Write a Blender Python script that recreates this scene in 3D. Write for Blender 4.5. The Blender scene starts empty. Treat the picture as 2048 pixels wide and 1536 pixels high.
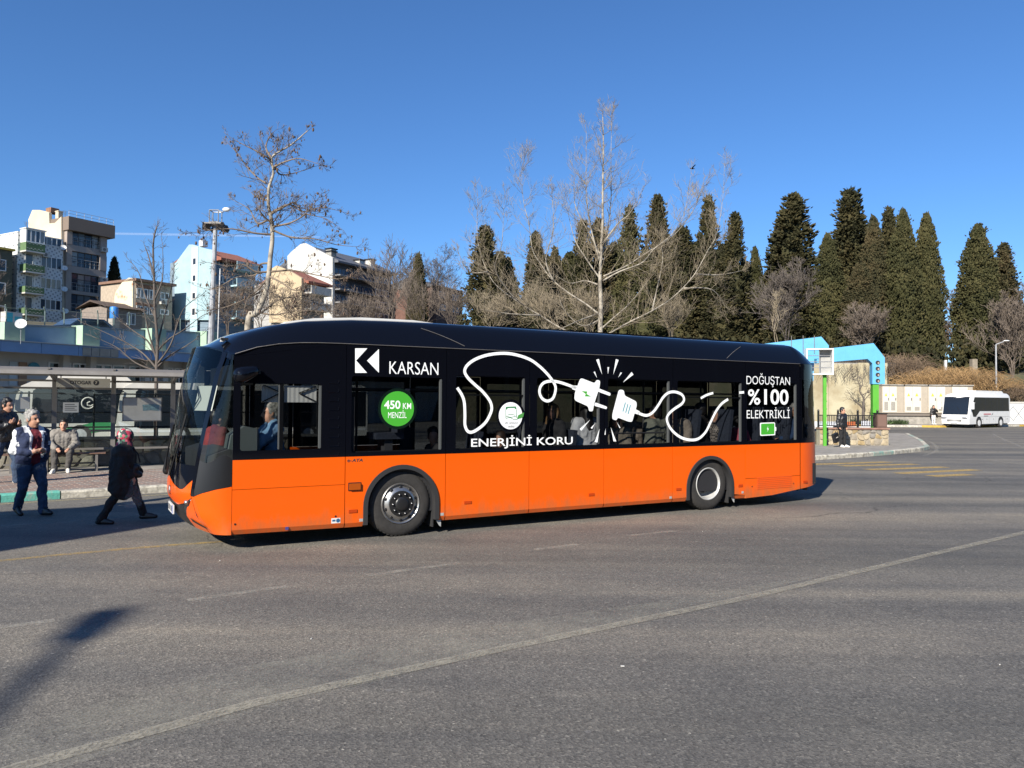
import bpy, bmesh, math, random
import numpy as np
from mathutils import Vector, Matrix, Quaternion
R_ = math.radians
SC = bpy.context.scene
COL = SC.collection

# ------------------------------------------------------------------ camera, sky, sun, exposure
FPX, CAM_H, PITCH, ROLL = 1538.0, 1.95, math.atan(35/1538.0), 0.007
CF = Vector((0, math.cos(PITCH), math.sin(PITCH)))
_u0 = Vector((0, -math.sin(PITCH), math.cos(PITCH)))
CR = Vector((1, 0, 0))*math.cos(ROLL) + _u0*math.sin(ROLL)
CU = _u0*math.cos(ROLL) - Vector((1, 0, 0))*math.sin(ROLL)
CP = Vector((0, 0, CAM_H))
cam_d = bpy.data.cameras.new('camera'); cam = bpy.data.objects.new('camera', cam_d); COL.objects.link(cam)
cam_d.sensor_width = 36.0; cam_d.lens = FPX/2048*36.0; cam_d.clip_end = 9000; cam_d.clip_start = .05
m4 = Matrix((CR, CU, -CF)).transposed().to_4x4(); m4.translation = CP
cam.matrix_world = m4
SC.camera = cam
SUN_EL = 30.5
SUN_H = (-0.465, -0.885)
wd = bpy.data.worlds.new('World'); SC.world = wd; wd.use_nodes = True
_nt = wd.node_tree; _bg = _nt.nodes['Background']
_sky = _nt.nodes.new('ShaderNodeTexSky'); _sky.sky_type = 'NISHITA'; _sky.sun_disc = False
_sky.sun_elevation = R_(SUN_EL); _sky.sun_rotation = math.atan2(SUN_H[0], SUN_H[1])
_sky.air_density = 1.0; _sky.dust_density = 0.15; _sky.ozone_density = 10.0; _sky.altitude = 100
_hs = _nt.nodes.new('ShaderNodeHueSaturation'); _hs.inputs['Saturation'].default_value = 1.02
_nt.links.new(_sky.outputs[0], _hs.inputs['Color']); _nt.links.new(_hs.outputs[0], _bg.inputs[0]); _bg.inputs[1].default_value = 0.086
sun_d = bpy.data.lights.new('sun', 'SUN'); sun_d.energy = 5.0; sun_d.angle = R_(0.5); sun_d.color = (1.0, .93, .82)
sun = bpy.data.objects.new('sun', sun_d); COL.objects.link(sun)
_ce = math.cos(R_(SUN_EL))
sun.rotation_euler = Vector((-SUN_H[0]*_ce, -SUN_H[1]*_ce, -math.sin(R_(SUN_EL)))).to_track_quat('-Z', 'Y').to_euler()
sun.location = (-20, -40, 60)
SC.view_settings.view_transform = 'Standard'; SC.view_settings.look = 'None'
SC.view_settings.exposure = 0.85; SC.view_settings.gamma = 1.0; SC.view_settings.use_curve_mapping = False
SC.render.engine = 'CYCLES'
SC.cycles.max_bounces = 8; SC.cycles.transparent_max_bounces = 24; SC.cycles.caustics_reflective = False; SC.cycles.caustics_refractive = False

# ------------------------------------------------------------------ helpers
def ray(px, py): return CF + CR*((px-1024)/FPX) + CU*((768-py)/FPX)
def gnd(px, py, z=0.0):
    d = ray(px, py); return CP + d*((z-CAM_H)/d.z)
def dep(px, py, D):
    d = ray(px, py); return CP + d*(D/d.y)
def lerp(a, b, t): return a+(b-a)*t
def interp(x, xs, ys): return float(np.interp(x, xs, ys))
def smooth(t): t = max(0, min(1, t)); return t*t*(3-2*t)

def tag(o, label=None, cat=None, group=None, kind=None):
    if label: o['label'] = label
    if cat: o['category'] = cat
    if group: o['group'] = group
    if kind: o['kind'] = kind
    return o
def empty(name, loc=(0, 0, 0), rz=0.0, label=None, cat=None, group=None):
    o = bpy.data.objects.new(name, None); COL.objects.link(o); o.location = loc; o.rotation_euler = (0, 0, rz)
    o.empty_display_size = .2
    return tag(o, label, cat, group)
KIDS = {}
def link(name, mesh, parent=None, loc=None, rot=None):
    o = bpy.data.objects.new(name, mesh); COL.objects.link(o)
    if parent: o.parent = parent; KIDS.setdefault(parent.name, []).append(o)
    if loc is not None: o.location = loc
    if rot is not None: o.rotation_euler = rot
    return o
def kids(o): return KIDS.get(o.name, [])
def copy_tree(o, parent=None):
    c = o.copy(); COL.objects.link(c)
    if parent: c.parent = parent; KIDS.setdefault(parent.name, []).append(c)
    for k in kids(o): copy_tree(k, c)
    return c

class MB:
    def __init__(s): s.v = []; s.f = []; s.m = []; s.mi = 0
    def add(s, vs, fs):
        b = len(s.v); s.v += [tuple(v) for v in vs]
        for f in fs: s.f.append(tuple(b+i for i in f)); s.m.append(s.mi)
    def box(s, c, d, M=None):
        hx, hy, hz = d[0]/2, d[1]/2, d[2]/2
        vs = [Vector((x, y, z)) for x in (-hx, hx) for y in (-hy, hy) for z in (-hz, hz)]
        if M is not None: vs = [M @ v for v in vs]
        c = Vector(c); vs = [v+c for v in vs]
        s.add(vs, [(0, 1, 3, 2), (4, 6, 7, 5), (0, 4, 5, 1), (2, 3, 7, 6), (0, 2, 6, 4), (1, 5, 7, 3)]); return s
    def bb(s, x0, x1, y0, y1, z0, z1): return s.box(((x0+x1)/2, (y0+y1)/2, (z0+z1)/2), (x1-x0, y1-y0, z1-z0))
    def bar(s, a, b, w, h=None, up=(0, 0, 1)):
        a, b = Vector(a), Vector(b); d = b-a; L = d.length
        if L < 1e-6: return s
        x = d/L; y = Vector(up).cross(x)
        if y.length < 1e-4: y = Vector((0, 1, 0)).cross(x)
        y.normalize(); z = x.cross(y)
        return s.box((a+b)/2, (L, w, h or w), Matrix((x, y, z)).transposed())
    def tube(s, pts, rad, n=8, cap=True, closed=False):
        pts = [Vector(p) for p in pts]; N = len(pts)
        if not hasattr(rad, '__len__'): rad = [rad]*N
        vs = []; prev = None
        for i, p in enumerate(pts):
            t = (pts[min(i+1, N-1)]-pts[max(i-1, 0)])
            if t.length < 1e-9: t = Vector((0, 0, 1))
            t.normalize()
            if prev is None:
                a = Vector((0, 0, 1)) if abs(t.z) < .9 else Vector((1, 0, 0)); x = t.cross(a).normalized()
            else:
                x = prev-t*prev.dot(t)
                if x.length < 1e-6: x = t.orthogonal()
                x.normalize()
            prev = x; y = t.cross(x)
            for k in range(n):
                a = 2*math.pi*k/n; vs.append(p+(x*math.cos(a)+y*math.sin(a))*rad[i])
        fs = [(i*n+k, i*n+(k+1) % n, (i+1)*n+(k+1) % n, (i+1)*n+k) for i in range(N-1) for k in range(n)]
        if cap: fs += [tuple(range(n-1, -1, -1)), tuple((N-1)*n+k for k in range(n))]
        s.add(vs, fs); return s
    def lathe(s, prof, n=24, M=None, cap=True):
        # prof: list of (r, h) about +Z
        vs = [Vector((r*math.cos(2*math.pi*k/n), r*math.sin(2*math.pi*k/n), h)) for r, h in prof for k in range(n)]
        if M is not None: vs = [M @ v for v in vs]
        N = len(prof)
        fs = [(i*n+k, i*n+(k+1) % n, (i+1)*n+(k+1) % n, (i+1)*n+k) for i in range(N-1) for k in range(n)]
        if cap:
            if prof[0][0] > 1e-6: fs.append(tuple(range(n-1, -1, -1)))
            if prof[-1][0] > 1e-6: fs.append(tuple((N-1)*n+k for k in range(n)))
        s.add(vs, fs); return s
    def ell(s, c, r, n=10, m=7, M=None):
        c = Vector(c); vs = []
        for i in range(1, m):
            a = math.pi*i/m
            for k in range(n):
                b = 2*math.pi*k/n; v = Vector((r[0]*math.sin(a)*math.cos(b), r[1]*math.sin(a)*math.sin(b), r[2]*math.cos(a)))
                vs.append(c+(M @ v if M is not None else v))
        for zz in (1, -1):
            v = Vector((0, 0, r[2]*zz)); vs.append(c+(M @ v if M is not None else v))
        t, b = len(vs)-2, len(vs)-1
        fs = [(i*n+k, (i+1)*n+k, (i+1)*n+(k+1) % n, i*n+(k+1) % n) for i in range(m-2) for k in range(n)]
        fs += [(t, k, (k+1) % n) for k in range(n)] + [(b, (m-2)*n+(k+1) % n, (m-2)*n+k) for k in range(n)]
        s.add(vs, fs); return s
    def cap(s, a, b, ra, rb, n=10, k=3):
        # tapered capsule, closed
        a, b = Vector(a), Vector(b); d = b-a
        if d.length < 1e-6: return s.ell(a, (ra, ra, ra), n, 2*k)
        t = d.normalized(); pts = []; rr = []
        for i in range(k, 0, -1):
            q = math.pi/2*i/k*.96; pts.append(a-t*ra*math.sin(q)); rr.append(ra*math.cos(q))
        pts.append(a); rr.append(ra); pts.append(b); rr.append(rb)
        for i in range(1, k+1):
            q = math.pi/2*i/k*.96; pts.append(b+t*rb*math.sin(q)); rr.append(rb*math.cos(q))
        return s.tube(pts, rr, n)
    def prism(s, poly, y0, y1, ax=1):
        # poly 2-D closed outline in the two other axes, extruded along axis ax
        n = len(poly)
        def P(p, q):
            if ax == 1: return (p[0], q, p[1])
            if ax == 2: return (p[0], p[1], q)
            return (q, p[0], p[1])
        vs = [P(p, y0) for p in poly]+[P(p, y1) for p in poly]
        fs = [tuple(range(n)), tuple(range(2*n-1, n-1, -1))]+[(i, i+n, (i+1) % n+n, (i+1) % n) for i in range(n)]
        s.add(vs, fs); return s
    def grid(s, P, nu, nv, wrap=False):
        vs = [P(i, j) for i in range(nu) for j in range(nv)]
        s.add(vs, [(i*nv+j, (i+1)*nv+j, (i+1)*nv+j+1, i*nv+j+1) for i in range(nu-1) for j in range(nv-1)]); return s
    def mesh(s, name, mats, smooth_=False):
        me = bpy.data.meshes.new(name); me.from_pydata(s.v, [], s.f)
        if not isinstance(mats, (list, tuple)): mats = [mats]
        for m in mats: me.materials.append(m)
        if len(mats) > 1: me.polygons.foreach_set('material_index', s.m)
        bm = bmesh.new(); bm.from_mesh(me); bmesh.ops.recalc_face_normals(bm, faces=bm.faces)
        bm.to_mesh(me); bm.free()
        if smooth_:
            if smooth_ is True: me.polygons.foreach_set('use_smooth', [True]*len(me.polygons))
            else:
                me.polygons.foreach_set('use_smooth', [True]*len(me.polygons))
                me.set_sharp_from_angle(angle=R_(smooth_))
        me.update(); return me
    def build(s, name, mats, parent=None, smooth_=False, loc=None, rot=None):
        return link(name, s.mesh(name, mats, smooth_), parent, loc, rot)

# ------------------------------------------------------------------ materials
def mat(name, col, rough=.6, metal=0, spec=.5, coat=0, noise=0, nscale=3.0, col2=None, bump=0, bscale=40, alpha=1.0, sub=0, coords='Object', nd=4, lo=.35, hi=.65):
    m = bpy.data.materials.new(name); m.use_nodes = True; nt = m.node_tree; b = nt.nodes['Principled BSDF']
    c = tuple(col)+(1,) if len(col) == 3 else col
    b.inputs['Base Color'].default_value = c; b.inputs['Roughness'].default_value = rough
    b.inputs['Metallic'].default_value = metal; b.inputs['Specular IOR Level'].default_value = spec
    b.inputs['Coat Weight'].default_value = coat; b.inputs['Coat Roughness'].default_value = .03
    if alpha < 1: b.inputs['Alpha'].default_value = alpha
    tc = None
    if noise or col2 is not None or bump:
        tc = nt.nodes.new('ShaderNodeTexCoord')
    if noise or col2 is not None:
        n = nt.nodes.new('ShaderNodeTexNoise'); n.inputs['Scale'].default_value = nscale; n.inputs['Detail'].default_value = nd; n.inputs['Roughness'].default_value = .65
        nt.links.new(tc.outputs[coords], n.inputs['Vector'])
        r = nt.nodes.new('ShaderNodeValToRGB')
        r.color_ramp.elements[0].position = lo; r.color_ramp.elements[1].position = hi
        c2 = tuple(col2) if col2 is not None else tuple(x*(1-noise) for x in col[:3])
        r.color_ramp.elements[0].color = c2+(1,); r.color_ramp.elements[1].color = c
        nt.links.new(n.outputs['Fac'], r.inputs['Fac']); nt.links.new(r.outputs['Color'], b.inputs['Base Color'])
    if bump:
        n2 = nt.nodes.new('ShaderNodeTexNoise'); n2.inputs['Scale'].default_value = bscale; n2.inputs['Detail'].default_value = 3
        nt.links.new(tc.outputs[coords], n2.inputs['Vector'])
        bp = nt.nodes.new('ShaderNodeBump'); bp.inputs['Strength'].default_value = bump; bp.inputs['Distance'].default_value = .02
        nt.links.new(n2.outputs['Fac'], bp.inputs['Height']); nt.links.new(bp.outputs['Normal'], b.inputs['Normal'])
    return m
def glass(name, tint=(.5, .5, .5), refl=1.0, rough=.0, ior=1.5):
    m = bpy.data.materials.new(name); m.use_nodes = True; nt = m.node_tree
    nt.nodes.remove(nt.nodes['Principled BSDF']); out = nt.nodes['Material Output']
    t = nt.nodes.new('ShaderNodeBsdfTransparent'); t.inputs[0].default_value = tuple(tint)+(1,)
    g = nt.nodes.new('ShaderNodeBsdfGlossy'); g.inputs['Roughness'].default_value = rough; g.inputs[0].default_value = (1, 1, 1, 1)
    lw = nt.nodes.new('ShaderNodeLayerWeight'); lw.inputs[0].default_value = .5
    pw = nt.nodes.new('ShaderNodeMath'); pw.operation = 'POWER'; pw.inputs[1].default_value = 5.0; nt.links.new(lw.outputs['Facing'], pw.inputs[0])
    fr = nt.nodes.new('ShaderNodeMath'); fr.operation = 'MULTIPLY_ADD'; fr.inputs[1].default_value = .95; fr.inputs[2].default_value = .05; nt.links.new(pw.outputs[0], fr.inputs[0])
    mx = nt.nodes.new('ShaderNodeMixShader')
    k = nt.nodes.new('ShaderNodeMath'); k.operation = 'MULTIPLY'; k.inputs[1].default_value = refl
    nt.links.new(fr.outputs[0], k.inputs[0]); nt.links.new(k.outputs[0], mx.inputs[0])
    nt.links.new(t.outputs[0], mx.inputs[1]); nt.links.new(g.outputs[0], mx.inputs[2]); nt.links.new(mx.outputs[0], out.inputs[0])
    return m
def ramp(nt, stops, fac):
    r = nt.nodes.new('ShaderNodeValToRGB'); e = r.color_ramp.elements
    while len(e) < len(stops): e.new(.5)
    for i, (p, c) in enumerate(stops): e[i].position = p; e[i].color = tuple(c)+(1,) if len(c) == 3 else c
    nt.links.new(fac, r.inputs['Fac']); return r.outputs['Color']

M = {}
M['black'] = mat('black_paint', (.012, .012, .013), .45)
M['blackmatt'] = mat('black_rubber', (.02, .02, .021), .75, bump=.1)
M['gloss'] = mat('black_gloss', (.003, .0035, .006), .06, spec=.35)
M['white'] = mat('white_paint', (.66, .66, .64), .35, noise=.08)
M['offwhite'] = mat('offwhite_paint', (.52, .50, .45), .5, noise=.15, nscale=1.2)
M['steel'] = mat('steel', (.45, .45, .45), .35, metal=.8, noise=.2)
M['galv'] = mat('galvanised', (.38, .39, .4), .5, metal=.4, noise=.25, nscale=6)
M['greymetal'] = mat('grey_metal', (.16, .15, .14), .45, noise=.2)
M['darkglass'] = mat('dark_window_glass', (.012, .016, .022), .06, spec=.6)
M['glassclear'] = glass('clear_glass', (.82, .86, .85), .9)
M['concrete'] = mat('concrete', (.34, .32, .28), .9, noise=.35, nscale=2.5, bump=.3, bscale=30)

def text_mesh(body, bold=0.0):
    cu = bpy.data.curves.new('t', 'FONT'); cu.body = body; cu.size = 1.0; cu.offset = bold; cu.resolution_u = 4; cu.extrude = 0
    o = bpy.data.objects.new('t', cu); COL.objects.link(o); bpy.context.view_layer.update()
    me = bpy.data.meshes.new_from_object(o.evaluated_get(bpy.context.evaluated_depsgraph_get()))
    bpy.data.objects.remove(o); bpy.data.curves.remove(cu)
    v = np.array([q.co[:] for q in me.vertices]); f = [tuple(p.vertices) for p in me.polygons]; bpy.data.meshes.remove(me)
    return v, f
def text_obj(name, body, m, parent, x0, x1, z0, z1, y, bold=0.0, flip=False, ax='y', shear=0.0):
    """flat lettering in the local XZ plane, fitted to the box; faces -Y"""
    v, f = text_mesh(body, bold)
    mn, mx = v.min(0), v.max(0)
    mb = MB(); vs = []
    for p in v:
        u = (p[0]-mn[0])/(mx[0]-mn[0]); w = (p[1]-mn[1])/(mx[1]-mn[1])
        vs.append((lerp(x0, x1, u)+shear*w*(z1-z0), y, lerp(z0, z1, w)))
    mb.add(vs, f)
    me = bpy.data.meshes.new(name); me.from_pydata(mb.v, [], mb.f); me.materials.append(m); me.update()
    return link(name, me, parent)
# ------------------------------------------------------------------ ground, markings, pavement, hill
BUS_RZ = math.atan2(.49656, .868)
def asphalt():
    m = bpy.data.materials.new('asphalt'); m.use_nodes = True; nt = m.node_tree; b = nt.nodes['Principled BSDF']; L = nt.links.new
    tc = nt.nodes.new('ShaderNodeTexCoord')
    def mapping(rz, sc):
        q = nt.nodes.new('ShaderNodeMapping'); q.inputs['Rotation'].default_value = (0, 0, rz); q.inputs['Scale'].default_value = sc
        L(tc.outputs['Object'], q.inputs['Vector']); return q.outputs['Vector']
    def noise(vec, s, d=4, rg=.6):
        n = nt.nodes.new('ShaderNodeTexNoise'); n.inputs['Scale'].default_value = s; n.inputs['Detail'].default_value = d; n.inputs['Roughness'].default_value = rg
        L(vec, n.inputs['Vector']); return n.outputs['Fac']
    def mix(a, bb, f, typ='MIX'):
        q = nt.nodes.new('ShaderNodeMix'); q.data_type = 'RGBA'; q.blend_type = typ
        if hasattr(f, 'is_output'): L(f, q.inputs[0])
        else: q.inputs[0].default_value = f
        L(a, q.inputs[6]); L(bb, q.inputs[7]); return q.outputs[2]
    flat = mapping(0, (1, 1, 1))
    # stones
    v = nt.nodes.new('ShaderNodeTexVoronoi'); v.inputs['Scale'].default_value = 62; v.feature = 'F1'; L(flat, v.inputs['Vector'])
    stone = ramp(nt, [(0, (.074, .072, .067)), (.35, (.119, .115, .107)), (.7, (.150, .145, .134)), (.93, (.215, .205, .185)), (1, (.40, .385, .34))], v.outputs['Color'])
    fine = ramp(nt, [(.3, (.62, .62, .62)), (.7, (1.22, 1.21, 1.2))], noise(flat, 160, 2))
    c = mix(stone, fine, 1.0, 'MULTIPLY')
    # broad wear: bands along the traffic and blotches
    band = ramp(nt, [(.32, (.64, .66, .69)), (.5, (.98, .97, .95)), (.68, (1.42, 1.35, 1.24))], noise(mapping(-BUS_RZ, (.035, .42, 1)), 1.0, 5, .62))
    c = mix(c, band, 1.0, 'MULTIPLY')
    tyre = ramp(nt, [(.40, (.80, .80, .81)), (.5, (1, 1, 1)), (.62, (1.12, 1.11, 1.09))], noise(mapping(-BUS_RZ*.8, (.018, 1.3, 1)), 1.0, 3, .55))
    c = mix(c, tyre, .5, 'MULTIPLY')
    blot = ramp(nt, [(.32, (.78, .78, .80)), (.68, (1.16, 1.13, 1.09))], noise(flat, .55, 6, .7))
    c = mix(c, blot, .8, 'MULTIPLY')
    # worn streak along the long faded line
    streak = ramp(nt, [(.44, (.97, .97, .97)), (.56, (1.28, 1.25, 1.17))], noise(mapping(-R_(39), (.03, .55, 1)), 1.0, 3, .5))
    c = mix(c, streak, .7, 'MULTIPLY')
    # oil drips and dark patches
    # fine cracks and a few sealed joints
    wv = nt.nodes.new('ShaderNodeTexNoise'); wv.inputs['Scale'].default_value = .9; wv.inputs['Detail'].default_value = 5; L(flat, wv.inputs['Vector'])
    wa = nt.nodes.new('ShaderNodeVectorMath'); wa.operation = 'MULTIPLY_ADD'; wa.inputs[1].default_value = (1.6, 1.6, 0); L(wv.outputs['Color'], wa.inputs[0]); L(flat, wa.inputs[2])
    vc = nt.nodes.new('ShaderNodeTexVoronoi'); vc.feature = 'DISTANCE_TO_EDGE'; vc.inputs['Scale'].default_value = .17; L(wa.outputs[0], vc.inputs['Vector'])
    ck = ramp(nt, [(0, (.45, .45, .46)), (.0016, (.55, .55, .55)), (.0034, (1, 1, 1))], vc.outputs['Distance'])
    ckm = ramp(nt, [(.47, (0, 0, 0)), (.6, (1, 1, 1))], noise(flat, .23, 3, .6))
    c = mix(c, mix(c, ck, 1.0, 'MULTIPLY'), ckm)
    oil = ramp(nt, [(.66, (1, 1, 1)), (.76, (.6, .6, .61))], noise(flat, 1.7, 3, .5))
    c = mix(c, oil, .6, 'MULTIPLY')
    # chewing-gum spots
    v2 = nt.nodes.new('ShaderNodeTexVoronoi'); v2.inputs['Scale'].default_value = 2.4; L(flat, v2.inputs['Vector'])
    gum = ramp(nt, [(.0, (1, 1, 1)), (.045, (1, 1, 1)), (.055, (0, 0, 0))], v2.outputs['Distance'])
    gc = nt.nodes.new('ShaderNodeRGB'); gc.outputs[0].default_value = (.16, .155, .15, 1)
    q = nt.nodes.new('ShaderNodeMath'); q.operation = 'MULTIPLY'; q.inputs[1].default_value = .55; L(gum, q.inputs[0])
    c = mix(c, gc.outputs[0], q.outputs[0])
    L(c, b.inputs['Base Color']); b.inputs['Roughness'].default_value = .82; b.inputs['Specular IOR Level'].default_value = .35
    bp = nt.nodes.new('ShaderNodeBump'); bp.inputs['Strength'].default_value = .55; bp.inputs['Distance'].default_value = .006
    L(v.outputs['Distance'], bp.inputs['Height']); L(bp.outputs['Normal'], b.inputs['Normal'])
    return m
def worn(name, col, lo=.42, hi=.58, scale=9, low_alpha=0.0, high_alpha=.85):
    m = bpy.data.materials.new(name); m.use_nodes = True; nt = m.node_tree; b = nt.nodes['Principled BSDF']; L = nt.links.new
    tc = nt.nodes.new('ShaderNodeTexCoord'); n = nt.nodes.new('ShaderNodeTexNoise'); n.inputs['Scale'].default_value = scale; n.inputs['Detail'].default_value = 8; n.inputs['Roughness'].default_value = .8
    L(tc.outputs['Object'], n.inputs['Vector'])
    a = ramp(nt, [(lo, (low_alpha,)*3), (hi, (high_alpha,)*3)], n.outputs['Fac'])
    n2 = nt.nodes.new('ShaderNodeTexVoronoi'); n2.inputs['Scale'].default_value = 60; L(tc.outputs['Object'], n2.inputs['Vector'])
    k = ramp(nt, [(.15, (.35,)*3), (.6, (1.0,)*3)], n2.outputs['Color'])
    mu = nt.nodes.new('ShaderNodeMath'); mu.operation = 'MULTIPLY'; L(a, mu.inputs[0]); L(k, mu.inputs[1])
    b.inputs['Base Color'].default_value = tuple(col)+(1,); b.inputs['Roughness'].default_value = .8
    L(mu.outputs[0], b.inputs['Alpha']); return m
ASPH = asphalt()
mb = MB(); mb.add([(-1500, -1500, 0), (1500, -1500, 0), (1500, 3000, 0), (-1500, 3000, 0)], [(0, 1, 2, 3)])
road = tag(mb.build('road', ASPH), kind='structure')

W_WHITE = worn('worn_white_line', (.40, .37, .29), .36, .62, 5, .16, .62)
W_FAINT = worn('faint_white_line', (.48, .45, .38), .40, .62, 5, .04, .46)
W_YEL = worn('worn_yellow_line', (.50, .34, .10), .38, .6, 5, .05, .62)
W_YBAR = worn('yellow_crossing_paint', (.50, .34, .11), .32, .56, 4, .30, .85)
def stripe(name, pts, w, m, label=None, cat=None, group=None, zz=.004):
    P = [gnd(*p) for p in pts]; vs = []
    for i, p in enumerate(P):
        t = (P[min(i+1, len(P)-1)]-P[max(i-1, 0)]); t.z = 0; t.normalize(); n = Vector((-t.y, t.x, 0))
        ww = w[i] if hasattr(w, '__len__') else w; vs += [p+n*ww/2, p-n*ww/2]
    vs = [(v.x, v.y, zz) for v in vs]
    mb = MB(); mb.add(vs, [(2*i, 2*i+1, 2*i+3, 2*i+2) for i in range(len(P)-1)])
    return tag(mb.build(name, m), label, cat, group, 'structure')
stripe('dusty_band', [(-200, 1560), (40, 1500), (520, 1370), (1000, 1272), (1400, 1200), (1700, 1138)], [.5, .8, .85, .6, .25, .01], worn('dusty_wear', (.38, .365, .30), .38, .76, 3.0, .0, .46))
stripe('road_line', zz=.008, pts=[(-120, 1585), (40, 1536), (520, 1405), (1000, 1300), (1500, 1195), (2048, 1066), (2120, 1049)], w=.12, m=W_WHITE)
stripe('road_line', [(-60, 1128), (0, 1122), (120, 1110), (240, 1099), (350, 1090), (453, 1083)], .12, W_YEL)
for a, b in [((375, 1201), (575, 1173)), ((735, 1151), (920, 1126)), ((1070, 1100), (1155, 1089)), ((1255, 1072), (1350, 1062)), ((-20, 1258), (110, 1241))]:
    stripe('road_line', [a, b], .11, W_FAINT)
stripe('road_line', [(-20, 1053), (120, 1045), (345, 1026)], .08, W_FAINT)
stripe('road_line', [(-20, 1010), (140, 1000), (340, 989)], .07, worn('kerb_line', (.5, .42, .22), .3, .5, 4, .3, .8))
stripe('road_line', [(1900, 914), (1960, 918), (2060, 931)], .12, W_WHITE)
stripe('road_line', [(1836, 880), (1862, 884), (1874, 894), (1872, 903), (1850, 911)], .14, W_FAINT)
stripe('road_line', [(1985, 868), (2010, 880), (2055, 898)], .12, W_FAINT)
for (x0, x1, y0, y1) in [(1560, 1778, 931, 924), (1682, 1832, 932, 928.5), (1735, 1890, 939.5, 934), (1795, 1952, 947, 939.5), (1862, 1940, 952.5, 949)]:
    stripe('crossing_bar', [(x0, y0), (x1, y1)], .42, W_YBAR)

# --- platform with kerb stones
KF = [gnd(-700, 1052), gnd(0, 1005), gnd(335, 984), gnd(1649, 919), gnd(1724, 914), gnd(1787, 908.5), gnd(1839, 903), gnd(1858, 898), gnd(1845, 886), gnd(1816, 871)]
back = [Vector((20, 49, 0)), Vector((-4.5, 33.5, 0)), Vector((-33, 19.5, 0))]
PAVE = mat('pavement_concrete', (.30, .275, .24), .9, noise=.35, nscale=2.2, bump=.3)
mb = MB(); mb.prism([(p.x, p.y) for p in KF+back], -.05, .13, ax=2)
pavement = tag(mb.build('pavement', PAVE), kind='structure')
K_G = mat('green_kerb_paint', (.10, .36, .29), .8, col2=(.30, .31, .26), nscale=5, lo=.33, hi=.48, bump=.4, bscale=25)
K_W = mat('white_kerb_paint', (.50, .47, .39), .85, col2=(.24, .22, .18), nscale=6, lo=.36, hi=.55, bump=.4, bscale=25)
K_GF = mat('faded_green_kerb', (.20, .33, .28), .85, col2=(.36, .34, .28), nscale=4, lo=.42, hi=.6, bump=.4, bscale=25)
def kerb_run(parent, pts, colours, L=.9, z0=-.03, z1=.15, w=.2):
    rng = random.Random(5); i = 0
    for a, b in zip(pts[:-1], pts[1:]):
        a = Vector((a.x, a.y, 0)); b = Vector((b.x, b.y, 0)); d = b-a; T = d.length; n = max(1, round(T/L)); u = d/T; nn = Vector((-u.y, u.x, 0))
        for k in range(n):
            s0, s1 = T*k/n+.012, T*(k+1)/n-.012
            mb = MB(); p = a+u*s0+nn*(w/2-.03); q = a+u*s1+nn*(w/2-.03); j = rng.uniform(-.006, .006)
            zc = (z0+z1)/2+j
            x = u; y = nn; hw = w/2; hl = (s1-s0)/2; c = (p+q)/2
            ch = .025
            prof = [(-hw, z0), (hw, z0), (hw, z1), (-hw+ch, z1), (-hw, z1-ch*1.3)]
            vs = [c+x*sx*hl+y*py_+Vector((0, 0, pz+j)) for sx in (-1, 1) for (py_, pz) in prof]
            mb.add(vs, [(0, 1, 2, 3, 4), (9, 8, 7, 6, 5)]+[(m_, (m_+1) % 5, (m_+1) % 5+5, m_+5) for m_ in range(5)])
            mb.build('kerb_stone', colours(i, c), parent); i += 1
kerb = tag(empty('kerb', (0, 0, 0)), kind='structure')
def kc(i, c):
    # colour of a stone from where it lies along the kerb
    s = (c-KF[1]).dot((KF[2]-KF[1]).normalized())
    if s > 9: return K_GF if int(s/1.8) % 3 == 0 else K_W
    if s < 0: return K_G if int(-s/1.8) % 2 == 0 else K_W
    if s < 1.25: return K_G
    if s < 2.9: return K_W
    return K_G if int((s-2.9)/1.8) % 2 == 0 else K_W
kerb_run(kerb, KF[:10], kc)

# pavers in front of the shelter
U = (KF[2]-KF[1]).normalized(); V = Vector((-U.y, U.x, 0)); O0 = KF[1]+V*.2
P_M = [mat('paver_%s' % n, c, .9, noise=.3, nscale=8, bump=.3) for n, c in (('brown', (.23, .17, .14)), ('grey', (.26, .225, .195)), ('rose', (.27, .19, .155)))]
rng = random.Random(3)
pm = []
for m_ in P_M:
    b_ = MB(); b_.add([(-.118, -.078, 0), (.118, -.078, 0), (.118, .078, 0), (-.118, .078, 0), (-.11, -.07, .012), (.11, -.07, .012), (.11, .07, .012), (-.11, .07, .012)],
                      [(4, 5, 6, 7), (0, 1, 5, 4), (1, 2, 6, 5), (2, 3, 7, 6), (3, 0, 4, 7)])
    pm.append(b_.mesh('paver', m_))
rzU = math.atan2(U.y, U.x)
rest = MB(); cnt = 0
for r in range(24):
    for k in range(-4, 22):
        s = k*.245+(r % 2)*.122; t = .08+r*.165
        p = O0+U*s+V*t
        vis = p.x/p.y > -.70 and p.x/p.y < -.42
        if cnt < 300 and vis and r < 21:
            o = link('paver', pm[rng.randrange(3)], pavement, (p.x, p.y, .13+rng.uniform(-.002, .003)), (rng.uniform(-.01, .01), rng.uniform(-.01, .01), rzU+rng.uniform(-.012, .012))); cnt += 1
        else:
            c_, s_ = math.cos(rzU), math.sin(rzU)
            q = [(-.118, -.078, 0), (.118, -.078, 0), (.118, .078, 0), (-.118, .078, 0), (-.11, -.07, .012), (.11, -.07, .012), (.11, .07, .012), (-.11, .07, .012)]
            rest.mi = rng.randrange(3)
            rest.add([(p.x+x*c_-y*s_, p.y+x*s_+y*c_, .13+z) for x, y, z in q], [(4, 5, 6, 7), (0, 1, 5, 4), (1, 2, 6, 5), (2, 3, 7, 6), (3, 0, 4, 7)])
if rest.f: tag(rest.build('paver', P_M, pavement), kind='stuff')

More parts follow.
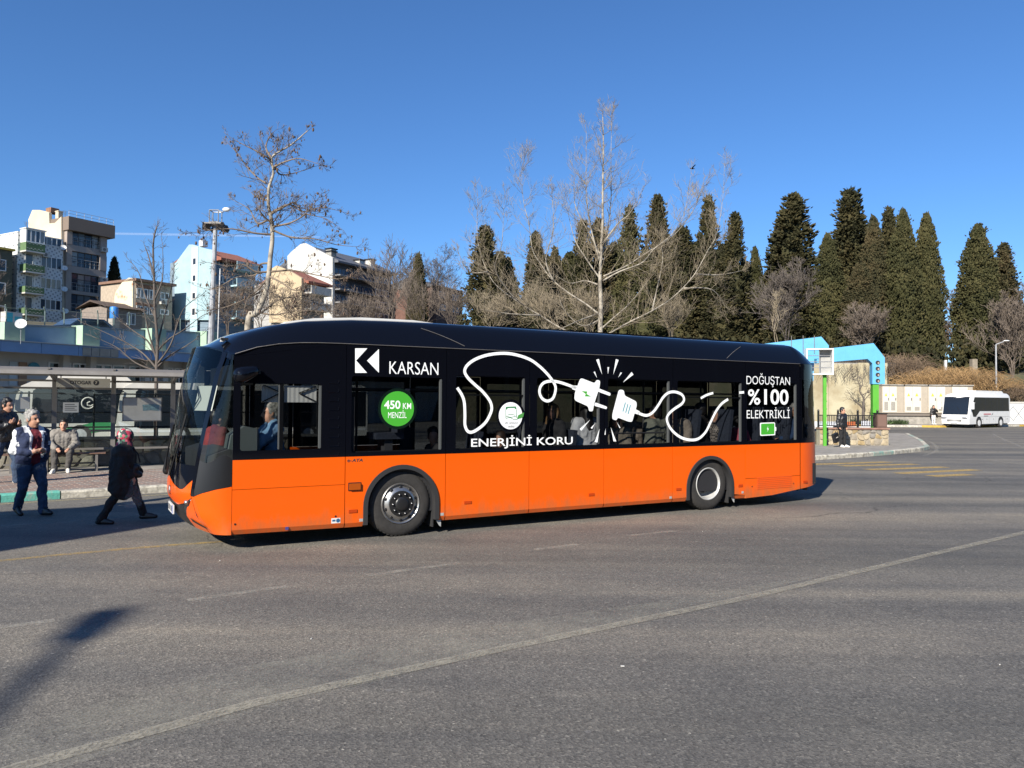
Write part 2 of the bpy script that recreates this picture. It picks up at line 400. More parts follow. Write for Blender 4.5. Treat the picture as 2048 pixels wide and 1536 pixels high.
# --- far right pavement with yellow and white kerb, in front of the retaining wall
F0 = [gnd(1560, 849.5), gnd(1700, 853), gnd(1880, 855), gnd(2120, 852)]
FB = [F0[3]+Vector((4, 14, 0)), F0[0]+Vector((-4, 14, 0))]
mb = MB(); mb.prism([(p.x, p.y) for p in F0+FB], -.05, .12, ax=2)
tag(mb.build('pavement', PAVE), kind='structure')
K_Y = mat('yellow_kerb_paint', (.55, .36, .06), .8, noise=.3, nscale=5)
kerb2 = tag(empty('kerb', (0, 0, 0)), kind='structure')
kerb_run(kerb2, F0, lambda i, c: K_Y if (i//2) % 2 == 0 else K_W, L=1.5, z1=.16, w=.3)

# --- hill behind everything
def dl(x, y):   # metres behind the back of the blue station building (left side)
    nx, ny = -.887, .462
    return (x+25.3)*nx+(y-38)*ny
def hill_z(x, y):
    a = dl(x, y)-9.0; b = y-76.0
    z = -1.0
    if a > 0: z = max(z, 5.2+4.6*smooth(a/34)+2.2*smooth((a-34)/60))
    if b > 0 and x > -22: z = max(z, 5.0+2.0*smooth(b/22)+4*smooth((b-25)/120))
    if b > 0 and x <= -22: z = max(z, 5.0)
    return z
HILL = mat('hill_soil', (.10, .085, .05), .95, col2=(.05, .055, .025), nscale=.35, bump=.5, bscale=2)
xs = np.arange(-170, 211, 3.0); ys = np.arange(24, 330, 3.0)
mb = MB(); mb.grid(lambda i, j: (xs[i], ys[j], hill_z(xs[i], ys[j])+(.25*math.sin(xs[i]*.3)*math.sin(ys[j]*.37) if hill_z(xs[i], ys[j]) > 0 else 0)), len(xs), len(ys))
tag(mb.build('hill', HILL, smooth_=True), kind='structure')
# litter on the tarmac
LIT = mat('litter_paper', (.5, .49, .46), .8)
for k, (px, py, L) in enumerate([(1245, 1333, .05), (623, 1278, .035), (440, 1122, .03), (2000, 1330, .03), (235, 1057, .03), (545, 1036, .03), (1405, 1063, .03)]):
    p = gnd(px, py); mb = MB(); mb.box((p.x, p.y, .004), (L*.55, L*.25, .005), Matrix.Rotation(k*1.3, 3, 'Z'))
    tag(mb.build('litter', LIT), 'small scrap of white litter lying on the tarmac', 'litter', 'scraps of litter on the tarmac')
# ------------------------------------------------------------------ the orange and black bus
BS = Vector((.8680026, .49655965, 0)); BT = Vector((-.49655965, .8680026, 0)); BO = Vector((-1.54727, 11.0515, 0))
def bs(px, py, y=0.0):
    d = ray(px, py); p0 = BO+BT*y; k = (p0-CP).dot(BT)/d.dot(BT); p = CP+d*k
    return ((p-BO).dot(BS), p.z)
def bw(s, y, z): return BO+BS*s+BT*y+Vector((0, 0, z))
def bus_paint(name, col):
    m = mat(name, col, .28, coat=.35, spec=.35); nt = m.node_tree; b = nt.nodes['Principled BSDF']; L = nt.links.new
    tc = nt.nodes.new('ShaderNodeTexCoord'); sp = nt.nodes.new('ShaderNodeSeparateXYZ'); L(tc.outputs['Object'], sp.inputs[0])
    mp = nt.nodes.new('ShaderNodeMapping'); mp.inputs['Scale'].default_value = (2.2, 1, .9); L(tc.outputs['Object'], mp.inputs[0])
    n = nt.nodes.new('ShaderNodeTexNoise'); n.inputs['Scale'].default_value = 3; n.inputs['Detail'].default_value = 7; n.inputs['Roughness'].default_value = .7; L(mp.outputs[0], n.inputs['Vector'])
    # road spray thrown up onto the skirt
    a = nt.nodes.new('ShaderNodeMath'); a.operation = 'MULTIPLY_ADD'; a.inputs[1].default_value = -1.35; a.inputs[2].default_value = .72; L(sp.outputs[2], a.inputs[0])
    s = nt.nodes.new('ShaderNodeMath'); s.operation = 'ADD'; L(a.outputs[0], s.inputs[0]); L(n.outputs['Fac'], s.inputs[1])
    f = ramp(nt, [(.62, (0, 0, 0)), (1.0, (.6, .6, .6))], s.outputs[0])
    x = nt.nodes.new('ShaderNodeMix'); x.data_type = 'RGBA'; L(f, x.inputs[0]); x.inputs[6].default_value = tuple(col)+(1,); x.inputs[7].default_value = (.30, .12, .045, 1); L(x.outputs[2], b.inputs['Base Color'])
    n2 = nt.nodes.new('ShaderNodeTexNoise'); n2.inputs['Scale'].default_value = 1.7; n2.inputs['Detail'].default_value = 1; L(tc.outputs['Object'], n2.inputs['Vector'])
    bp = nt.nodes.new('ShaderNodeBump'); bp.inputs['Strength'].default_value = .35; bp.inputs['Distance'].default_value = .012; L(n2.outputs['Fac'], bp.inputs['Height']); L(bp.outputs['Normal'], b.inputs['Coat Normal']); L(bp.outputs['Normal'], b.inputs['Normal'])
    return m
ORANGE = bus_paint('orange_paint', (.74, .097, .002))
ORANGE_D = mat('orange_reflector', (.42, .045, .004), .3)
BLK = M['gloss']
BGLASS = glass('bus_side_glass', (.50, .51, .52), .9, .0)
FGLASS = glass('bus_far_glass', (.14, .155, .16), .8, .0)
WGLASS = glass('bus_windscreen_glass', (.50, .54, .53), .6, .0)
DECAL = mat('white_decal', (.84, .86, .85), .45)
D_GREEN = mat('green_decal', (.055, .36, .03), .4)
D_GREEN2 = mat('dark_green_decal', (.03, .20, .07), .5)
D_TEAL = mat('teal_decal', (.02, .26, .32), .5)
D_DARK = mat('dark_print', (.03, .03, .035), .6)
AMBER = mat('amber_lens', (.34, .065, .004), .2)
INT_GREY = mat('interior_grey', (.055, .055, .06), .7)
INT_DARK = mat('interior_dark', (.016, .016, .018), .7)
INT_LIGHT = mat('interior_light_trim', (.33, .34, .33), .5)
SEAT = mat('seat_fabric', (.035, .045, .07), .9, noise=.5, nscale=30)
RUB = mat('tyre_rubber', (.032, .03, .028), .82, noise=.35, nscale=14, bump=.25, bscale=90)
CHROME = mat('chrome', (.50, .49, .47), .32, metal=.9, noise=.25, nscale=12)
RIMP = mat('rim_paint', (.55, .55, .53), .4, metal=.3, noise=.2, nscale=9)
HUB = mat('hub_black', (.014, .014, .015), .35)

bus = empty('city_bus', BO, BUS_RZ, 'long orange and black electric city bus with white cable graphics on its side', 'bus')
SEAM = [-2.345, -.857, .662, 2.104, 3.556, 5.05, 6.832, 8.338]
ZM, ZT, ZB = 1.170, 2.735, .20
def arch_pts(c, r, zb, top):
    # outline of a wheel arch from the right foot over the top to the left foot
    pts = []; zc = top-r
    pts.append((c+r, zb))
    for k in range(0, 25):
        a = math.pi*k/24; pts.append((c+r*math.cos(a), zc+r*math.sin(a)))
    pts.append((c-r, zb)); return pts
ARCH_F = (-.02, .575, 1.035); ARCH_R = (5.945, .575, .99)
def side_panel(name, s0, s1, zb0, zb1, zt, arch=None, m=ORANGE, y0=0.0, y1=.03, g=.0055, lip=True):
    o = [(s0+g, zt)]
    if lip: o += [(s0+g, zb0+.06)]
    else: o += [(s0+g, zb0)]
    if arch:
        a = arch_pts(arch[0], arch[1], zb0+.06, arch[2]); o += a[::-1]
    if lip: o += [(s1-g, zb1+.06)]
    else: o += [(s1-g, zb1)]
    o += [(s1-g, zt)]
    mb = MB(); mb.prism(o, y0, y1)
    if lip:   # inward folded lower lip
        segs = [(s0+g, s1-g)] if not arch else [(s0+g, arch[0]-arch[1]), (arch[0]+arch[1], s1-g)]
        for a, b in segs:
            za = lerp(zb0, zb1, (a-s0)/(s1-s0)); zz = lerp(zb0, zb1, (b-s0)/(s1-s0))
            mb.add([(a, 0.0, za+.06), (b, 0.0, zz+.06), (b, .028, zz), (a, .028, za)], [(0, 1, 2, 3)])
    return mb.build(name, m, bus)
side_panel('skirt_panel', SEAM[0], SEAM[1], .215, .197, .79-.003)
side_panel('skirt_panel', SEAM[0], SEAM[1], .79+.003, .79+.003, ZM, lip=False)
side_panel('skirt_panel', SEAM[1], SEAM[2], .195, .192, ZM, ARCH_F)
side_panel('skirt_panel', SEAM[2], SEAM[3], .192, .203, ZM)
side_panel('skirt_panel', SEAM[3], SEAM[4], .203, .203, ZM)
side_panel('skirt_panel', SEAM[4], SEAM[5], .203, .203, ZM)
side_panel('skirt_panel', SEAM[5], SEAM[6], .203, .17, ZM, ARCH_R)
side_panel('skirt_panel', SEAM[6], SEAM[7], .535+.003, .535+.003, ZM, lip=False)
mb = MB(); mb.prism([(SEAM[6]+.004, .53), (SEAM[6]+.004, .17), (7.55, .19), (SEAM[7]-.004, .27), (SEAM[7]-.004, .53)], 0, .03)
mb.build('skirt_panel', ORANGE, bus)
# grille in the rear skirt
mb = MB()
ga, gb = bs(1514, 956), bs(1583, 973)
for k in range(7):
    z = lerp(gb[1], ga[1], k/6); mb.bb(ga[0], gb[0], -.006, -.001, z-.007, z+.007)
mb.build('grille', mat('grille_orange', (.62, .085, .01), .5), bus)
# wheel arch trims: rubber lip and inner liner
for (c, r, top) in (ARCH_F, ARCH_R):
    ou = arch_pts(c, r, .215, top); inn = arch_pts(c, r-.062, .215, top-.062)
    mb = MB(); n = len(ou); vs = []
    for (a, b) in zip(ou, inn):
        vs += [(a[0], -.022, a[1]), (b[0], -.022, b[1]), (b[0], .12, b[1]), (a[0], .035, a[1])]
    mb.add(vs, [(4*i+j, 4*i+(j+1) % 4, 4*i+4+(j+1) % 4, 4*i+4+j) for i in range(n-1) for j in range(4)]+[(0, 1, 2, 3), (4*n-4, 4*n-3, 4*n-2, 4*n-1)])
    mb.build('wheel_arch', M['blackmatt'], bus, smooth_=30)
    li = arch_pts(c, r-.005, .24, top-.005); mb = MB(); vs = []
    for a in li: vs += [(a[0], .121, a[1]), (a[0], .62, a[1])]
    mb.add(vs, [(2*i, 2*i+1, 2*i+3, 2*i+2) for i in range(len(li)-1)])
    mb.add([(a[0], .62, a[1]) for a in li], [tuple(range(len(li)))])
    mb.build('wheel_well', INT_DARK, bus)
    mb = MB(); mb.bb(c+r-.07, c+r-.055, .06, .42, .10, .42); mb.build('mud_flap', M['blackmatt'], bus)
    mb = MB(); mb.add([(c+r-.03, .02, .20), (c+r+.05, .02, .20), (c+r+.05, .02, .10), (c+r+.02, .02, .12)], [(0, 1, 2, 3)]); mb.build('jacking_plate', INT_LIGHT, bus)

# upper black panels: one flush framed window in each bay
def rrect(x0, x1, z0, z1, r, k=4):
    P = []
    for (cx, cz, a0) in ((x1-r, z1-r, 0), (x0+r, z1-r, 90), (x0+r, z0+r, 180), (x1-r, z0+r, 270)):
        for i in range(k+1):
            a = R_(a0+90*i/k); P.append((cx+r*math.cos(a), cz+r*math.sin(a)))
    return P
def framed(name, s0, s1, z0, z1, op, y=0.0, g=.003, r=.035, m=BLK, par=None, gm=BGLASS, inward=1, ztl=None):
    par = par or bus
    k = 4; inn = rrect(*op, r, k); cs = [(s1-g, z1), (s0+g, z1 if ztl is None else ztl), (s0+g, z0), (s1-g, z0)]
    out = [cs[i//(k+1)] for i in range(len(inn))]; n = len(inn)
    vs = [(a[0], y, a[1]) for a in out]+[(b[0], y, b[1]) for b in inn]+[(b[0], y+.05*inward, b[1]) for b in inn]
    mb = MB(); mb.add(vs, [(i, (i+1) % n, n+(i+1) % n, n+i) for i in range(n) if out[i] != out[(i+1) % n] or True]+[(n+i, n+(i+1) % n, 2*n+(i+1) % n, 2*n+i) for i in range(n)])
    # drop degenerate quads
    F = []
    for f in mb.f:
        q = []
        for i in f:
            if not any((Vector(mb.v[i])-Vector(mb.v[j])).length < 1e-6 for j in q): q.append(i)
        F.append(tuple(q))
    mb.f = F; mb.m = [0]*len(F)
    fr = mb.build(name, m, par)
    mb = MB(); mb.add([(b[0], y+.004*inward, b[1]) for b in inn], [tuple(range(n))])
    mb.build('window_pane', gm, fr)
    return fr
OPEN = []
for (xl, xr, yt, yb) in [(481, 643, 767, 900), (703, 884, 754, 903), (912, 1050, 753, 897), (1074, 1200, 757, 891), (1216, 1340, 759, 888), (1355, 1484, 763, 886), (1494, 1594, 766, 882)]:
    xm = (xl+xr)/2; a = bs(xl, (yt+yb)/2)[0]; b = bs(xr, (yt+yb)/2)[0]; zt = bs(xm, yt)[1]; zb = bs(xm, yb)[1]
    OPEN.append((a, b, zb, zt))
ZL = [2.53, 2.66, 2.72, 2.735]
for i in range(7):
    s0, s1 = SEAM[i], SEAM[i+1]
    if i == 0:
        op = OPEN[0]
        f = framed('side_window', s0, s1, ZM+.004, ZT, op, ztl=2.50)
        P_ = [(s, zl_) for s, zl_ in [(s0+.004+k*(s1-s0-.008)/16, interp(s0+k*(s1-s0)/16, [-2.36, -2.2, -2.0, -1.75, -1.45, -1.1, 0], [2.53, 2.60, 2.655, 2.70, 2.728, 2.738, 2.738])-.006) for k in range(17)]]
        P_ += [(s1-.004, ZT+.001), (s0+.004, 2.503)]
        mb = MB(); mb.prism(P_, .001, .02); mb.build('header_panel', BLK, bus)
    else:
        f = framed('side_window', s0, s1, ZM+.004, ZT, OPEN[i])
    a, b, z0, z1 = OPEN[i]
    mb = MB(); mb.bb(b-.028, b-.002, .012, .055, z0+.01, z1-.02); mb.build('window_frame', INT_LIGHT, f)
    if i in (2, 5):
        mb = MB(); mb.bb(a+.03, b-.03, .01, .03, z0+.74*(z1-z0)-.012, z0+.74*(z1-z0)+.012); mb.build('hopper_rail', M['black'], f)
    if i == 0:
        xm = bs(564, 830)[0]
        mb = MB(); mb.bb(xm-.03, xm+.02, .01, .03, z0, z1); mb.build('sliding_rail', M['black'], f)
        mb = MB(); mb.bb(xm-.045, xm-.03, .01, .035, z0+.01, z1-.02); mb.build('window_frame', INT_LIGHT, f)
# backing behind the seams and the lower wall, interior side
def wallbits(y0, y1, m, name):
    mb = MB()
    for a, b in ((-2.3, ARCH_F[0]-ARCH_F[1]), (ARCH_F[0]+ARCH_F[1], ARCH_R[0]-ARCH_R[1]), (ARCH_R[0]+ARCH_R[1], 8.3)):
        mb.bb(a, b, y0, y1, .30, 1.03)
    mb.bb(-2.3, 8.3, y0, y1, 1.035, 1.24)
    for s in SEAM[1:]: mb.bb(s-.03, s+.03, y0, y1, 1.24, 2.72)
    mb.bb(-1.45, 8.3, y0, y1, 2.32, 2.70)
    return mb.build(name, m, bus)
wallbits(.051, .075, INT_DARK, 'inner_wall')

# ---- roof: cove and crown as one lofted shell
FRT_S = lambda y: -2.36-.30*(1-abs((1.275-y)/1.275)**2.5)
FRT_Z = lambda y: 2.53+.15*(1-abs((1.275-y)/1.275)**3)
def roof_zc(s): return interp(s, [-2.66, -2.45, -2.27, -1.9, -1.5, -.86, -.05, .6, 8.4], [2.685, 2.755, 2.83, 2.955, 3.04, 3.10, 3.125, 3.125, 3.12])
def roof_zl(s): return interp(s, [-2.36, -2.2, -2.0, -1.75, -1.45, -1.1, 0, 9], [2.53, 2.60, 2.655, 2.70, 2.728, 2.738, 2.738, 2.738])
ys_half = [0, .006, .02, .045, .08, .12, .17, .23, .30, .38, .5, .7, .95, 1.275]
YS = ys_half+[2.55-y for y in ys_half[-2::-1]]
SS = [0, .05, .12, .2, .3, .42, .55, .7, .9, 1.15, 1.45, 1.8, 2.3, 2.8, 3.5, 4.5, 6, 8, 10.66]
def roofP(i, j):
    y = YS[i]; ye = min(y, 2.55-y); s0 = FRT_S(y); u = SS[j]
    s = s0+(8.338-s0)*(u/10.66)
    sn = -2.66+(8.338+2.66)*(u/10.66)
    zc = roof_zc(sn)+.03*min(1, ye/1.2); zl = roof_zl(max(-2.36, s)); 
    w = 1-min(1, ye/.38); z = zc-(zc-zl)*w**1.75
    k = max(0, 1-u/.35); z = lerp(z, FRT_Z(y), k**1.5 if k > 0 else 0)
    return (s, y-.012*w*(1 if y < 1.2 else -1), z)
mb = MB(); mb.grid(roofP, len(YS), len(SS)); mb.build('roof', BLK, bus, smooth_=True)
mb = MB()   # drip groove along the cove
mb.tube([(s, -.008, roof_zl(s)-.004) for s in np.linspace(-2.33, 8.33, 40)], .006, 5); mb.build('gutter', M['greymetal'], bus)
for (a, b) in (((843, 660), (928, 698)), ((1441, 697), (1494, 688)),):
    mb = MB(); p, q = bs(*a, y=.16), bs(*b, y=.02)
    P_ = []
    for k in range(7):
        s = lerp(p[0], q[0], k/6); ye = lerp(.2, .02, k/6) if a[1] < b[1] else lerp(.02, .2, k/6)
        w = 1-ye/.38; zc = 3.125; P_.append((s, ye-.02, zc-(zc-2.738)*w**1.75+.004))
    mb.tube(P_, .004, 4); mb.build('roof_seam', M['greymetal'], bus)
# white equipment pod on the roof
mb = MB()
podp = [(-1.6, 3.03), (-1.2, 3.105), (-.5, 3.158), (.3, 3.165), (.62, 3.14), (.66, 3.05), (-1.6, 2.98)]
mb.prism(podp, .42, 2.13); mb.build('roof_pod', M['white'], bus)
mb = MB(); mb.prism([(1.6, 3.12), (1.8, 3.17), (7.4, 3.17), (7.6, 3.12)], .5, 2.05); mb.build('roof_pod', BLK, bus)

# ---- rear corner bay and rear face
def rearC(u):
    u2 = u if u <= .5 else 1-u
    if u2 < .25: w = u2/.25; p = (8.338+.70*w, .20*w**2.2)
    elif u2 < .33: w = (u2-.25)/.08; p = (9.038+.055*math.sin(w*math.pi/2), .20+.20*w)
    else: w = (u2-.33)/.17; p = (9.093+.02*w, .40+.875*w)
    return p if u <= .5 else (p[0], 2.55-p[1])
def rearN(u):
    a, b = rearC(max(0, u-.01)), rearC(min(1, u+.01)); t = Vector((b[0]-a[0], b[1]-a[1])); t.normalize(); return Vector((-t.y, t.x))
def rearP(u, z):
    c = rearC(u)
    if z <= 2.738:
        b = max(0, (z-1.17)/(2.738-1.17)); s = c[0]-.09*b*((c[0]-8.338)/.72)
        return (s, c[1], z)
    q = 1-((3.12-z)/.382)**(1/1.75) if z < 3.12 else 1
    n = rearN(u); d = .38*q; k = (c[0]-8.338)/.75
    return (c[0]-.09*k-d*1.35*k, c[1]+(d*(1-k*.3) if u < .5 else -d*(1-k*.3)), z)
def rear_strip(name, u0, u1, z0, z1, m, nu=14, nz=6, dz=0):
    mb = MB()
    def P(i, j):
        u = lerp(u0, u1, i/(nu-1)); zz0 = z0(u) if callable(z0) else z0
        return rearP(u, lerp(zz0, z1, j/(nz-1)))
    mb.grid(P, nu, nz); return mb.build(name, m, bus, smooth_=40)
zbr = lambda u: interp(u if u < .5 else 1-u, [0, .25, .33, .5], [.27, .33, .34, .34])
rear_strip('rear_corner_panel', 0.004, .262, zbr, ZM, ORANGE, 14)
rear_strip('rear_bumper', .266, .734, zbr, .82, ORANGE, 30)
rear_strip('rear_panel', .266, .734, .825, ZM, BLK, 30)
rear_strip('rear_corner_panel', .738, .996, zbr, ZM, ORANGE, 14)
rear_strip('rear_frame', .004, 1-.004, ZM+.004, 1.27, BLK, 50, 2)
for (a, b) in ((.004, .022), (.228, .30), (.70, .772), (.978, .996)): rear_strip('rear_pillar', a, b, 1.27, 2.42, BLK, 8)
rear_strip('rear_corner_window', .022, .228, 1.27, 2.42, BGLASS, 14)
rear_strip('rear_corner_window', .772, .978, 1.27, 2.42, BGLASS, 14)
rear_strip('rear_window', .30, .70, 1.27, 2.42, M['darkglass'], 20)
rear_strip('rear_frame', .004, 1-.004, 2.42, 2.735, BLK, 50, 4)
mb = MB(); us = np.linspace(.0, 1, 60); zs = [2.738, 2.78, 2.83, 2.89, 2.95, 3.0, 3.05, 3.09, 3.11, 3.12]
mb.grid(lambda i, j: rearP(us[i], zs[j]), 60, len(zs))
mb.add([rearP(u, 3.12) for u in us], [tuple(range(60))]); mb.build('rear_roof', BLK, bus, smooth_=50)
mb = MB(); a, b = rearP(.264, .36), rearP(.264, .82); mb.tube([rearP(.264, z) for z in (.36, .6, .82)], .005, 4); mb.build('bumper_seam', INT_DARK, bus)

# ---- front
def f_e(z): return interp(z, [.2, .33, .44, .65, .89, 1.24, 1.59, 1.94, 2.3, 2.68], [2.72, 2.83, 2.89, 2.952, 2.95, 2.925, 2.885, 2.84, 2.77, 2.66])
def f_a(z): return interp(z, [.2, .45, .74, 1.18, 1.62, 2.0, 2.3, 2.56], [2.52, 2.70, 2.786, 2.716, 2.633, 2.55, 2.49, 2.40])
YC = .12
def frontP(y, z, out=0.0):
    yy = min(y, 2.55-y); e, a = f_e(z), f_a(z)
    if yy >= YC: s = -e+(e-a)*((1.275-yy)/(1.275-YC))**2.3
    else:
        w = (yy/YC)**.5; s = -2.345+w*(-a+2.345)
    return (s-out, y, z)
def fstrip(name, cols, zb, zt, m, nz=8, out=0.0, par=None, smooth_=True):
    mb = MB(); mb.grid(lambda i, j: frontP(cols[i], lerp(zb(cols[i]), zt(cols[i]), j/(nz-1)), out), len(cols), nz)
    return mb.build(name, m, par or bus, smooth_=smooth_)
def sym(f): return lambda y: f(min(y, 2.55-y))
z_bot = sym(lambda y: interp(y, [0, .12, .4, .8, 1.275], [.215, .22, .25, .29, .32]))
z_side = sym(lambda y: interp(math.sqrt(min(y, YC)/YC), [0, .45, .8, 1.0], [.832, .80, .755, .715]))
z_v0 = sym(lambda y: interp(y, [.12, .2, .45, .75, 1.275], [.705, .69, .60, .55, .60]))
z_v1 = sym(lambda y: interp(y, [.12, .2, .40, .48, .6, .9, 1.275], [.93, .915, .80, .775, .775, .82, .90]))
z_top = sym(lambda y: FRT_Z(y))
side_cols = [YC*(k/14)**2 for k in range(15)]
sc2 = [2.55-y for y in side_cols[::-1]]
pil = [.12, .14, .165, .2]; mid = list(np.linspace(.2, 2.35, 34))
for cols, nm in ((side_cols, 0), (sc2, 1)):
    fstrip('front_corner_panel', cols, z_bot, z_side, ORANGE, 10)
    fstrip('front_side_panel', cols, lambda y: z_side(y)+.004, lambda y: 1.19+.05*math.sin(6*math.sqrt(min(y, 2.55-y)/YC)), BLK if nm else mat('black_satin', (.010, .010, .011), .3), 8)
    fstrip('front_quarter_window', cols[:13] if nm == 0 else cols[2:], lambda y: 1.194+.05*math.sin(6*math.sqrt(min(y, 2.55-y)/YC)), sym(lambda y: lerp(2.46, 2.50, y/YC)), WGLASS, 8)
    fstrip('front_quarter_frame', cols, sym(lambda y: lerp(2.46, 2.50, y/YC)), sym(lambda y: interp(y, [0, .12], [2.53, 2.585])), BLK, 3)
for p in (pil, [2.55-y for y in pil[::-1]]):
    fstrip('pillar', p, lambda y: .716, z_top, BLK, 16, .004)
    fstrip('bumper_corner', p, z_bot, lambda y: .712, ORANGE, 6)
V_IN = [y for y in mid]
fstrip('front_panel', V_IN, z_v0, z_v1, ORANGE, 6, .004)
fstrip('windscreen_lower', V_IN, lambda y: z_v1(y)+.003, lambda y: 1.10, BLK, 5)
fstrip('windscreen', V_IN, lambda y: 1.10, lambda y: z_top(y)-.02, WGLASS, 14)
fstrip('windscreen_header', V_IN, lambda y: z_top(y)-.02, z_top, BLK, 2)
fstrip('front_grille', [y for y in mid if .50 < y < 2.05], z_bot, lambda y: z_v0(y)-.004, M['black'], 5)
for side in (0, 1):
    c = [y for y in mid if y < .53]; c = c if not side else [2.55-y for y in c[::-1]]
    bt = fstrip('front_bumper', c, z_bot, sym(lambda y: interp(y, [.2, .3, .42, .53], [.69, .585, .545, .42])), ORANGE, 5, .004)
    fstrip('headlight', c, sym(lambda y: interp(y, [.2, .3, .42, .53], [.693, .588, .548, .43])), lambda y: z_v0(y)-.004, mat('headlight_lens', (.02, .02, .022), .08, spec=.8), 4)
    yl = .32 if not side else 2.23
    mb = MB(); p = frontP(yl, .625, .02); mb.ell(p, (.035, .035, .03)); mb.build('headlamp_bulb', CHROME, bus, smooth_=True)
    # fog lamp recess
    cf = [y for y in np.linspace(.16, .42, 6)]; cf = cf if not side else [2.55-y for y in cf[::-1]]
    fstrip('fog_lamp', cf, sym(lambda y: interp(y, [.16, .42], [.285, .36])), sym(lambda y: interp(y, [.16, .42], [.32, .41])), M['black'], 3, .012)
mb = MB(); pc = frontP(1.275, .50, .03)
mb.box((pc[0], 1.12, .47), (.02, .52, .12)); pl = mb.build('number_plate', M['white'], bus)
mb = MB(); mb.box((pc[0]-.011, .90, .47), (.003, .05, .11)); mb.mi = 1
for k, y in enumerate((.99, 1.06, 1.16, 1.25, 1.31)): mb.box((pc[0]-.011, y, .47), (.003, .035, .075))
mb.build('plate_print', [mat('plate_blue', (.02, .06, .35), .5), D_DARK], pl)
mb = MB(); pc = frontP(1.10, .72, .018)
mb.tube([(pc[0], 1.10+.055*math.cos(a), .72+.055*math.sin(a)) for a in np.linspace(0, 2*math.pi, 17)], .007, 5); mb.tube([(pc[0], 1.07, .70), (pc[0], 1.13, .74)], .008, 4); mb.build('badge', CHROME, bus)
# wiper and far-side mirror arm
mb = MB(); mb.tube([frontP(1.0, .93, .04), frontP(.75, 1.3, .035), frontP(.62, 1.75, .03)], .012, 5); mb.tube([frontP(1.9, .93, .04), frontP(1.5, 1.2, .035), frontP(1.2, 1.6, .03)], .012, 5)
mb.build('wiper', M['black'], bus)
mb = MB(); mb.cap(frontP(2.42, 1.05, .12), frontP(2.45, .86, .14), .035, .06, 8); mb.build('near_camera_pod', M['black'], bus, smooth_=True)
# white marker lamp on the front cap
mb = MB(); mb.box((-2.42, .42, 2.745), (.05, .07, .055)); mb.build('marker_lamp', M['white'], bus)
mb = MB(); mb.box((-2.40, .42, 2.752), (.09, .13, .03)); mb.build('marker_base', M['black'], bus)
# mirror housing
mb = MB(); a = bs(470, 748, -.16); b = bs(527, 743, -.16)
mb.cap((a[0]+.08, -.17, a[1]-.01), (b[0]-.12, -.12, b[1]+.0), .105, .075, 16, 5); mb.build('mirror_housing', BLK, bus, smooth_=True)
mb = MB(); mb.bar((b[0]-.12, -.1, b[1]), (b[0]-.05, .0, b[1]-.0), .1, .06); mb.build('mirror_bracket', M['black'], bus)
# vent slots behind the driver's window
for k in range(9):
    y = 763+k*(907-763)/8; a, b = bs(655, y), bs(678, y-.6); z = (a[1]+b[1])/2
    mb = MB(); P_ = rrect(a[0], b[0], z-.028, z+.028, .024, 3)
    mb.tube([(p[0], -.003, p[1]) for p in P_[10:]+P_[:2]], .0045, 4); mb.add([(p[0], -.001, p[1]) for p in P_], [tuple(range(len(P_)))])
    mb.build('vent_slot', [BLK], bus)

# ---- lamps, reflectors, stickers, flaps
a, b = bs(698, 980), bs(720, 966)
mb = MB(); mb.mi = 0; mb.bb(a[0], b[0], -.03, -.001, a[1], b[1]); lamp = mb.build('indicator_lamp', AMBER, bus)
mb = MB(); mb.bb(a[0]-.012, b[0]+.012, -.008, -.0012, a[1]-.012, b[1]+.012); mb.build('lamp_bezel', M['black'], lamp)
for (x0, x1, y0, y1) in [(697, 714, 1026, 1018.5), (928, 942.5, 1008, 1001.5), (1177, 1188, 992, 986), (1352, 1362, 981, 975.5), (1476.5, 1485, 974, 968.5), (1606.5, 1614.5, 966, 961)]:
    a, b = bs(x0, y0), bs(x1, y1); yy = -.001 if x0 < 1600 else .002
    mb = MB(); mb.bb(a[0], b[0], yy-.008, yy, a[1], b[1]); mb.build('side_reflector', ORANGE_D, bus)
a, b = bs(662.5, 1047), bs(680.5, 1035.5); mb = MB(); mb.bb(a[0], b[0], -.003, -.001, a[1], b[1]); st = mb.build('sticker', M['white'], bus)
mb = MB(); cx, cz = lerp(a[0], b[0], .75), (a[1]+b[1])/2; mb.lathe([(0, 0), (.028, 0), (.028, .001), (0, .001)], 12, Matrix(((1, 0, 0, cx), (0, 0, -1, -.0035), (0, 1, 0, cz), (0, 0, 0, 1)))); mb.bb(lerp(a[0], b[0], .1), lerp(a[0], b[0], .45), -.0045, -.0032, a[1]+.025, b[1]-.02); mb.build('sticker_print', mat('sticker_blue', (.02, .09, .2), .5), st)
a, b = bs(570.5, 1060), bs(577, 1053.5); mb = MB(); mb.bb(a[0], b[0], -.003, -.001, a[1], b[1]); mb.build('sticker', mat('sticker_navy', (.05, .05, .2), .5), bus)
for (x, y) in [(470, 1048.5), (671, 1032.5), (1504, 973), (1587, 967)]:
    s, z = bs(x, y); mb = MB(); mb.lathe([(0, 0), (.013, 0), (.013, .004), (0, .004)], 10, Matrix(((1, 0, 0, s), (0, 0, -1, -.001), (0, 1, 0, z), (0, 0, 0, 1)))); mb.build('lock', M['black'], bus)
for (x, y) in [(722, 1052), (884, 1038), (1341, 1001), (1485, 994)]:
    s, z = bs(x, y); z = max(z, .285); mb = MB(); mb.bb(s-.025, s+.025, -.004, -.001, z-.02, z+.02); mb.build('jacking_mark', INT_LIGHT, bus)

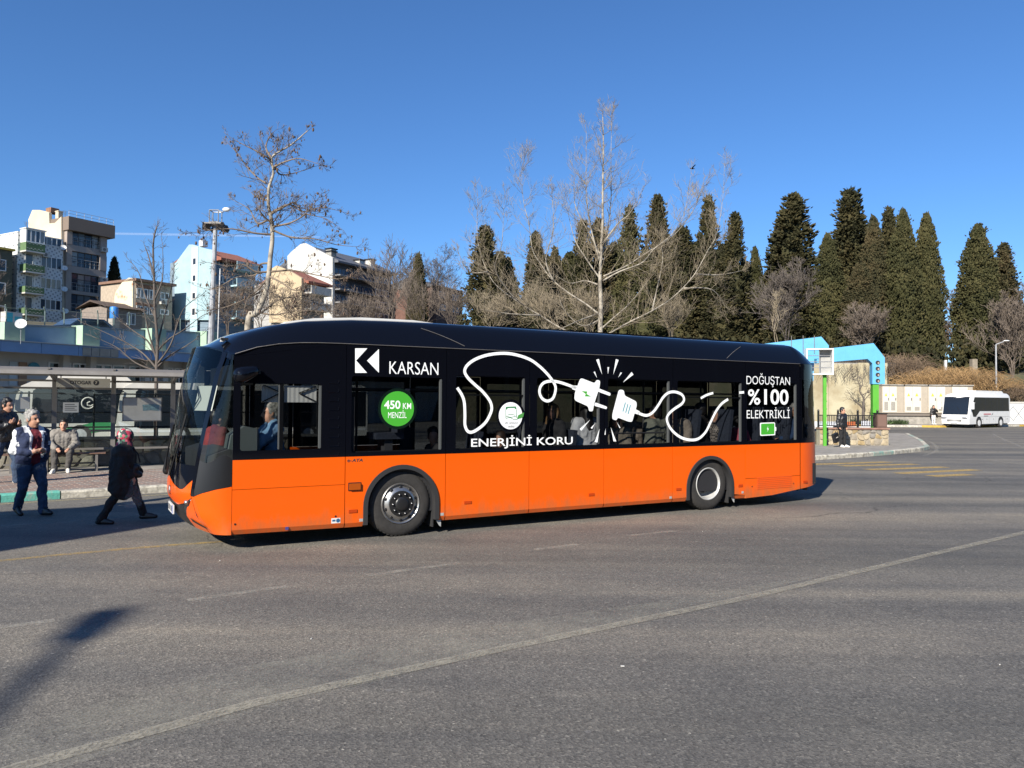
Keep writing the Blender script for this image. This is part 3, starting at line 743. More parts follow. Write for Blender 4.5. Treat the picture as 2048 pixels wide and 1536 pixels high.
# ---- underside, floor, ceiling, far side
mb = MB(); mb.bb(-2.2, ARCH_F[0]-.6, .1, 2.45, .24, .33); mb.bb(ARCH_F[0]-.6, ARCH_R[0]+.6, .64, 1.91, .24, .33); mb.bb(ARCH_F[0]+.6, ARCH_R[0]-.6, .1, 2.45, .24, .331); mb.bb(ARCH_R[0]+.6, 8.3, .1, 2.45, .30, .332)
mb.bb(8.3, 8.95, .35, 2.2, .36, .40)
mb.build('underbody', M['black'], bus)
mb = MB(); mb.bb(-2.5, 8.9, .08, 2.47, .34, .36); mb.bb(-.6, .6, .08, .66, .36, 1.07); mb.bb(5.3, 6.6, .08, .66, .36, 1.05); mb.bb(6.6, 8.9, .08, 2.47, .37, .75)
mb.build('floor', INT_DARK, bus)
mb = MB(); mb.bb(-1.8, 8.6, .09, 2.46, 2.44, 2.46); mb.bb(-1.4, 8.4, .35, 2.2, 2.42, 2.437); mb.build('ceiling', INT_GREY, bus)
mb = MB()
for y in (.45, 2.1):
    for a, b in ((-.7, 8.0),): mb.tube([(a, y, 2.12), (b, y, 2.12)], .017, 6)
for s in (-.5, .95, 2.3, 3.7, 4.9, 6.3): mb.tube([(s, .62 if int(s*10) % 2 else 1.9, .4), (s, .62 if int(s*10) % 2 else 1.9, 2.42)], .018, 6)
mb.tube([(3.7, .12, 1.42), (4.95, .12, 1.42)], .016, 6)
mb.build('handrail', INT_GREY, bus)
FY = 2.55
mb = MB(); mb.bb(-2.3, -2.22, FY-.03, FY, .25, ZM); mb.bb(-1.0, 1.15, FY-.03, FY, .25, ZM); mb.bb(2.55, 4.1, FY-.03, FY, .25, ZM); mb.bb(5.3, 8.33, FY-.03, FY, .25, ZM); mb.build('far_side_panel', ORANGE, bus)
fs = [(-2.345, -.95, 'door'), (-.95, 1.13, 'w'), (1.13, 2.55, 'door'), (2.55, 4.08, 'w'), (4.08, 5.35, 'door'), (5.35, 6.85, 'w'), (6.85, 8.338, 'w')]
for a, b, k in fs:
    if k == 'w':
        framed('far_side_window', a, b, ZM+.004, ZT, (a+.12, b-.12, 1.34, 2.28), y=FY, inward=-1, gm=FGLASS)
    else:
        d = framed('passenger_door', a, (a+b)/2, .28, 2.40, (a+.08, (a+b)/2-.07, .42, 2.22), y=FY, inward=-1, gm=FGLASS)
        d = framed('passenger_door', (a+b)/2, b, .28, 2.40, ((a+b)/2+.07, b-.08, .42, 2.22), y=FY, inward=-1, gm=FGLASS)
        mb = MB(); mb.bb(a, b, FY-.02, FY, 2.404, ZT); mb.build('door_header', BLK, bus)
# wheels
def wheel(s, y, front, far=False):
    yo = y
    root = None
    X = lambda: Matrix(((1, 0, 0, s), (0, 0, (1 if not far else -1), yo), (0, 1, 0, .475), (0, 0, 0, 1)))
    mb = MB()
    mb.lathe([(.295, .015), (.30, .0), (.335, -.006), (.40, -.004), (.445, .008), (.466, .03), (.475, .06), (.475, .25), (.462, .29), (.40, .30), (.29, .29)], 48, X(), cap=False)
    if not far:
        for k in range(48):      # shoulder blocks
            a = 2*math.pi*k/48; mb.box((s+.468*math.cos(a), yo+.04, .475+.468*math.sin(a)), (.012, .03, .026), Matrix.Rotation(-a, 3, 'Y'))
    w = mb.build('wheel', RUB, bus, smooth_=35)
    mb = MB()
    if front:
        mb.lathe([(.30, .03), (.297, .0), (.285, -.012), (.272, -.006), (.262, .012), (.255, .03), (.20, -.028), (.175, -.034), (.16, -.03), (.10, -.02), (.10, .05)], 40, X(), cap=False)
        rim = mb.build('rim', CHROME, w, smooth_=40)
        mb = MB()
        for k in range(10):
            a = 2*math.pi*(k+.5)/10; mb.ell((s+.232*math.cos(a), yo-.0, .475+.232*math.sin(a)), (.026, .012, .026), 8, 5)
        mb.build('rim_opening', M['black'], rim)
        mb = MB(); mb.lathe([(.186, -.030), (.182, -.045), (.13, -.05), (.105, -.05), (.10, -.065), (.085, -.075), (.05, -.08), (0, -.082)], 32, X(), cap=False)
        for k in range(10):
            a = 2*math.pi*k/10; mb.lathe([(.019, -.04), (.019, -.066), (.013, -.075), (0, -.076)], 6, X() @ Matrix.Translation((.142*math.cos(a), .142*math.sin(a), 0)), cap=False)
        mb.build('hub', HUB, rim, smooth_=40)
        mb = MB()
        for k in range(10):
            a = 2*math.pi*k/10; mb.lathe([(.011, -.0755), (.008, -.082), (0, -.083)], 6, X() @ Matrix.Translation((.142*math.cos(a), .142*math.sin(a), 0)), cap=False)
        mb.build('wheel_nut', M['steel'], rim, smooth_=True)
    else:
        mb.lathe([(.30, .03), (.297, .0), (.285, -.008), (.275, .0), (.265, .02), (.255, .07), (.235, .13), (.18, .165), (.10, .19)], 40, X(), cap=False)
        rim = mb.build('rim', RIMP, w, smooth_=40)
        mb = MB(); mb.lathe([(.17, .18), (.15, .13), (.115, .10), (.105, .06), (.08, .045), (0, .04)], 28, X(), cap=False)
        for k in range(8):
            a = 2*math.pi*k/8; mb.lathe([(.02, .17), (.02, .11), (0, .10)], 6, X() @ Matrix.Translation((.155*math.cos(a), .155*math.sin(a), 0)), cap=False)
        mb.build('hub', HUB, rim, smooth_=40)
    return w
wheel(-.02, .05, True); wheel(5.945, .05, False); wheel(-.02, 2.5, True, True); wheel(5.945, 2.5, False, True)

# seats
def seat(s, y, z):
    mb = MB(); mb.box((s, y, z+.44), (.42, .42, .09)); b = mb.build('seat', SEAT, bus)
    mb = MB(); mb.box((s+.22, y, z+.80), (.07, .42, .66), Matrix.Rotation(R_(8), 3, 'Y')); mb.build('seat_back', SEAT, b)
    mb = MB(); mb.box((s, y, z+.2), (.12, .3, .4)); mb.build('seat_leg', INT_GREY, b)
SEATS = [(1.05, .32, .36), (1.95, .32, .36), (2.8, .32, .36), (5.55, .32, .70), (6.35, .32, .70), (7.15, .32, .75), (7.95, .32, .75), (7.15, .8, .75), (7.95, .8, .75), (-.15, .36, 1.0), (.7, 2.2, .36), (3.1, 2.2, .36), (3.8, 2.2, .36), (6.2, 2.2, .7), (7.2, 2.2, .75), (8.0, 2.2, .75)]
for q in SEATS: seat(*q)
# driver's cab
mb = MB(); mb.prism([(-2.62, 1.05), (-2.62, 1.22), (-2.35, 1.30), (-2.0, 1.24), (-1.95, .75), (-2.62, .75)], .16, 2.4); dash = mb.build('dashboard', INT_GREY, bus)
mb = MB(); mb.prism([(-2.36, 1.24), (-2.32, 1.48), (-2.15, 1.60), (-1.98, 1.56), (-1.95, 1.24)], .22, .62); mb.build('instrument_binnacle', mat('console_grey', (.13, .15, .15), .5), bus)
mb = MB(); cx = Vector((-1.78, .62, 1.36)); q = Matrix.Rotation(R_(-28), 3, 'Y')
mb.tube([cx+q @ Vector((.22*math.cos(a), .22*math.sin(a), 0)) for a in np.linspace(0, 2*math.pi, 25)], .015, 6); mb.tube([cx+q @ Vector((-.22, 0, 0)), cx+q @ Vector((.22, 0, 0))], .014, 5); mb.tube([cx, cx+Vector((-.3, 0, -.3))], .03, 6)
mb.build('steering_wheel', M['black'], bus)
mb = MB(); mb.box((-1.12, .62, .9), (.46, .46, .12)); b_ = mb.build('driver_seat', SEAT, bus)
mb = MB(); mb.box((-.86, .62, 1.32), (.1, .44, .78), Matrix.Rotation(R_(10), 3, 'Y')); mb.build('seat_back', SEAT, b_)
mb = MB(); mb.bb(-.74, -.70, .1, 1.25, .4, 2.0); mb.build('cab_partition', INT_GREY, bus)
mb = MB(); a = bs(505, 775, .5); mb.bb(-2.3, -2.0, .5, 2.2, 2.15, 2.42); mb.build('destination_display', M['black'], bus)
# sun blinds with scissor arms at the cab side window and the windscreen
def blind(x0, x1, yt, yb, y, arms):
    a = bs(x0, yb, y); b = bs(x1, yt, y); mb = MB()
    n = 14; vs = []
    for k in range(n+1): vs += [(lerp(a[0], b[0], k/n), y+(.004 if k % 2 else 0), a[1]), (lerp(a[0], b[0], k/n), y+(.004 if k % 2 else 0), b[1])]
    mb.add(vs, [(2*k, 2*k+1, 2*k+3, 2*k+2) for k in range(n)]); o = mb.build('sun_blind', mat('blind_fabric', (.74, .74, .68), .8), bus)
    mb = MB()
    for (p, q) in arms: A, B = bs(*p, y=y-.02), bs(*q, y=y-.02); mb.bar((A[0], y-.02, A[1]), (B[0], y-.02, B[1]), .012, .022, (0, 1, 0))
    mb.build('blind_arm', M['black'], o)
blind(523, 563, 772, 804.5, .045, [((527, 770), (562, 785)), ((562, 785), (524, 804))])
blind(568, 633, 772, 804.5, .045, [((632, 773), (598, 786)), ((598, 786), (632, 803))])
mb = MB(); mb.add([frontP(y, z, -.10) for y in (.75, .26) for z in (1.80, 2.13)], [(0, 1, 3, 2)]); o = mb.build('sun_blind', bpy.data.materials['blind_fabric'], bus)
mb = MB(); mb.bar(frontP(.75, 2.12, -.08), frontP(.60, 1.97, -.08), .012, .02, (0, 1, 0)); mb.bar(frontP(.60, 1.97, -.08), frontP(.75, 1.81, -.08), .012, .02, (0, 1, 0)); mb.build('blind_arm', M['black'], o)
# ---- graphics on the bus side
from mathutils.geometry import tessellate_polygon
GY = -.0045
def flat(name, polys, m, y=GY, par=None):
    """polys: list of pixel outlines converted to points on the side of the bus"""
    mb = MB()
    for po in polys:
        pts = [bs(*p) for p in po]
        mb.add([(s, y, z) for s, z in pts], [tuple(t) for t in tessellate_polygon([[Vector((s, z, 0)) for s, z in pts]])])
    return mb.build(name, m, par or bus)
def z5(p): return (900+p[0]/6.0235, 680+p[1]/6.0235)
def z6(p): return (1120+p[0]/5.389, 700+p[1]/5.389)
def z3(p): return (680+p[0]/3.49, 660+p[1]/3.49)
def z5b(p): return (1320+p[0]/4.042, 660+p[1]/4.042)
def spline(P, n=8):
    P = [Vector(p) for p in P]; out = []
    for i in range(len(P)-1):
        a, b, c, d = P[max(0, i-1)], P[i], P[i+1], P[min(len(P)-1, i+2)]
        for k in range(n):
            t = k/n; out.append(.5*((2*b)+(c-a)*t+(2*a-5*b+4*c-d)*t*t+(-a+3*b-3*c+d)*t**3))
    out.append(P[-1]); return out
def ribbon(name, px, w, m, y=GY):
    pts = spline([Vector(bs(*p)).to_2d() for p in px]); mb = MB(); vs = []
    for i, p in enumerate(pts):
        t = (pts[min(i+1, len(pts)-1)]-pts[max(i-1, 0)]).normalized(); n = Vector((-t.y, t.x)); ww = w(i/(len(pts)-1)) if callable(w) else w
        vs += [(p.x+n.x*ww/2, y, p.y+n.y*ww/2), (p.x-n.x*ww/2, y, p.y-n.y*ww/2)]
    mb.add(vs, [(2*i, 2*i+1, 2*i+3, 2*i+2) for i in range(len(pts)-1)]); return mb.build(name, m, bus)
c1 = [(85, 575), (140, 660), (170, 750), (178, 900), (180, 1030), (222, 1105), (300, 1095), (420, 1000), (488, 880), (500, 800), (470, 720), (390, 620), (300, 540), (210, 450), (175, 370), (220, 290), (330, 220), (480, 175), (650, 160), (800, 180), (960, 235), (1080, 320), (1180, 420), (1240, 500), (1270, 570), (1260, 650), (1230, 710), (1170, 735), (1110, 705), (1078, 640), (1085, 570), (1130, 515), (1210, 495), (1300, 505), (1400, 535), (1530, 585)]
ribbon('cable_graphic', [z5(p) for p in c1], .046, DECAL)
c2 = [(840, 680), (930, 705), (1000, 670), (1060, 590), (1110, 510), (1170, 460), (1240, 452), (1310, 480), (1335, 530), (1310, 580), (1230, 635), (1170, 690), (1150, 750), (1180, 830), (1240, 900), (1320, 950), (1420, 970), (1500, 950), (1570, 880), (1620, 780), (1680, 660), (1740, 580), (1810, 530)]
ribbon('cable_graphic', [z6(p) for p in c2], .048, DECAL)
ribbon('cable_graphic', [z6(p) for p in [(1515, 520), (1580, 485), (1650, 463)]], .042, DECAL)
ribbon('cable_graphic', [z6(p) for p in [(1930, 460), (1955, 458), (1982, 455)]], .046, DECAL)
def rounded(P, r, n=4):
    P = [Vector(p) for p in P]; out = []
    for i, p in enumerate(P):
        a = (P[i-1]-p); b = (P[(i+1) % len(P)]-p); rr = min(r, a.length*.45, b.length*.45)
        A = p+a.normalized()*rr; B = p+b.normalized()*rr
        for k in range(n+1):
            t = k/n; out.append((A*(1-t)**2+p*2*t*(1-t)+B*t*t).to_tuple())
    return out
plug1 = rounded([(1570, 455), (1740, 520), (1765, 478), (1808, 490), (1800, 570), (1735, 765), (1718, 860), (1672, 858), (1662, 800), (1495, 725), (1500, 640)], 32)
flat('plug_graphic', [[z5(p) for p in plug1]], DECAL, GY-.0005)
flat('plug_graphic', [[z5(p) for p in rounded([(1785, 580), (1935, 640), (1928, 675), (1775, 620)], 16)], ], DECAL, GY)
flat('plug_graphic', [[z5(p) for p in rounded([(1745, 750), (1893, 805), (1884, 835), (1735, 792)], 16)]], DECAL, GY)
flat('plug_graphic', [[z5(p) for p in [(1458, 548), (1535, 550), (1520, 612), (1470, 592)]]], DECAL, GY)
flat('bolt_graphic', [[z5(p) for p in [(1583, 615), (1652, 620), (1642, 650), (1697, 681), (1622, 679), (1632, 650)]]], D_GREEN, GY-.002)
plug2 = rounded([(632, 425), (690, 432), (692, 490), (822, 555), (826, 600), (775, 775), (735, 772), (622, 728), (605, 760), (560, 745), (562, 690)], 26)
flat('plug_graphic', [[z6(p) for p in plug2]], DECAL, GY-.0005)
flat('plug_graphic', [[z6(p) for p in [(808, 635), (858, 662), (850, 698), (790, 680)]]], DECAL, GY)
for (a, b) in (((703, 566), (675, 664)), ((730, 582), (705, 677)), ((757, 592), (731, 690))):
    ribbon('socket_stripe', [z6(a), z6(b)], .018, D_TEAL, GY-.002)
sp = [[(388, 105), (418, 97), (452, 265)], [(510, 185), (528, 185), (515, 262)], [(600, 97), (630, 108), (572, 265)], [(360, 238), (375, 232), (398, 302)], [(652, 240), (667, 246), (625, 298)], [(770, 237), (790, 265), (675, 352)],
      [(325, 750), (210, 850), (228, 870)], [(375, 793), (330, 838), (343, 852)], [(425, 845), (372, 990), (402, 997)], [(490, 845), (478, 912), (490, 914)], [(545, 830), (575, 985), (605, 985)], [(610, 775), (640, 842), (650, 838)]]
for q in sp: flat('spark_graphic', [[z6(p) for p in q]], DECAL)
flat('logo_graphic', [[z3(p) for p in [(105, 128), (190, 128), (112, 213), (188, 299), (105, 299)]]], DECAL)
flat('logo_graphic', [[z3(p) for p in [(271, 133), (271, 299), (188, 214)]]], DECAL)
def disc(name, px, py, rx, m, y, ring=None):
    c = bs(px, py); mb = MB(); n = 40; e = bs(px+rx, py); r = abs(e[0]-c[0])
    if ring: 
        r2 = r*ring; vs = [(c[0]+q*math.cos(2*math.pi*k/n), y, c[1]+q*math.sin(2*math.pi*k/n)) for q in (r, r2) for k in range(n)]; mb.add(vs, [(k, (k+1) % n, n+(k+1) % n, n+k) for k in range(n)])
    else: mb.add([(c[0]+r*math.cos(2*math.pi*k/n), y, c[1]+r*math.sin(2*math.pi*k/n)) for k in range(n)], [tuple(range(n))])
    return mb.build(name, m, bus)
disc('range_badge_backing', 795, 817.5, 38, mat('badge_backing', (.004, .012, .008), .2), GY+.001)
gb_ = disc('range_badge', 795, 817.5, 32.6, D_GREEN, GY)
disc('emblem_backing', 1021, 831, 27.5, M['gloss'], GY+.001)
disc('round_emblem', 1021, 831.5, 23.4, DECAL, GY)
def btext(body, x0, x1, yt, yb, m, y=GY-.0015, bold=0.0, name='lettering', shear=0):
    xm = (x0+x1)/2; s0 = bs(x0, (yt+yb)/2)[0]; s1 = bs(x1, (yt+yb)/2)[0]; z1 = bs(xm, yt)[1]; z0 = bs(xm, yb)[1]
    return text_obj(name, body, m, bus, s0, s1, z0, z1, y, bold, shear=shear)
btext('KARSAN', 778.5, 876.5, 724, 749, DECAL, bold=-.004)
btext('450', 768, 800.5, 801, 818, DECAL, bold=.022); btext('KM', 805.5, 822, 806, 818, DECAL, bold=.003)
btext('MENZİL', 776, 813, 820, 836, DECAL, bold=0)
btext('ENERJİNİ KORU', 942, 1145, 870, 896, DECAL, bold=.010)
btext('DOĞUŞTAN', 1492.5, 1579.5, 747, 774, DECAL, bold=-.004)
btext('%', 1495.5, 1520, 778.5, 809.5, DECAL, bold=.014); btext('100', 1528, 1576.5, 778.5, 809.5, DECAL, bold=.02)
btext('ELEKTRİKLİ', 1493, 1579, 814.5, 836.5, DECAL, bold=-.002)
btext('e-', 694.5, 703, 919, 924.5, D_DARK, y=-.002, bold=.02); btext('ATA', 703.5, 725.5, 917.5, 923.5, D_DARK, y=-.002, bold=.03, shear=.3)
flat('battery_graphic', [[z5b(p) for p in rounded([(806, 750), (928, 746), (930, 785), (938, 785), (938, 815), (930, 815), (930, 850), (808, 856)], 10)]], DECAL, GY)
flat('battery_graphic', [[z5b(p) for p in rounded([(815, 758), (923, 754), (923, 842), (815, 847)], 8)]], D_GREEN, GY-.001)
flat('bolt_graphic', [[z5b(p) for p in [(872, 775), (862, 803), (870, 803), (866, 825), (878, 796), (869, 796)]]], DECAL, GY-.002)
# small bus and leaf drawn inside the round emblem
ln = lambda pts, w=.008, m=D_GREEN2: ribbon('emblem_drawing', [z5(p) for p in pts], w, m, GY-.0015)
flat('emblem_drawing', [[z5(p) for p in [(668, 835), (672, 805), (790, 800), (800, 830), (780, 832), (778, 818), (690, 820), (688, 836)]]], D_GREEN2, GY-.0015)
for pts in ([(670, 835), (670, 945)], [(798, 835), (800, 940)], [(690, 905), (730, 895), (780, 905)], [(670, 915), (730, 930), (798, 915)], [(672, 945), (720, 935), (780, 960), (850, 935)]): ln(pts)
flat('emblem_leaf', [[z5(p) for p in [(805, 945), (820, 905), (890, 872), (880, 925), (850, 945)]]], mat('leaf_decal', (.07, .27, .06), .5), GY-.0016)
btext('sıfır emisyon', 1009, 1035.5, 843.5, 848.5, D_DARK, y=GY-.002); btext('otobüs', 1016, 1028.5, 850, 855, D_DARK, y=GY-.002)
# ------------------------------------------------------------------ left side: shelter, wall, parked buses, station, houses
def hitv(px, py, o, e):
    """where the line of sight meets the vertical plane through o along e: (distance along e, z)"""
    n = Vector((-e.y, e.x, 0)); d = ray(px, py); k = (o-CP).dot(n)/d.dot(n); p = CP+d*k
    return (p-o).dot(e), p.z
# ---- shelter
SU = Vector((.89, .455, 0)).normalized(); SV = Vector((-SU.y, SU.x, 0))
p0 = gnd(107, 941, .13); S0 = Vector((p0.x, p0.y, .13)); SRZ = math.atan2(SU.y, SU.x)
S0 = dep(107, 900, 19.6); S0.z = .13
shel = empty('bus_shelter', S0, SRZ, 'grey metal bus shelter with glass back and OTOGAR 7 sign', 'bus shelter')
def sx(px, py=850): return hitv(px, py, Vector((S0.x, S0.y, 0)), SU)
X1, X2 = sx(226)[0], sx(345)[0]; XP = [X1*-1, 0, X1, X2]
SH = M['greymetal']
for x in XP:
    mb = MB(); mb.bb(x-.055, x+.055, -.06, .06, 0, 2.42); mb.build('post', SH, shel)
    mb = MB(); mb.bar((x, 0, 2.3), (x, -1.35, 2.42), .06, .09); mb.build('roof_arm', SH, shel)
XR = hitv(369, 752, Vector((S0.x, S0.y, 0))-SV*1.5, SU)[0]
SRF = mat('shelter_roof', (.15, .14, .13), .5, noise=.15)
mb = MB(); mb.prism([(-1.62, 2.40), (-1.58, 2.50), (-1.45, 2.56), (-1.40, 2.555), (-1.42, 2.40)], XP[0]-.9, XR, ax=0); mb.build('front_beam', SRF, shel)
mb = MB(); mb.bb(XP[0]-.9, XR, .2, .35, 2.40, 2.48); mb.build('rear_beam', SRF, shel)
mb = MB(); mb.prism([(-1.40, 2.545), (.2, 2.47), (.2, 2.458), (-1.40, 2.533)], XP[0]-.9, XR, ax=0); mb.build('roof', glass('roof_glass', (.50, .50, .48), .8), shel)
mb = MB(); mb.bb(XP[0]-.9, XR+.003, -1.66, -1.6, 2.39, 2.47); mb.build('fascia', mat('fascia_metal', (.25, .235, .22), .45, noise=.2), shel)
for x in (XP[1]-.02, XP[2]+.02):
    mb = MB(); mb.bar((x, -1.6, 2.53), (x, .3, 2.5), .06, .04); mb.build('roof_joint', M['greymetal'], shel)
for a, b in zip(XP[:-1], XP[1:]):
    mb = MB(); mb.bb(a+.07, b-.07, -.006, .006, .55, 2.05); mb.build('glass_panel', M['glassclear'], shel)
    for z in (.52, 2.08, 2.27):
        mb = MB(); mb.bb(a+.056, b-.056, -.025, .025, z-.025, z+.025); mb.build('rail', SH, shel)
a = sx(115, 772)[0]; b = sx(221, 772)[0]
mb = MB(); mb.bb(a, b, -.50, -.44, 2.10, 2.33); sg = mb.build('sign_board', mat('sign_beige', (.48, .46, .40), .6, noise=.1), shel)
DT = D_DARK
za, zb = 2.175, 2.27
text_obj('lettering', 'OTOGAR', DT, sg, lerp(a, b, .25), lerp(a, b, .645), za, zb, -.503, .03)
mb = MB(); cx = lerp(a, b, .735); mb.add([(cx+.068*math.cos(q), -.502, (za+zb)/2+.068*math.sin(q)) for q in np.linspace(0, 2*math.pi, 24, endpoint=False)], [tuple(range(24))]); mb.build('number_disc', DT, sg)
text_obj('lettering', '7', mat('sign_light', (.5, .47, .4), .6), sg, cx-.026, cx+.026, za+.01, zb-.01, -.504, .04)
for x in (a+.1, b-.1):
    mb = MB(); mb.bb(x-.012, x+.012, -.48, -.46, 2.33, 2.42); mb.build('hanger', SH, sg)
# whiteboard notice and paper
a, zt = sx(247, 806); b, zb = sx(321, 850)
mb = MB(); mb.bb(a, b, -.05, -.02, zb, zt); wb = mb.build('notice_board', mat('board_face', (.50, .49, .45), .6, noise=.12, nscale=6), shel)
mb = MB(); mb.bb(a-.025, b+.025, -.052, -.016, zt, zt+.025); mb.bb(a-.025, b+.025, -.052, -.016, zb-.025, zb); mb.bb(a-.025, a, -.052, -.016, zb, zt); mb.bb(b, b+.025, -.052, -.016, zb, zt); mb.build('board_frame', SH, wb)
for k, (u, r) in enumerate(((.62, -.1), (.84, .08))):
    mb = MB(); mb.box((lerp(a, b, u), -.054, lerp(zb, zt, .58)), (.2, .004, .16), Matrix.Rotation(r, 3, 'Y')); mb.build('leaflet', mat('leaflet_blue', (.22, .36, .40), .6, noise=.5, nscale=30), wb)
a, zt = sx(126, 815); b, zb = sx(157, 835)
mb = MB(); mb.bb(a, b, -.016, -.010, zb, zt); nb = mb.build('paper_notice', mat('paper', (.55, .56, .56), .7), shel)
for k in range(4):
    mb = MB(); mb.bb(a+.04, b-.04-.05*(k % 2), -.018, -.0165, lerp(zb, zt, .2+k*.19), lerp(zb, zt, .27+k*.19)); mb.build('print_line', D_DARK, nb)
a, zt = sx(41, 804); b, zb = sx(59, 828)
mb = MB(); mb.bb(a, b, -.016, -.010, zb, zt); mb.build('paper_notice', bpy.data.materials['paper'], shel)
# bench
bench = empty('bench', S0-SV*.55, SRZ, 'long slatted metal bench inside the bus shelter', 'bench')
bx0, bx1 = XP[0]+.3, XP[2]-.15
for k in range(5):
    mb = MB(); mb.bb(bx0, bx1, -.22+k*.1, -.14+k*.1, .43, .455); mb.build('slat', mat('bench_wood', (.16, .09, .06), .6, noise=.35, nscale=8) if k == 0 else bpy.data.materials['bench_wood'], bench)
for x in (bx0+.2, -.1, bx1-.2):
    mb = MB(); mb.bb(x-.03, x+.03, -.2, .24, .0, .425); mb.build('leg', SH, bench)
mb = MB(); mb.bb(bx0, bx1, .2, .23, .16, .2); mb.build('stretcher', SH, bench)
# ---- stone wall behind the shelter, with pieced stones
def cellwall(name, o, rz, L, H, cw, ch, mats, mortar, depth=.28, seed=1, label='', cat='wall', cap=None, ends=True):
    rng = random.Random(seed); root = empty(name, o, rz, label, cat)
    mb = MB(); mb.bb(0, L, .03, depth, -.05, H); mb.build('mortar', mortar, root)
    nx, nz = max(1, round(L/cw)), max(1, round(H/ch)); J = {}
    for i in range(nx+1):
        for j in range(nz+1):
            x = L*i/nx; z = H*j/nz
            if 0 < i < nx: x += rng.uniform(-.36, .36)*L/nx
            if 0 < j < nz: z += rng.uniform(-.36, .36)*H/nz
            J[i, j] = Vector((x, z))
    for i in range(nx):
        for j in range(nz):
            q = [J[i, j], J[i+1, j], J[i+1, j+1], J[i, j+1]]; c = sum(q, Vector((0, 0)))/4
            # cut corners for an irregular outline
            P = []
            for k in range(4):
                p = q[k]; a = q[k-1]; b = q[(k+1) % 4]; t = rng.uniform(.12, .33)
                P += [lerp(p, a, t*rng.uniform(.3, 1)), lerp(p, b, t)]
            P = [c+(p-c)*(1-.05/max(.1, (p-c).length)*.28) for p in P]
            d = rng.uniform(.015, .05); m_ = MB(); n = len(P)
            vs = [(p.x, .029, p.y) for p in P]+[(c.x+(p.x-c.x)*.9, .03-d, c.y+(p.y-c.y)*.9) for p in P]
            vs.append((c.x, .03-d-rng.uniform(0, .02), c.y))
            m_.add(vs, [(k, (k+1) % n, n+(k+1) % n, n+k) for k in range(n)]+[(n+k, n+(k+1) % n, 2*n) for k in range(n)])
            m_.build('stone', rng.choice(mats), root)
    if cap: 
        mb = MB(); mb.bb(-.03, L+.03, -.06, depth+.03, H, H+.07); mb.build('coping', cap, root)
    return root
ST = [mat('stone_%d' % i, c, .9, noise=.4, nscale=5, bump=.4, bscale=18) for i, c in enumerate([(.20, .18, .14), (.24, .20, .14), (.17, .16, .14), (.27, .25, .20)])]
MORT = mat('mortar', (.17, .155, .13), .95, noise=.3, nscale=4)
w0 = S0+SU*(XP[0]-4)+SV*.75
cellwall('stone_wall', Vector((w0.x, w0.y, .13)), SRZ, 12.5, .72, .42, .36, ST, MORT, label='low irregular stone wall behind the bus shelter bench', seed=4, cap=mat('coping_dark', (.10, .095, .085), .8))
# metal railing on it
rail = empty('railing', Vector((w0.x, w0.y, .13))+SV*.14, SRZ, 'dark metal railing on top of the low stone wall', 'railing')
mb = MB()
for z in (1.05, 1.45, 1.95): mb.tube([(0, 0, z), (12.5, 0, z)], .02, 5)
mb.build('rail', M['black'], rail)
for k in range(9):
    mb = MB(); mb.tube([(.2+k*1.5, 0, .79), (.2+k*1.5, 0, 2.0)], .028, 6); mb.build('post', M['black'], rail)

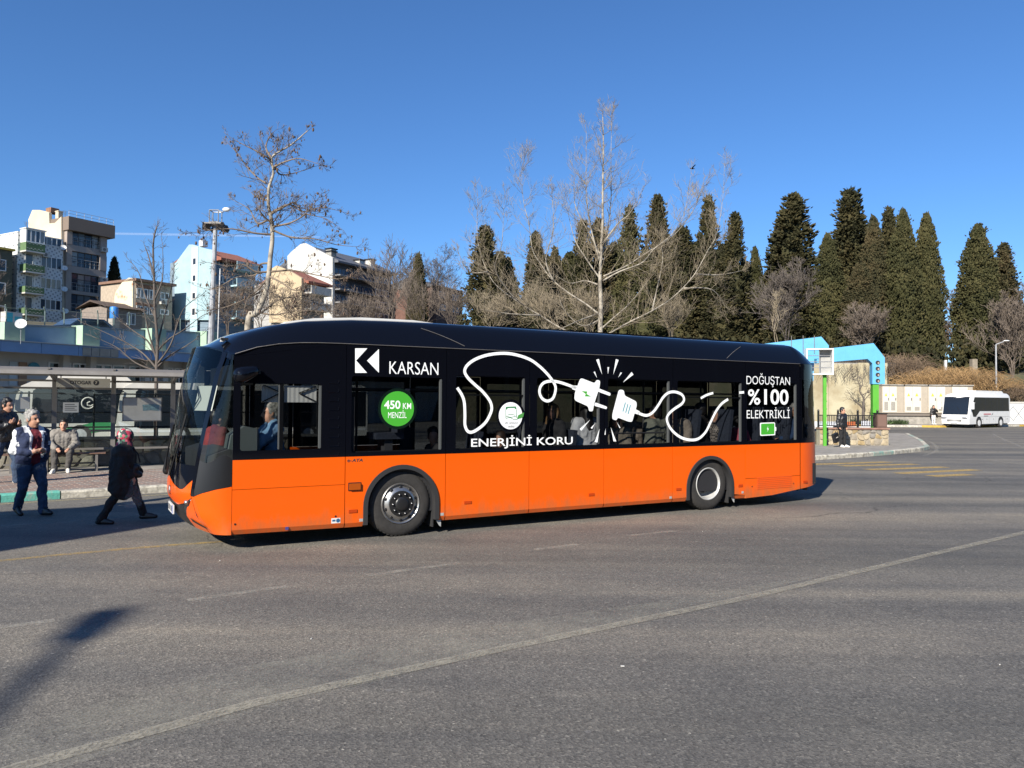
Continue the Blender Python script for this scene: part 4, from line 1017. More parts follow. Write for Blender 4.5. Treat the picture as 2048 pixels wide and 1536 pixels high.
# ---- white buses waiting behind the shelter
def white_bus(loc, rz, label, name='parked_bus', pod=True, wrap=True, zlo=1.28):
    b = empty(name, loc, rz, label, 'bus', 'white buses waiting behind the shelter'); L, W, H = 11.8, 2.5, 2.95
    WP = M['offwhite']
    # side profile outline (x along, z) extruded over the width; front at x=0
    prof = [(.10, .30), (.0, .75), (.02, 1.1), (.16, 2.3), (.34, 2.72), (.75, 2.93), (11.5, 2.95), (11.78, 2.75), (11.8, .4), (11.6, .3)]
    mb = MB(); mb.prism(prof, 0, W); mb.build('body', WP, b)
    DG = M['darkglass']
    mb = MB()   # wrap-around dark glass band, slightly proud
    mb.prism([(.75, zlo), (11.7, zlo), (11.7, 2.62), (.95, 2.62), (.80, 2.5)], -.006, W+.006); mb.build('window_band', DG, b)
    mb = MB(); mb.add([(-.012, .18, 1.0), (-.012, W-.18, 1.0), (.15, W-.16, 2.38), (.15, .16, 2.38), (.28, W-.2, 2.66), (.28, .2, 2.66)], [(0, 1, 2, 3), (3, 2, 4, 5)]); mb.build('windscreen', DG, b)
    for k in range(1, 7):
        mb = MB(); mb.bb(.9+k*1.55, .94+k*1.55, -.012, -.007, 1.3, 2.6); mb.build('window_bar', M['black'], b)
    for xw in (2.7, 8.7):
        for y in (-.01, W-.29):
            X = Matrix(((1, 0, 0, xw), (0, 0, 1, y), (0, 1, 0, .48), (0, 0, 0, 1)))
            mb = MB(); mb.lathe([(0, 0), (.3, -.02), (.46, 0), (.48, .04), (.48, .3), (0, .3)], 24, X, cap=False); w = mb.build('wheel', RUB, b, smooth_=35)
            mb = MB(); mb.lathe([(0, -.035), (.1, -.035), (.27, -.022), (.28, .0)], 20, X, cap=False); mb.build('rim', RIMP, w)
    mb = MB(); mb.bb(.2, 11.6, .1, W-.1, .2, .3); mb.build('underbody', M['black'], b)
    for y in (.35, W-.35):
        mb = MB(); mb.ell((.02, y, .78), (.03, .18, .09), 10, 6); mb.build('headlight', mat('bus_headlight', (.6, .62, .65), .1) if y < 1 and 'bus_headlight' not in bpy.data.materials else bpy.data.materials['bus_headlight'], b)
    mb = MB(); mb.bar((.3, -.05, 2.5), (-.15, -.3, 2.35), .05); mb.box((-.15, -.32, 2.1), (.1, .2, .45)); mb.build('mirror', M['black'], b)
    if pod:
        mb = MB(); mb.prism([(1.2, 2.94), (1.4, 3.22), (4.6, 3.22), (4.9, 2.94)], .35, W-.35); mb.build('roof_pod', WP, b)
    if wrap:
        mb = MB(); mb.prism([(.5, .36), (3.2, 1.05), (5.5, 1.05), (2.3, .36)], -.009, -.004); mb.build('green_swoosh', D_GREEN2, b)
        mb = MB(); mb.prism([(0.6, .62), (11.7, .62), (11.7, .72), (1.0, .72)], -.0095, -.0045); mb.build('stripe', DG, b)
    return b
def bus_at(px, D, **k):
    p = dep(px, 870, D); return white_bus((p.x, p.y, 0), k.pop('rz'), **k)
rzb = math.atan2(.47, .88)
B1 = bus_at(22, 31.0, rz=rzb, label='white city bus with rooftop unit and green swoosh seen through the shelter glass', zlo=1.02)
B2 = bus_at(231, 31.5, rz=rzb, label='white city bus behind the whiteboard side of the shelter', pod=False, wrap=False, zlo=.8)
for B in (B1, B2): B.scale = (.9, .9, .9)
for B, x0 in ((B1, 3.0),):
    mb = MB(); mb.tube([(x0+.26*math.cos(q), -.010, 1.95+.26*math.sin(q)) for q in np.linspace(.4, 2*math.pi-.2, 22)]+[(x0+.1, -.01, 1.82), (x0-.02, -.01, 1.86), (x0-.03, -.01, 1.97), (x0+.08, -.01, 2.02)], .035, 4); mb.build('round_logo', M['offwhite'], B)
mb = MB(); mb.prism([(.2, .75), (.9, .62), (11.7, .62), (11.7, .72), (1.2, .72), (.1, 1.15)], -.0095, -.0045); mb.build('stripe', M['white'], B2)

# ---- blue station building
ST_O = Vector((-25.3, 38, 0)); ST_E = Vector((.46, .888, 0)).normalized(); ST_N = Vector((-ST_E.y, ST_E.x, 0)); ST_RZ = math.atan2(ST_E.y, ST_E.x)
stn = empty('station_building', ST_O, ST_RZ, 'long pale blue bus station building with green pilasters and a row of shop windows', 'building')
BLUE = mat('pale_blue_render', (.225, .335, .43), .85, col2=(.19, .29, .38), nscale=1.2, bump=.15, bscale=6)
BLUE2 = mat('fascia_blue', (.21, .33, .49), .8, noise=.15, nscale=.8)
GREENP = mat('pale_green_render', (.33, .46, .34), .85, noise=.15, nscale=1.5)
def stx(px, py=690): return hitv(px, py, ST_O, ST_E)[0]
XA, XB = -34, 46
zpar = lambda x: interp(x, [-34, 0, 11.5, 46], [5.35, 5.62, 6.2, 7.0])
mb = MB()
mb.prism([(XA, 4.83), (XB, 4.83), (XB, zpar(XB)), (11.5, zpar(11.5)), (0, zpar(0)), (XA, zpar(XA))], .9, 1.2); mb.build('parapet', BLUE, stn)
mb = MB(); mb.prism([(XA, zpar(XA)), (0, zpar(0)), (11.5, zpar(11.5)), (XB, zpar(XB)), (XB, zpar(XB)+.07), (11.5, zpar(11.5)+.07), (0, zpar(0)+.07), (XA, zpar(XA)+.07)], .82, 1.28); mb.build('coping', mat('coping_grey', (.26, .29, .30), .8, noise=.2), stn)
mb = MB(); mb.bb(XA, XB, 1.2, 9.5, 4.6, 5.0); mb.build('roof', M['concrete'], stn)
ledge = [(XA, 4.28, 4.80), (XB, 4.32, 4.86)]
for k in range(40):
    x0 = XA+k*2.0; mb = MB(); mb.bb(x0+.01, x0+1.99, 0, .06, 4.26, 4.80); mb.build('fascia_panel', BLUE2, stn)
mb = MB(); mb.bb(XA, XB, -.06, .9, 4.805, 4.85); mb.build('ledge', M['offwhite'], stn)
mb = MB(); mb.bb(XA, XB, .065, 1.8, 4.45, 4.6); mb.build('soffit', mat('soffit_white', (.5, .5, .48), .8), stn)
for px in (-130, 17, 173, 311, 420):
    x = stx(px, 665); z1 = zpar(x)+.12; mb = MB(); mb.bb(x-.05, x+.95, .25, 1.25, 4.852, z1); mb.build('pilaster', GREENP, stn)
GWALL = mat('shop_wall', (.46, .47, .46), .8, noise=.12, nscale=1)
mb = MB(); mb.bb(XA, XB, 1.8, 2.1, 0, 4.45); mb.build('wall', GWALL, stn)
mb = MB(); mb.bb(XA, XB, 9.2, 9.5, 0, 4.6); mb.build('wall', GWALL, stn)
mb = MB(); mb.bb(XA, XA+.3, 2.1, 9.2, 0, 4.6); mb.build('wall', GWALL, stn)
FRW = M['white']
rp = random.Random(4); GWIN = []
def window(par, x0, x1, z0, z1, y, nx=2, nz=1, fr=None, gl=None, fw=.06, name='window', dep_=.06, inward=1):
    fr = fr or FRW; gl = gl or M['darkglass']; mb = MB(); d = -dep_*inward
    ya, yb = sorted((y, y+d))
    mb.bb(x0, x1, ya, yb, z0, z0+fw); mb.bb(x0, x1, ya, yb, z1-fw, z1)
    for k in range(nx+1):
        xc = lerp(x0+fw/2, x1-fw/2, k/nx); mb.bb(xc-fw/2, xc+fw/2, ya, yb, z0+fw, z1-fw)
    for k in range(1, nz):
        zc = lerp(z0, z1, k/nz); 
        for i in range(nx):
            xa = lerp(x0+fw/2, x1-fw/2, i/nx)+fw/2; xb_ = lerp(x0+fw/2, x1-fw/2, (i+1)/nx)-fw/2; mb.bb(xa, xb_, ya+.004, yb-.004, zc-fw/2, zc+fw/2)
    f = mb.build(name, fr, par); mb = MB(); yy = y-.012*inward
    for i in range(nx):
        xa = lerp(x0+fw/2, x1-fw/2, i/nx)+fw/2; xb_ = lerp(x0+fw/2, x1-fw/2, (i+1)/nx)-fw/2
        mb = MB(); mb.add([(xa, yy, z0+fw), (xb_, yy, z0+fw), (xb_, yy, z1-fw), (xa, yy, z1-fw)], [(0, 1, 2, 3)]); mb.build('pane', rp.choice(GWIN) if gl in GWIN else gl, f)
    return f
for (a, b, n) in [(88, 113, 1), (119, 136, 1), (139, 168, 2), (176, 203, 1), (203, 222, 1), (223, 250, 1), (257, 283, 1), (288, 320, 2), (330, 350, 1), (352, 372, 2), (378, 400, 1)]:
    x0, x1 = stx(a, 735)+1.3, stx(b, 735)+1.3
    window(stn, x0, x1, 2.2, 3.95, 1.8, n, 3, fw=.09)
for px in (114, 171, 285, 323, 372):
    x = stx(px, 735)+1.2; mb = MB(); mb.bb(x, x+.35, 1.35, 1.8, 0, 4.45); mb.build('column', M['offwhite'], stn)
for (a, b, m_) in ((26, 43, mat('poster_brown', (.30, .19, .12), .7)), (6, 22, mat('poster_pale', (.42, .5, .53), .7))):
    x0, x1 = stx(a, 735)+1.3, stx(b, 735)+1.3; mb = MB(); mb.bb(x0, x1, 1.74, 1.79, 2.6, 3.85); mb.build('poster', m_, stn)
x = stx(58, 737)+1.3; mb = MB(); mb.lathe([(0, 0), (.32, 0), (.32, .05), (0, .05)], 24, Matrix(((1, 0, 0, x), (0, 0, -1, 1.79), (0, 1, 0, 3.55), (0, 0, 0, 1)))); mb.build('round_sign', mat('sign_teal', (.03, .22, .32), .5), stn)
for k, (a, b) in enumerate(((165, 181), (182.5, 198), (199, 220), (221, 236))):
    x0, x1 = stx(a, 700), stx(b, 700); mb = MB(); mb.bb(x0, x1, -.05, -.01, 4.30, 4.74); mb.build('beige_panel', mat('banner_beige', (.36, .32, .25), .8, noise=.2) if k == 0 else bpy.data.materials['banner_beige'], stn)
# bent-top fence posts behind the parapet
fen = empty('wire_fence', ST_O, ST_RZ, 'wire fence of bent-top green posts above the blue parapet', 'fence')
GP = mat('fence_green', (.16, .21, .18), .6)
for px in (6, 43, 81, 117, 154, 187, 219, 250, 280, 312, 345, 378):
    x = stx(px, 640)*1.045; z = zpar(x)+.05; mb = MB(); mb.tube([(x, 1.4, z-.3), (x, 1.4, z+.82), (x-.12, 1.3, z+1.02)], .03, 6); mb.build('post', GP, fen)
mb = MB()
for k in range(4):
    mb.tube([(x, 1.4, zpar(x)+.2+k*.24) for x in np.linspace(XA, 30, 20)], .008, 3)
tag(mb.build('wire', GP, fen), kind='stuff')
# satellite dish
def dish(loc, r, aim, label, group=None, mast=.5):
    t = empty('satellite_dish', loc, 0, label, 'satellite dish', group); q = Vector(aim).normalized().to_track_quat('Z', 'Y').to_matrix().to_4x4()
    mb = MB(); mb.lathe([(0, 0), (r*.4, r*.03), (r*.75, r*.11), (r, r*.2), (r*.98, r*.23), (r*.7, r*.13), (0, r*.03)], 24, q, cap=False); mb.build('dish', M['white'], t, smooth_=40)
    mb = MB(); mb.tube([q @ Vector((0, -r*.9, r*.18)), q @ Vector((0, -r*.2, r*.95))], r*.03, 5); mb.ell(q @ Vector((0, -.2*r, r*.95)), (r*.09,)*3); mb.build('feed_arm', M['galv'], t)
    mb = MB(); mb.tube([(0, 0, 0), Vector((0, 0, -mast))], r*.06, 6); mb.build('mast', M['galv'], t)
    return t
dish(dep(42, 648, 38.3), .26, (.35, -.9, .35), 'white satellite dish on a mast at the left end of the blue parapet', mast=1.0)
# things on the upper road
CARB = mat('car_blue', (.05, .08, .12), .25, coat=.6); 
def parked_car(loc, rz, m_, label):
    c = empty('parked_car', loc, rz, label, 'car')
    mb = MB(); mb.prism([(0, .35), (.05, .8), (1.1, .95), (1.75, 1.42), (3.4, 1.48), (4.2, 1.0), (4.4, .9), (4.45, .35)], 0, 1.75); mb.build('body', m_, c)
    mb = MB(); mb.prism([(1.3, .98), (1.85, 1.38), (3.3, 1.42), (3.85, 1.0)], -.006, 1.756); mb.build('window', M['darkglass'], c)
    for x in (.85, 3.5):
        for y in (-.01, 1.56):
            mb = MB(); mb.lathe([(0, 0), (.32, 0), (.32, .2), (0, .2)], 18, Matrix(((1, 0, 0, x), (0, 0, 1, y), (0, 1, 0, .32), (0, 0, 0, 1)))); mb.build('wheel', RUB, c)
    return c
pc = dep(105, 646, 47); parked_car((pc.x, pc.y, 5.62), ST_RZ, CARB, 'dark blue car parked behind the parapet of the station building')
ib = dep(23, 640, 45); t = empty('ice_box', (ib.x, ib.y, ib.z-.6), ST_RZ, 'small pale cabinet with turquoise print behind the parapet', 'cabinet')
mb = MB(); mb.bb(-.45, .45, -.3, .3, -.9, 1.05); mb.build('body', M['offwhite'], t); mb = MB(); mb.bb(-.45, -.1, -.306, -.3, -.5, 1.0); mb.bb(0, .4, -.306, -.3, .2, .8); mb.build('print', mat('print_turquoise', (.05, .38, .42), .6), t)

# ---- houses on the hill
HE = Vector((.5, .866, 0)); HN = Vector((-.866, .5, 0)); HRZ = math.atan2(.866, .5)
def house(name, px, D, label):
    k = dep(px, 600, D); K = Vector((k.x, k.y, 0)); r = empty(name, K, HRZ, label, 'apartment building' if name == 'apartment_building' else 'house'); return r, K
def fx(K, px, py): return hitv(px, py, K, HE)               # on the street front (y=0)
def gxz(K, px, py):                                          # on the gable (x=0): (y, z)
    s, z = hitv(px, py, K, HN); return s, z
ZBASE = 4.0
GWIN += [mat('curtain_glass_%d' % i, c, .1, spec=.6) for i, c in enumerate([(.02, .03, .045), (.045, .06, .08), (.12, .14, .15), (.24, .24, .22)])]
rw = random.Random(8)
# brown building
brn, KA = house('apartment_building', 130, 100, 'tall brown and cream apartment building with glazed balcony bays')
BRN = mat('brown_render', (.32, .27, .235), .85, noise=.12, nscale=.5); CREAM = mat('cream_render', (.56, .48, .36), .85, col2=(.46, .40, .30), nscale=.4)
BRND = mat('dark_brown_fascia', (.17, .13, .10), .8)
wA = fx(KA, 214, 455)[0]; zA = fx(KA, 130, 433)[1]
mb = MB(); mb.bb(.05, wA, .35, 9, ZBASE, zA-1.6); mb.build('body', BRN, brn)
mb = MB(); mb.bb(-.15, wA+.7, -.75, 8.5, zA-1.75, zA); mb.build('roof_band', BRND, brn)
mb = MB()
for x in np.linspace(0, wA+.6, 7): mb.tube([(x, -.5, zA), (x, -.5, zA+.8)], .03, 4)
for z in (.4, .8): mb.tube([(-.1, -.5, zA+z), (wA+.6, -.5, zA+z)], .025, 4)
tag(mb.build('roof_railing', M['galv'], brn), kind='stuff')
prev = zA-1.75
for k, (t, b) in enumerate(((457, 489), (501, 531.5), (545, 580), (587, 622))):
    z1 = fx(KA, 142, t)[1]; z0 = fx(KA, 142, b)[1]
    mb = MB(); mb.bb(.05, wA, -.02, .35, z1, prev); mb.build('floor_band', BRN, brn); prev = z0
    mb = MB(); mb.bb(.05, .75, -.1, .35, z0, z1); mb.build('pier', BRN, brn); mb = MB(); mb.bb(wA-.95, wA, -.1, .35, z0, z1); mb.build('pier', BRN, brn)
    window(brn, .76, wA-.96, z0, z1, .30, 4, 3, fr=mat('window_black', (.035, .03, .03), .5) if k == 0 else bpy.data.materials['window_black'], gl=GWIN[0], fw=.08)
    mb = MB(); mb.tube([(.8, .0, z0+1.0), (wA-1, .0, z0+1.0)], .03, 4); mb.tube([(.8, .0, z0+.55), (wA-1, .0, z0+.55)], .02, 4)
    for x in np.linspace(.9, wA-1.1, 7): mb.tube([(x, .0, z0), (x, .0, z0+1.0)], .018, 4)
    mb.build('balcony_rail', M['galv'], brn)
mb = MB(); mb.bb(.05, wA, -.02, .35, ZBASE, prev); mb.build('floor_band', BRN, brn)
g = [gxz(KA, *p) for p in [(128, 640), (128, 434), (115, 447), (104, 448), (103, 426), (98, 424), (84, 421), (70, 421), (62, 440), (62, 640)]]
mb = MB(); mb.prism([(y, max(z, ZBASE) if z < 14 else z) for y, z in g], -.35, .04, ax=0); mb.build('gable_wall', CREAM, brn)
mb = MB(); y0, z0 = gxz(KA, 110, 445); mb.bb(.2, .8, y0-.4, y0+.3, z0-1, gxz(KA, 110, 423)[1]); mb.bb(.15, .85, y0-.45, y0+.35, gxz(KA, 110, 423)[1], gxz(KA, 110, 421)[1]); mb.build('chimney', CREAM, brn)
y0, z0 = gxz(KA, 95, 425); mb = MB(); mb.bb(.1, 1.2, y0-.6, y0+.6, z0, gxz(KA, 95, 415)[1]); mb.build('chimney', mat('brick_old', (.28, .15, .09), .9, noise=.4, nscale=3), brn)
# green and white balcony building
grn, KB = house('apartment_building', 130, 99.6, 'white tiled apartment building with green balconies and satellite dishes')
KB = KA
grn.location = KA
xL = fx(KA, 36, 470)[0]; zR = fx(KA, 80, 470)[1]
TILE = bpy.data.materials.new('white_tile_studs'); TILE.use_nodes = True
_t = TILE.node_tree; _b = _t.nodes['Principled BSDF']; _tc = _t.nodes.new('ShaderNodeTexCoord'); _mp = _t.nodes.new('ShaderNodeMapping'); _mp.inputs['Scale'].default_value = (1/.42, 1, 1/.42); _mp.inputs['Rotation'].default_value = (0, R_(35), 0)
_v = _t.nodes.new('ShaderNodeTexVoronoi'); _v.inputs['Randomness'].default_value = 0; _v.inputs['Scale'].default_value = 1
_t.links.new(_tc.outputs['Object'], _mp.inputs[0]); _t.links.new(_mp.outputs[0], _v.inputs['Vector'])
_t.links.new(ramp(_t, [(.0, (.22, .23, .24)), (.24, (.22, .23, .24)), (.28, (.60, .61, .60))], _v.outputs['Distance']), _b.inputs['Base Color']); _b.inputs['Roughness'].default_value = .6
mb = MB(); mb.bb(xL, -.36, .05, 5, ZBASE, zR); mb.build('body', TILE, grn)
nb_ = empty('apartment_building', KA, HRZ, 'dark building at the left edge shading the side of the tiled building', 'apartment building')
zn = fx(KA, 30, 505)[1]; NBM = mat('shaded_olive_render', (.10, .10, .07), .9, noise=.2)  # olive darkened so the colour carries the shade at this edge
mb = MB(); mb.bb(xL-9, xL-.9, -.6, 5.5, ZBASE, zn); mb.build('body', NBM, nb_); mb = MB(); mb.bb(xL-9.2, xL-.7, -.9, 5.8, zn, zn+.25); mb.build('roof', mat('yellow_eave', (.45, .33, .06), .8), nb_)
for z in (zn-2.6, zn-5.4, zn-8.2): window(nb_, xL-3.6, xL-1.6, z, z+1.4, -.6, 2, 1, fw=.1)
BGREEN = mat('green_balcony', (.10, .17, .075), .8, noise=.2, nscale=2)
BDOT = M['offwhite']
xm = fx(KA, 80, 520)[0]
for k, (t, b, bt, bb_) in enumerate(((475, 492, 486, 505), (514, 538, 529, 546), (557, 579, 573, 588), (599, 620, 616, 631))):
    z1, z0 = fx(KA, 104, t)[1], fx(KA, 104, b)[1]
    window(grn, xm+.1, -.5, z0, z1, .05, 4, 1, gl=GWIN[k % 3], fw=.1)
    b1, b0 = fx(KA, 60, bt)[1]-.15, fx(KA, 60, bb_)[1]-.15
    mb = MB(); mb.bb(xL+.3, xm-.1, -1.3, .04, b0, b0+.18); mb.build('balcony_slab', M['offwhite'], grn)
    mb = MB(); mb.bb(xL+.3, xm-.1, -1.3, -1.2, b0+.18, b1); mb.bb(xL+.3, xL+.4, -1.2, .04, b0+.18, b1); mb.bb(xm-.2, xm-.1, -1.2, .04, b0+.18, b1); pn = mb.build('balcony_panel', BGREEN, grn)
    mb = MB()
    for i in range(9):
        for j in range(2):
            x = lerp(xL+.5, xm-.4, i/8); z = lerp(b0+.35, b1-.15, j)+(.0 if i % 2 else .12); mb.box((x, -1.305, z), (.16, .02, .07))
    tag(mb.build('balcony_stud', BDOT, pn), kind='stuff')
    if k > 0:
        zt = b1+1.55
        window(grn, xL+.9, xL+1.9, b1-.2, zt, .05, 1, 1, gl=GWIN[1], fw=.1, name='balcony_door'); window(grn, xL+2.0, xm-.5, b1-.2, zt, .05, 1, 1, gl=GWIN[2], fw=.1, name='balcony_door')
# glazed top balcony
z0, z1 = fx(KA, 60, 486)[1]-.15, fx(KA, 60, 462)[1]
window(grn, xL+.3, xm-.1, z0, z1, -1.2, 4, 1, gl=GWIN[2], fw=.14, name='conservatory')
mb = MB(); mb.bb(xL+.2, xm, -1.4, .04, z1, z1+.12); mb.build('conservatory_roof', M['white'], grn)
mb = MB(); mb.bb(xL+.3, xL+.36, -1.19, .04, z0, z1); mb.build('conservatory_side', M['white'], grn)
for k, (px, py) in enumerate(((123, 496), (125, 537), (125, 579), (127, 623))):
    x, z = fx(KA, px, py); p = KA+HE*x-HN*.45+Vector((0, 0, z))
    dish(p, .36, (.5, -.75, .3), 'white satellite dish beside the %s windows of the tiled building' % ('top floor', 'third floor', 'second floor', 'first floor')[k], 'satellite dishes on the tiled building', .35)
# low house with tiled roof below the brown one
low, KL = house('low_house', 214, 88, 'small dark roofed house in front of the old brick house')
mb = MB(); w = fx(KL, 285, 610)[0]; z1 = fx(KL, 214, 612)[1]; mb.bb(0, w, 0, 5, ZBASE, z1); mb.build('wall', mat('brown_plaster', (.24, .20, .17), .9, noise=.3), low)
mb = MB(); zr = fx(KL, 214, 598)[1]; mb.prism([(-.5, z1-.1), (2.5, zr), (5.5, z1-.1), (2.5, zr-.2)], -.5, w+.4, ax=0); mb.build('roof', mat('dark_tiles', (.10, .07, .055), .9, noise=.4, nscale=4), low)
window(low, w*.55, w*.8, z1-1.9, z1-.5, 0, 2, 1, gl=GWIN[1], fw=.1)
bt = dep(228, 625, 84); t = empty('water_tank', (bt.x, bt.y, bt.z-.7), HRZ, 'blue plastic water tank beside the low house', 'tank')
mb = MB(); mb.lathe([(0, 0), (.40, 0), (.43, .1), (.43, 1.2), (.38, 1.3), (.15, 1.36), (0, 1.36)], 16); mb.build('tank', mat('blue_plastic', (.03, .20, .55), .5, noise=.2), t, smooth_=35)
mb = MB(); mb.bb(-.4, .4, -.4, .4, -5, 0); mb.build('stand', M['concrete'], t)
# old house with brick gable
old, KO = house('old_house', 271, 92, 'old cream house with exposed brick gable and brown window bands')
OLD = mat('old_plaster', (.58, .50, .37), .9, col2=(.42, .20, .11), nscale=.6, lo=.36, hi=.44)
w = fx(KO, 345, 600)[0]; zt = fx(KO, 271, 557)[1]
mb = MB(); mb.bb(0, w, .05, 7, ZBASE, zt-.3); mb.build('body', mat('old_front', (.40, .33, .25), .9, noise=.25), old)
g = [gxz(KO, *p) for p in [(270, 640), (270, 557), (262, 556), (248, 566), (234, 588), (232, 640)]]
mb = MB(); mb.prism([(y, max(z, ZBASE) if z < 12 else z) for y, z in g], -.3, -.003, ax=0); mb.build('gable_wall', OLD, old)
mb = MB(); mb.bb(-.3, w+.2, -.5, 7, zt-.3, zt); mb.build('roof', mat('old_roof', (.22, .13, .09), .9, noise=.3), old)
BW = mat('brown_band', (.23, .11, .065), .8, noise=.2)
for (t, b) in ((570, 577), (607, 612)):
    z1, z0 = fx(KO, 290, t)[1], fx(KO, 290, b)[1]; mb = MB(); mb.bb(.1, w*.55, -.05, .05, z0, z1); mb.build('brown_band', BW, old)
for (t, b) in ((577, 597), (612, 628)):
    z1, z0 = fx(KO, 285, t)[1], fx(KO, 285, b)[1]
    window(old, .15, w*.33, z0, z1, .05, 3, 1, gl=GWIN[0], fw=.12); window(old, w*.36, w*.53, z0, z1, .05, 2, 1, gl=GWIN[1], fw=.12); window(old, w*.66, w*.9, z0+.2, z1-.1, .05, 2, 1, gl=GWIN[2], fw=.12)
# pale blue building
blu, KU = house('apartment_building', 427, 95, 'pale blue apartment building with shaded balconied front')
LB = mat('sky_blue_render', (.33, .47, .51), .85, noise=.22, nscale=.35, nd=7); LB_SHADE = mat('blue_front_shade', (.17, .23, .28), .85, noise=.1)  # second blue is the same render darkened to paint the front's shade
g = [gxz(KU, *p) for p in [(427, 640), (427, 500), (411, 497), (398, 493), (385, 489), (378, 489), (349, 529), (349, 640)]]
mb = MB(); mb.prism([(y, max(z, ZBASE) if z < 12 else z) for y, z in g], 0, .4, ax=0); mb.build('gable_wall', LB, blu)
w = fx(KU, 514, 540)[0]; z0t = fx(KU, 427, 500)[1]
mb = MB(); mb.bb(.4, w, .3, 9, ZBASE, z0t-.8); mb.build('body', LB_SHADE, blu)
TILE_R = mat('red_tiles', (.30, .11, .07), .85, noise=.4, nscale=5)
mb = MB(); pk = gxz(KU, 385, 489); mb.prism([(-.8, z0t-.9), (pk[0], pk[1]-.2), (9, z0t-1), (9, z0t-1.3), (-.8, z0t-1.2)], .402, w+.3, ax=0); mb.build('roof', TILE_R, blu)
y0, z0 = gxz(KU, 400, 492); mb = MB(); mb.bb(.1, .9, y0-.35, y0+.35, z0, gxz(KU, 400, 480)[1]); mb.build('chimney', M['white'], blu)
ya, yb = gxz(KU, 394, 520)[0], gxz(KU, 386, 520)[0]
mb = MB(); mb.bb(-.06, -.003, ya-.3, yb+.3, ZBASE, gxz(KU, 390, 494)[1]); mb.build('stair_strip', mat('strip_blue', (.36, .50, .54), .85), blu)
for (t, b) in ((515, 531), (549, 564), (584, 599), (615, 632)):
    z1, z0 = gxz(KU, 390, t)[1], gxz(KU, 390, b)[1]; mb = MB(); mb.bb(-.10, -.055, ya, yb, z0, z1); f = mb.build('window', FRW, blu)
    mb = MB(); mb.add([(-.102, ya+.12, z0+.12), (-.102, yb-.12, z0+.12), (-.102, yb-.12, z1-.12), (-.102, ya+.12, z1-.12)], [(0, 1, 2, 3)]); mb.build('pane', GWIN[0], f)
for (t, b) in ((515, 530), (549, 564), (583, 598), (614, 630)):
    z1, z0 = fx(KU, 440, t)[1], fx(KU, 440, b)[1]
    window(blu, .9, w*.33, z0, z1, .3, 2, 1, gl=GWIN[rw.randrange(3)], fw=.12); window(blu, w*.45, w*.92, z0, z1, .3, 4, 1, gl=GWIN[rw.randrange(3)], fw=.12)
    mb = MB(); mb.bb(w*.4, w*.97, -1.0, .3, z0-.35, z0-.15); mb.build('balcony_slab', LB, blu); mb = MB(); mb.bb(w*.4, w*.97, -1.0, -.9, z0-.15, z0+.75); mb.build('balcony_panel', LB, blu)
# white gabled block with dark front
wht, KW = house('apartment_building', 665, 105, 'white gabled apartment block with a dark glazed front')
g = [gxz(KW, *p) for p in [(665, 645), (665, 515), (640, 502), (610, 486), (600, 489), (582, 504), (575, 512), (575, 645)]]
WG = mat('white_gable', (.56, .55, .51), .85, noise=.2, nscale=.3, nd=7)
mb = MB(); mb.prism([(y, max(z, ZBASE) if z < 12 else z) for y, z in g], 0, .4, ax=0); mb.build('gable_wall', WG, wht)
w = fx(KW, 785, 540)[0]; zt = fx(KW, 665, 515)[1]
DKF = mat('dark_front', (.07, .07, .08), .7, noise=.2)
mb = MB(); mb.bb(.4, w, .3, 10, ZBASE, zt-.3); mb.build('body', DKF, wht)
mb = MB(); pk = gxz(KW, 610, 486); mb.prism([(-.6, zt-.35), (pk[0], pk[1]-.25), (pk[0]+6, zt-.5), (-.6, zt-.6)], .402, w+.4, ax=0); mb.build('roof', mat('slate_roof', (.11, .115, .13), .6, noise=.2), wht)
for px, py in ((640, 493), (668, 505), (735, 525), (757, 524)):
    x, z = fx(KW, px, py); mb = MB(); mb.bb(max(x-.8, .5), max(x-.8, .5)+1.0, .8, 1.8, z-1.5, z+.3); c_ = mb.build('chimney', M['offwhite'], wht); mb = MB(); mb.bb(max(x-.8, .5)-.15, max(x-.8, .5)+1.15, .65, 1.95, z+.3, z+.45); mb.build('chimney_cap', M['black'], c_)
GBL = mat('blue_glazing', (.03, .06, .11), .1, spec=.6)
for k, (t, b) in enumerate(((536, 548), (562, 576), (588, 602), (613, 628))):
    z1, z0 = fx(KW, 680, t)[1], fx(KW, 680, b)[1]
    window(wht, .6, w*.28, z0, z1, .3, 4, 1, fr=M['greymetal'], gl=GBL, fw=.1); window(wht, w*.33, w*.66, z0, z1, .3, 5, 1, fr=M['greymetal'], gl=GBL, fw=.1); window(wht, w*.72, w*.96, z0, z1, .3, 3, 1, fr=FRW, gl=GWIN[1], fw=.12)
    mb = MB(); mb.bb(.5, w*.68, -.9, .3, z0-.4, z0-.2); mb.build('balcony_slab', mat('slab_grey', (.20, .2, .2), .8) if k == 0 else bpy.data.materials['slab_grey'], wht)
# beige house
bei, KE = house('apartment_building', 603, 86, 'beige house with red roof edge and white balconies before the white block')
g = [gxz(KE, *p) for p in [(603, 645), (603, 556), (578, 541), (553, 531), (542, 538), (538, 545), (538, 645)]]
mb = MB(); mb.prism([(y, max(z, ZBASE) if z < 12 else z) for y, z in g], 0, .35, ax=0); mb.build('gable_wall', mat('beige_render', (.46, .36, .23), .85, noise=.1, nscale=.5), bei)
w = fx(KE, 652, 590)[0]; zt = fx(KE, 603, 556)[1]
mb = MB(); mb.bb(.35, w, .3, 8, ZBASE, zt-.2); mb.build('body', mat('grey_front', (.36, .35, .33), .85, noise=.15), bei)
mb = MB(); pk = gxz(KE, 553, 531); mb.prism([(-.7, zt-.3), (pk[0], pk[1]-.2), (pk[0]+3.5, zt-.3), (-.7, zt-.55)], .352, w+.4, ax=0); mb.build('roof', TILE_R, bei)
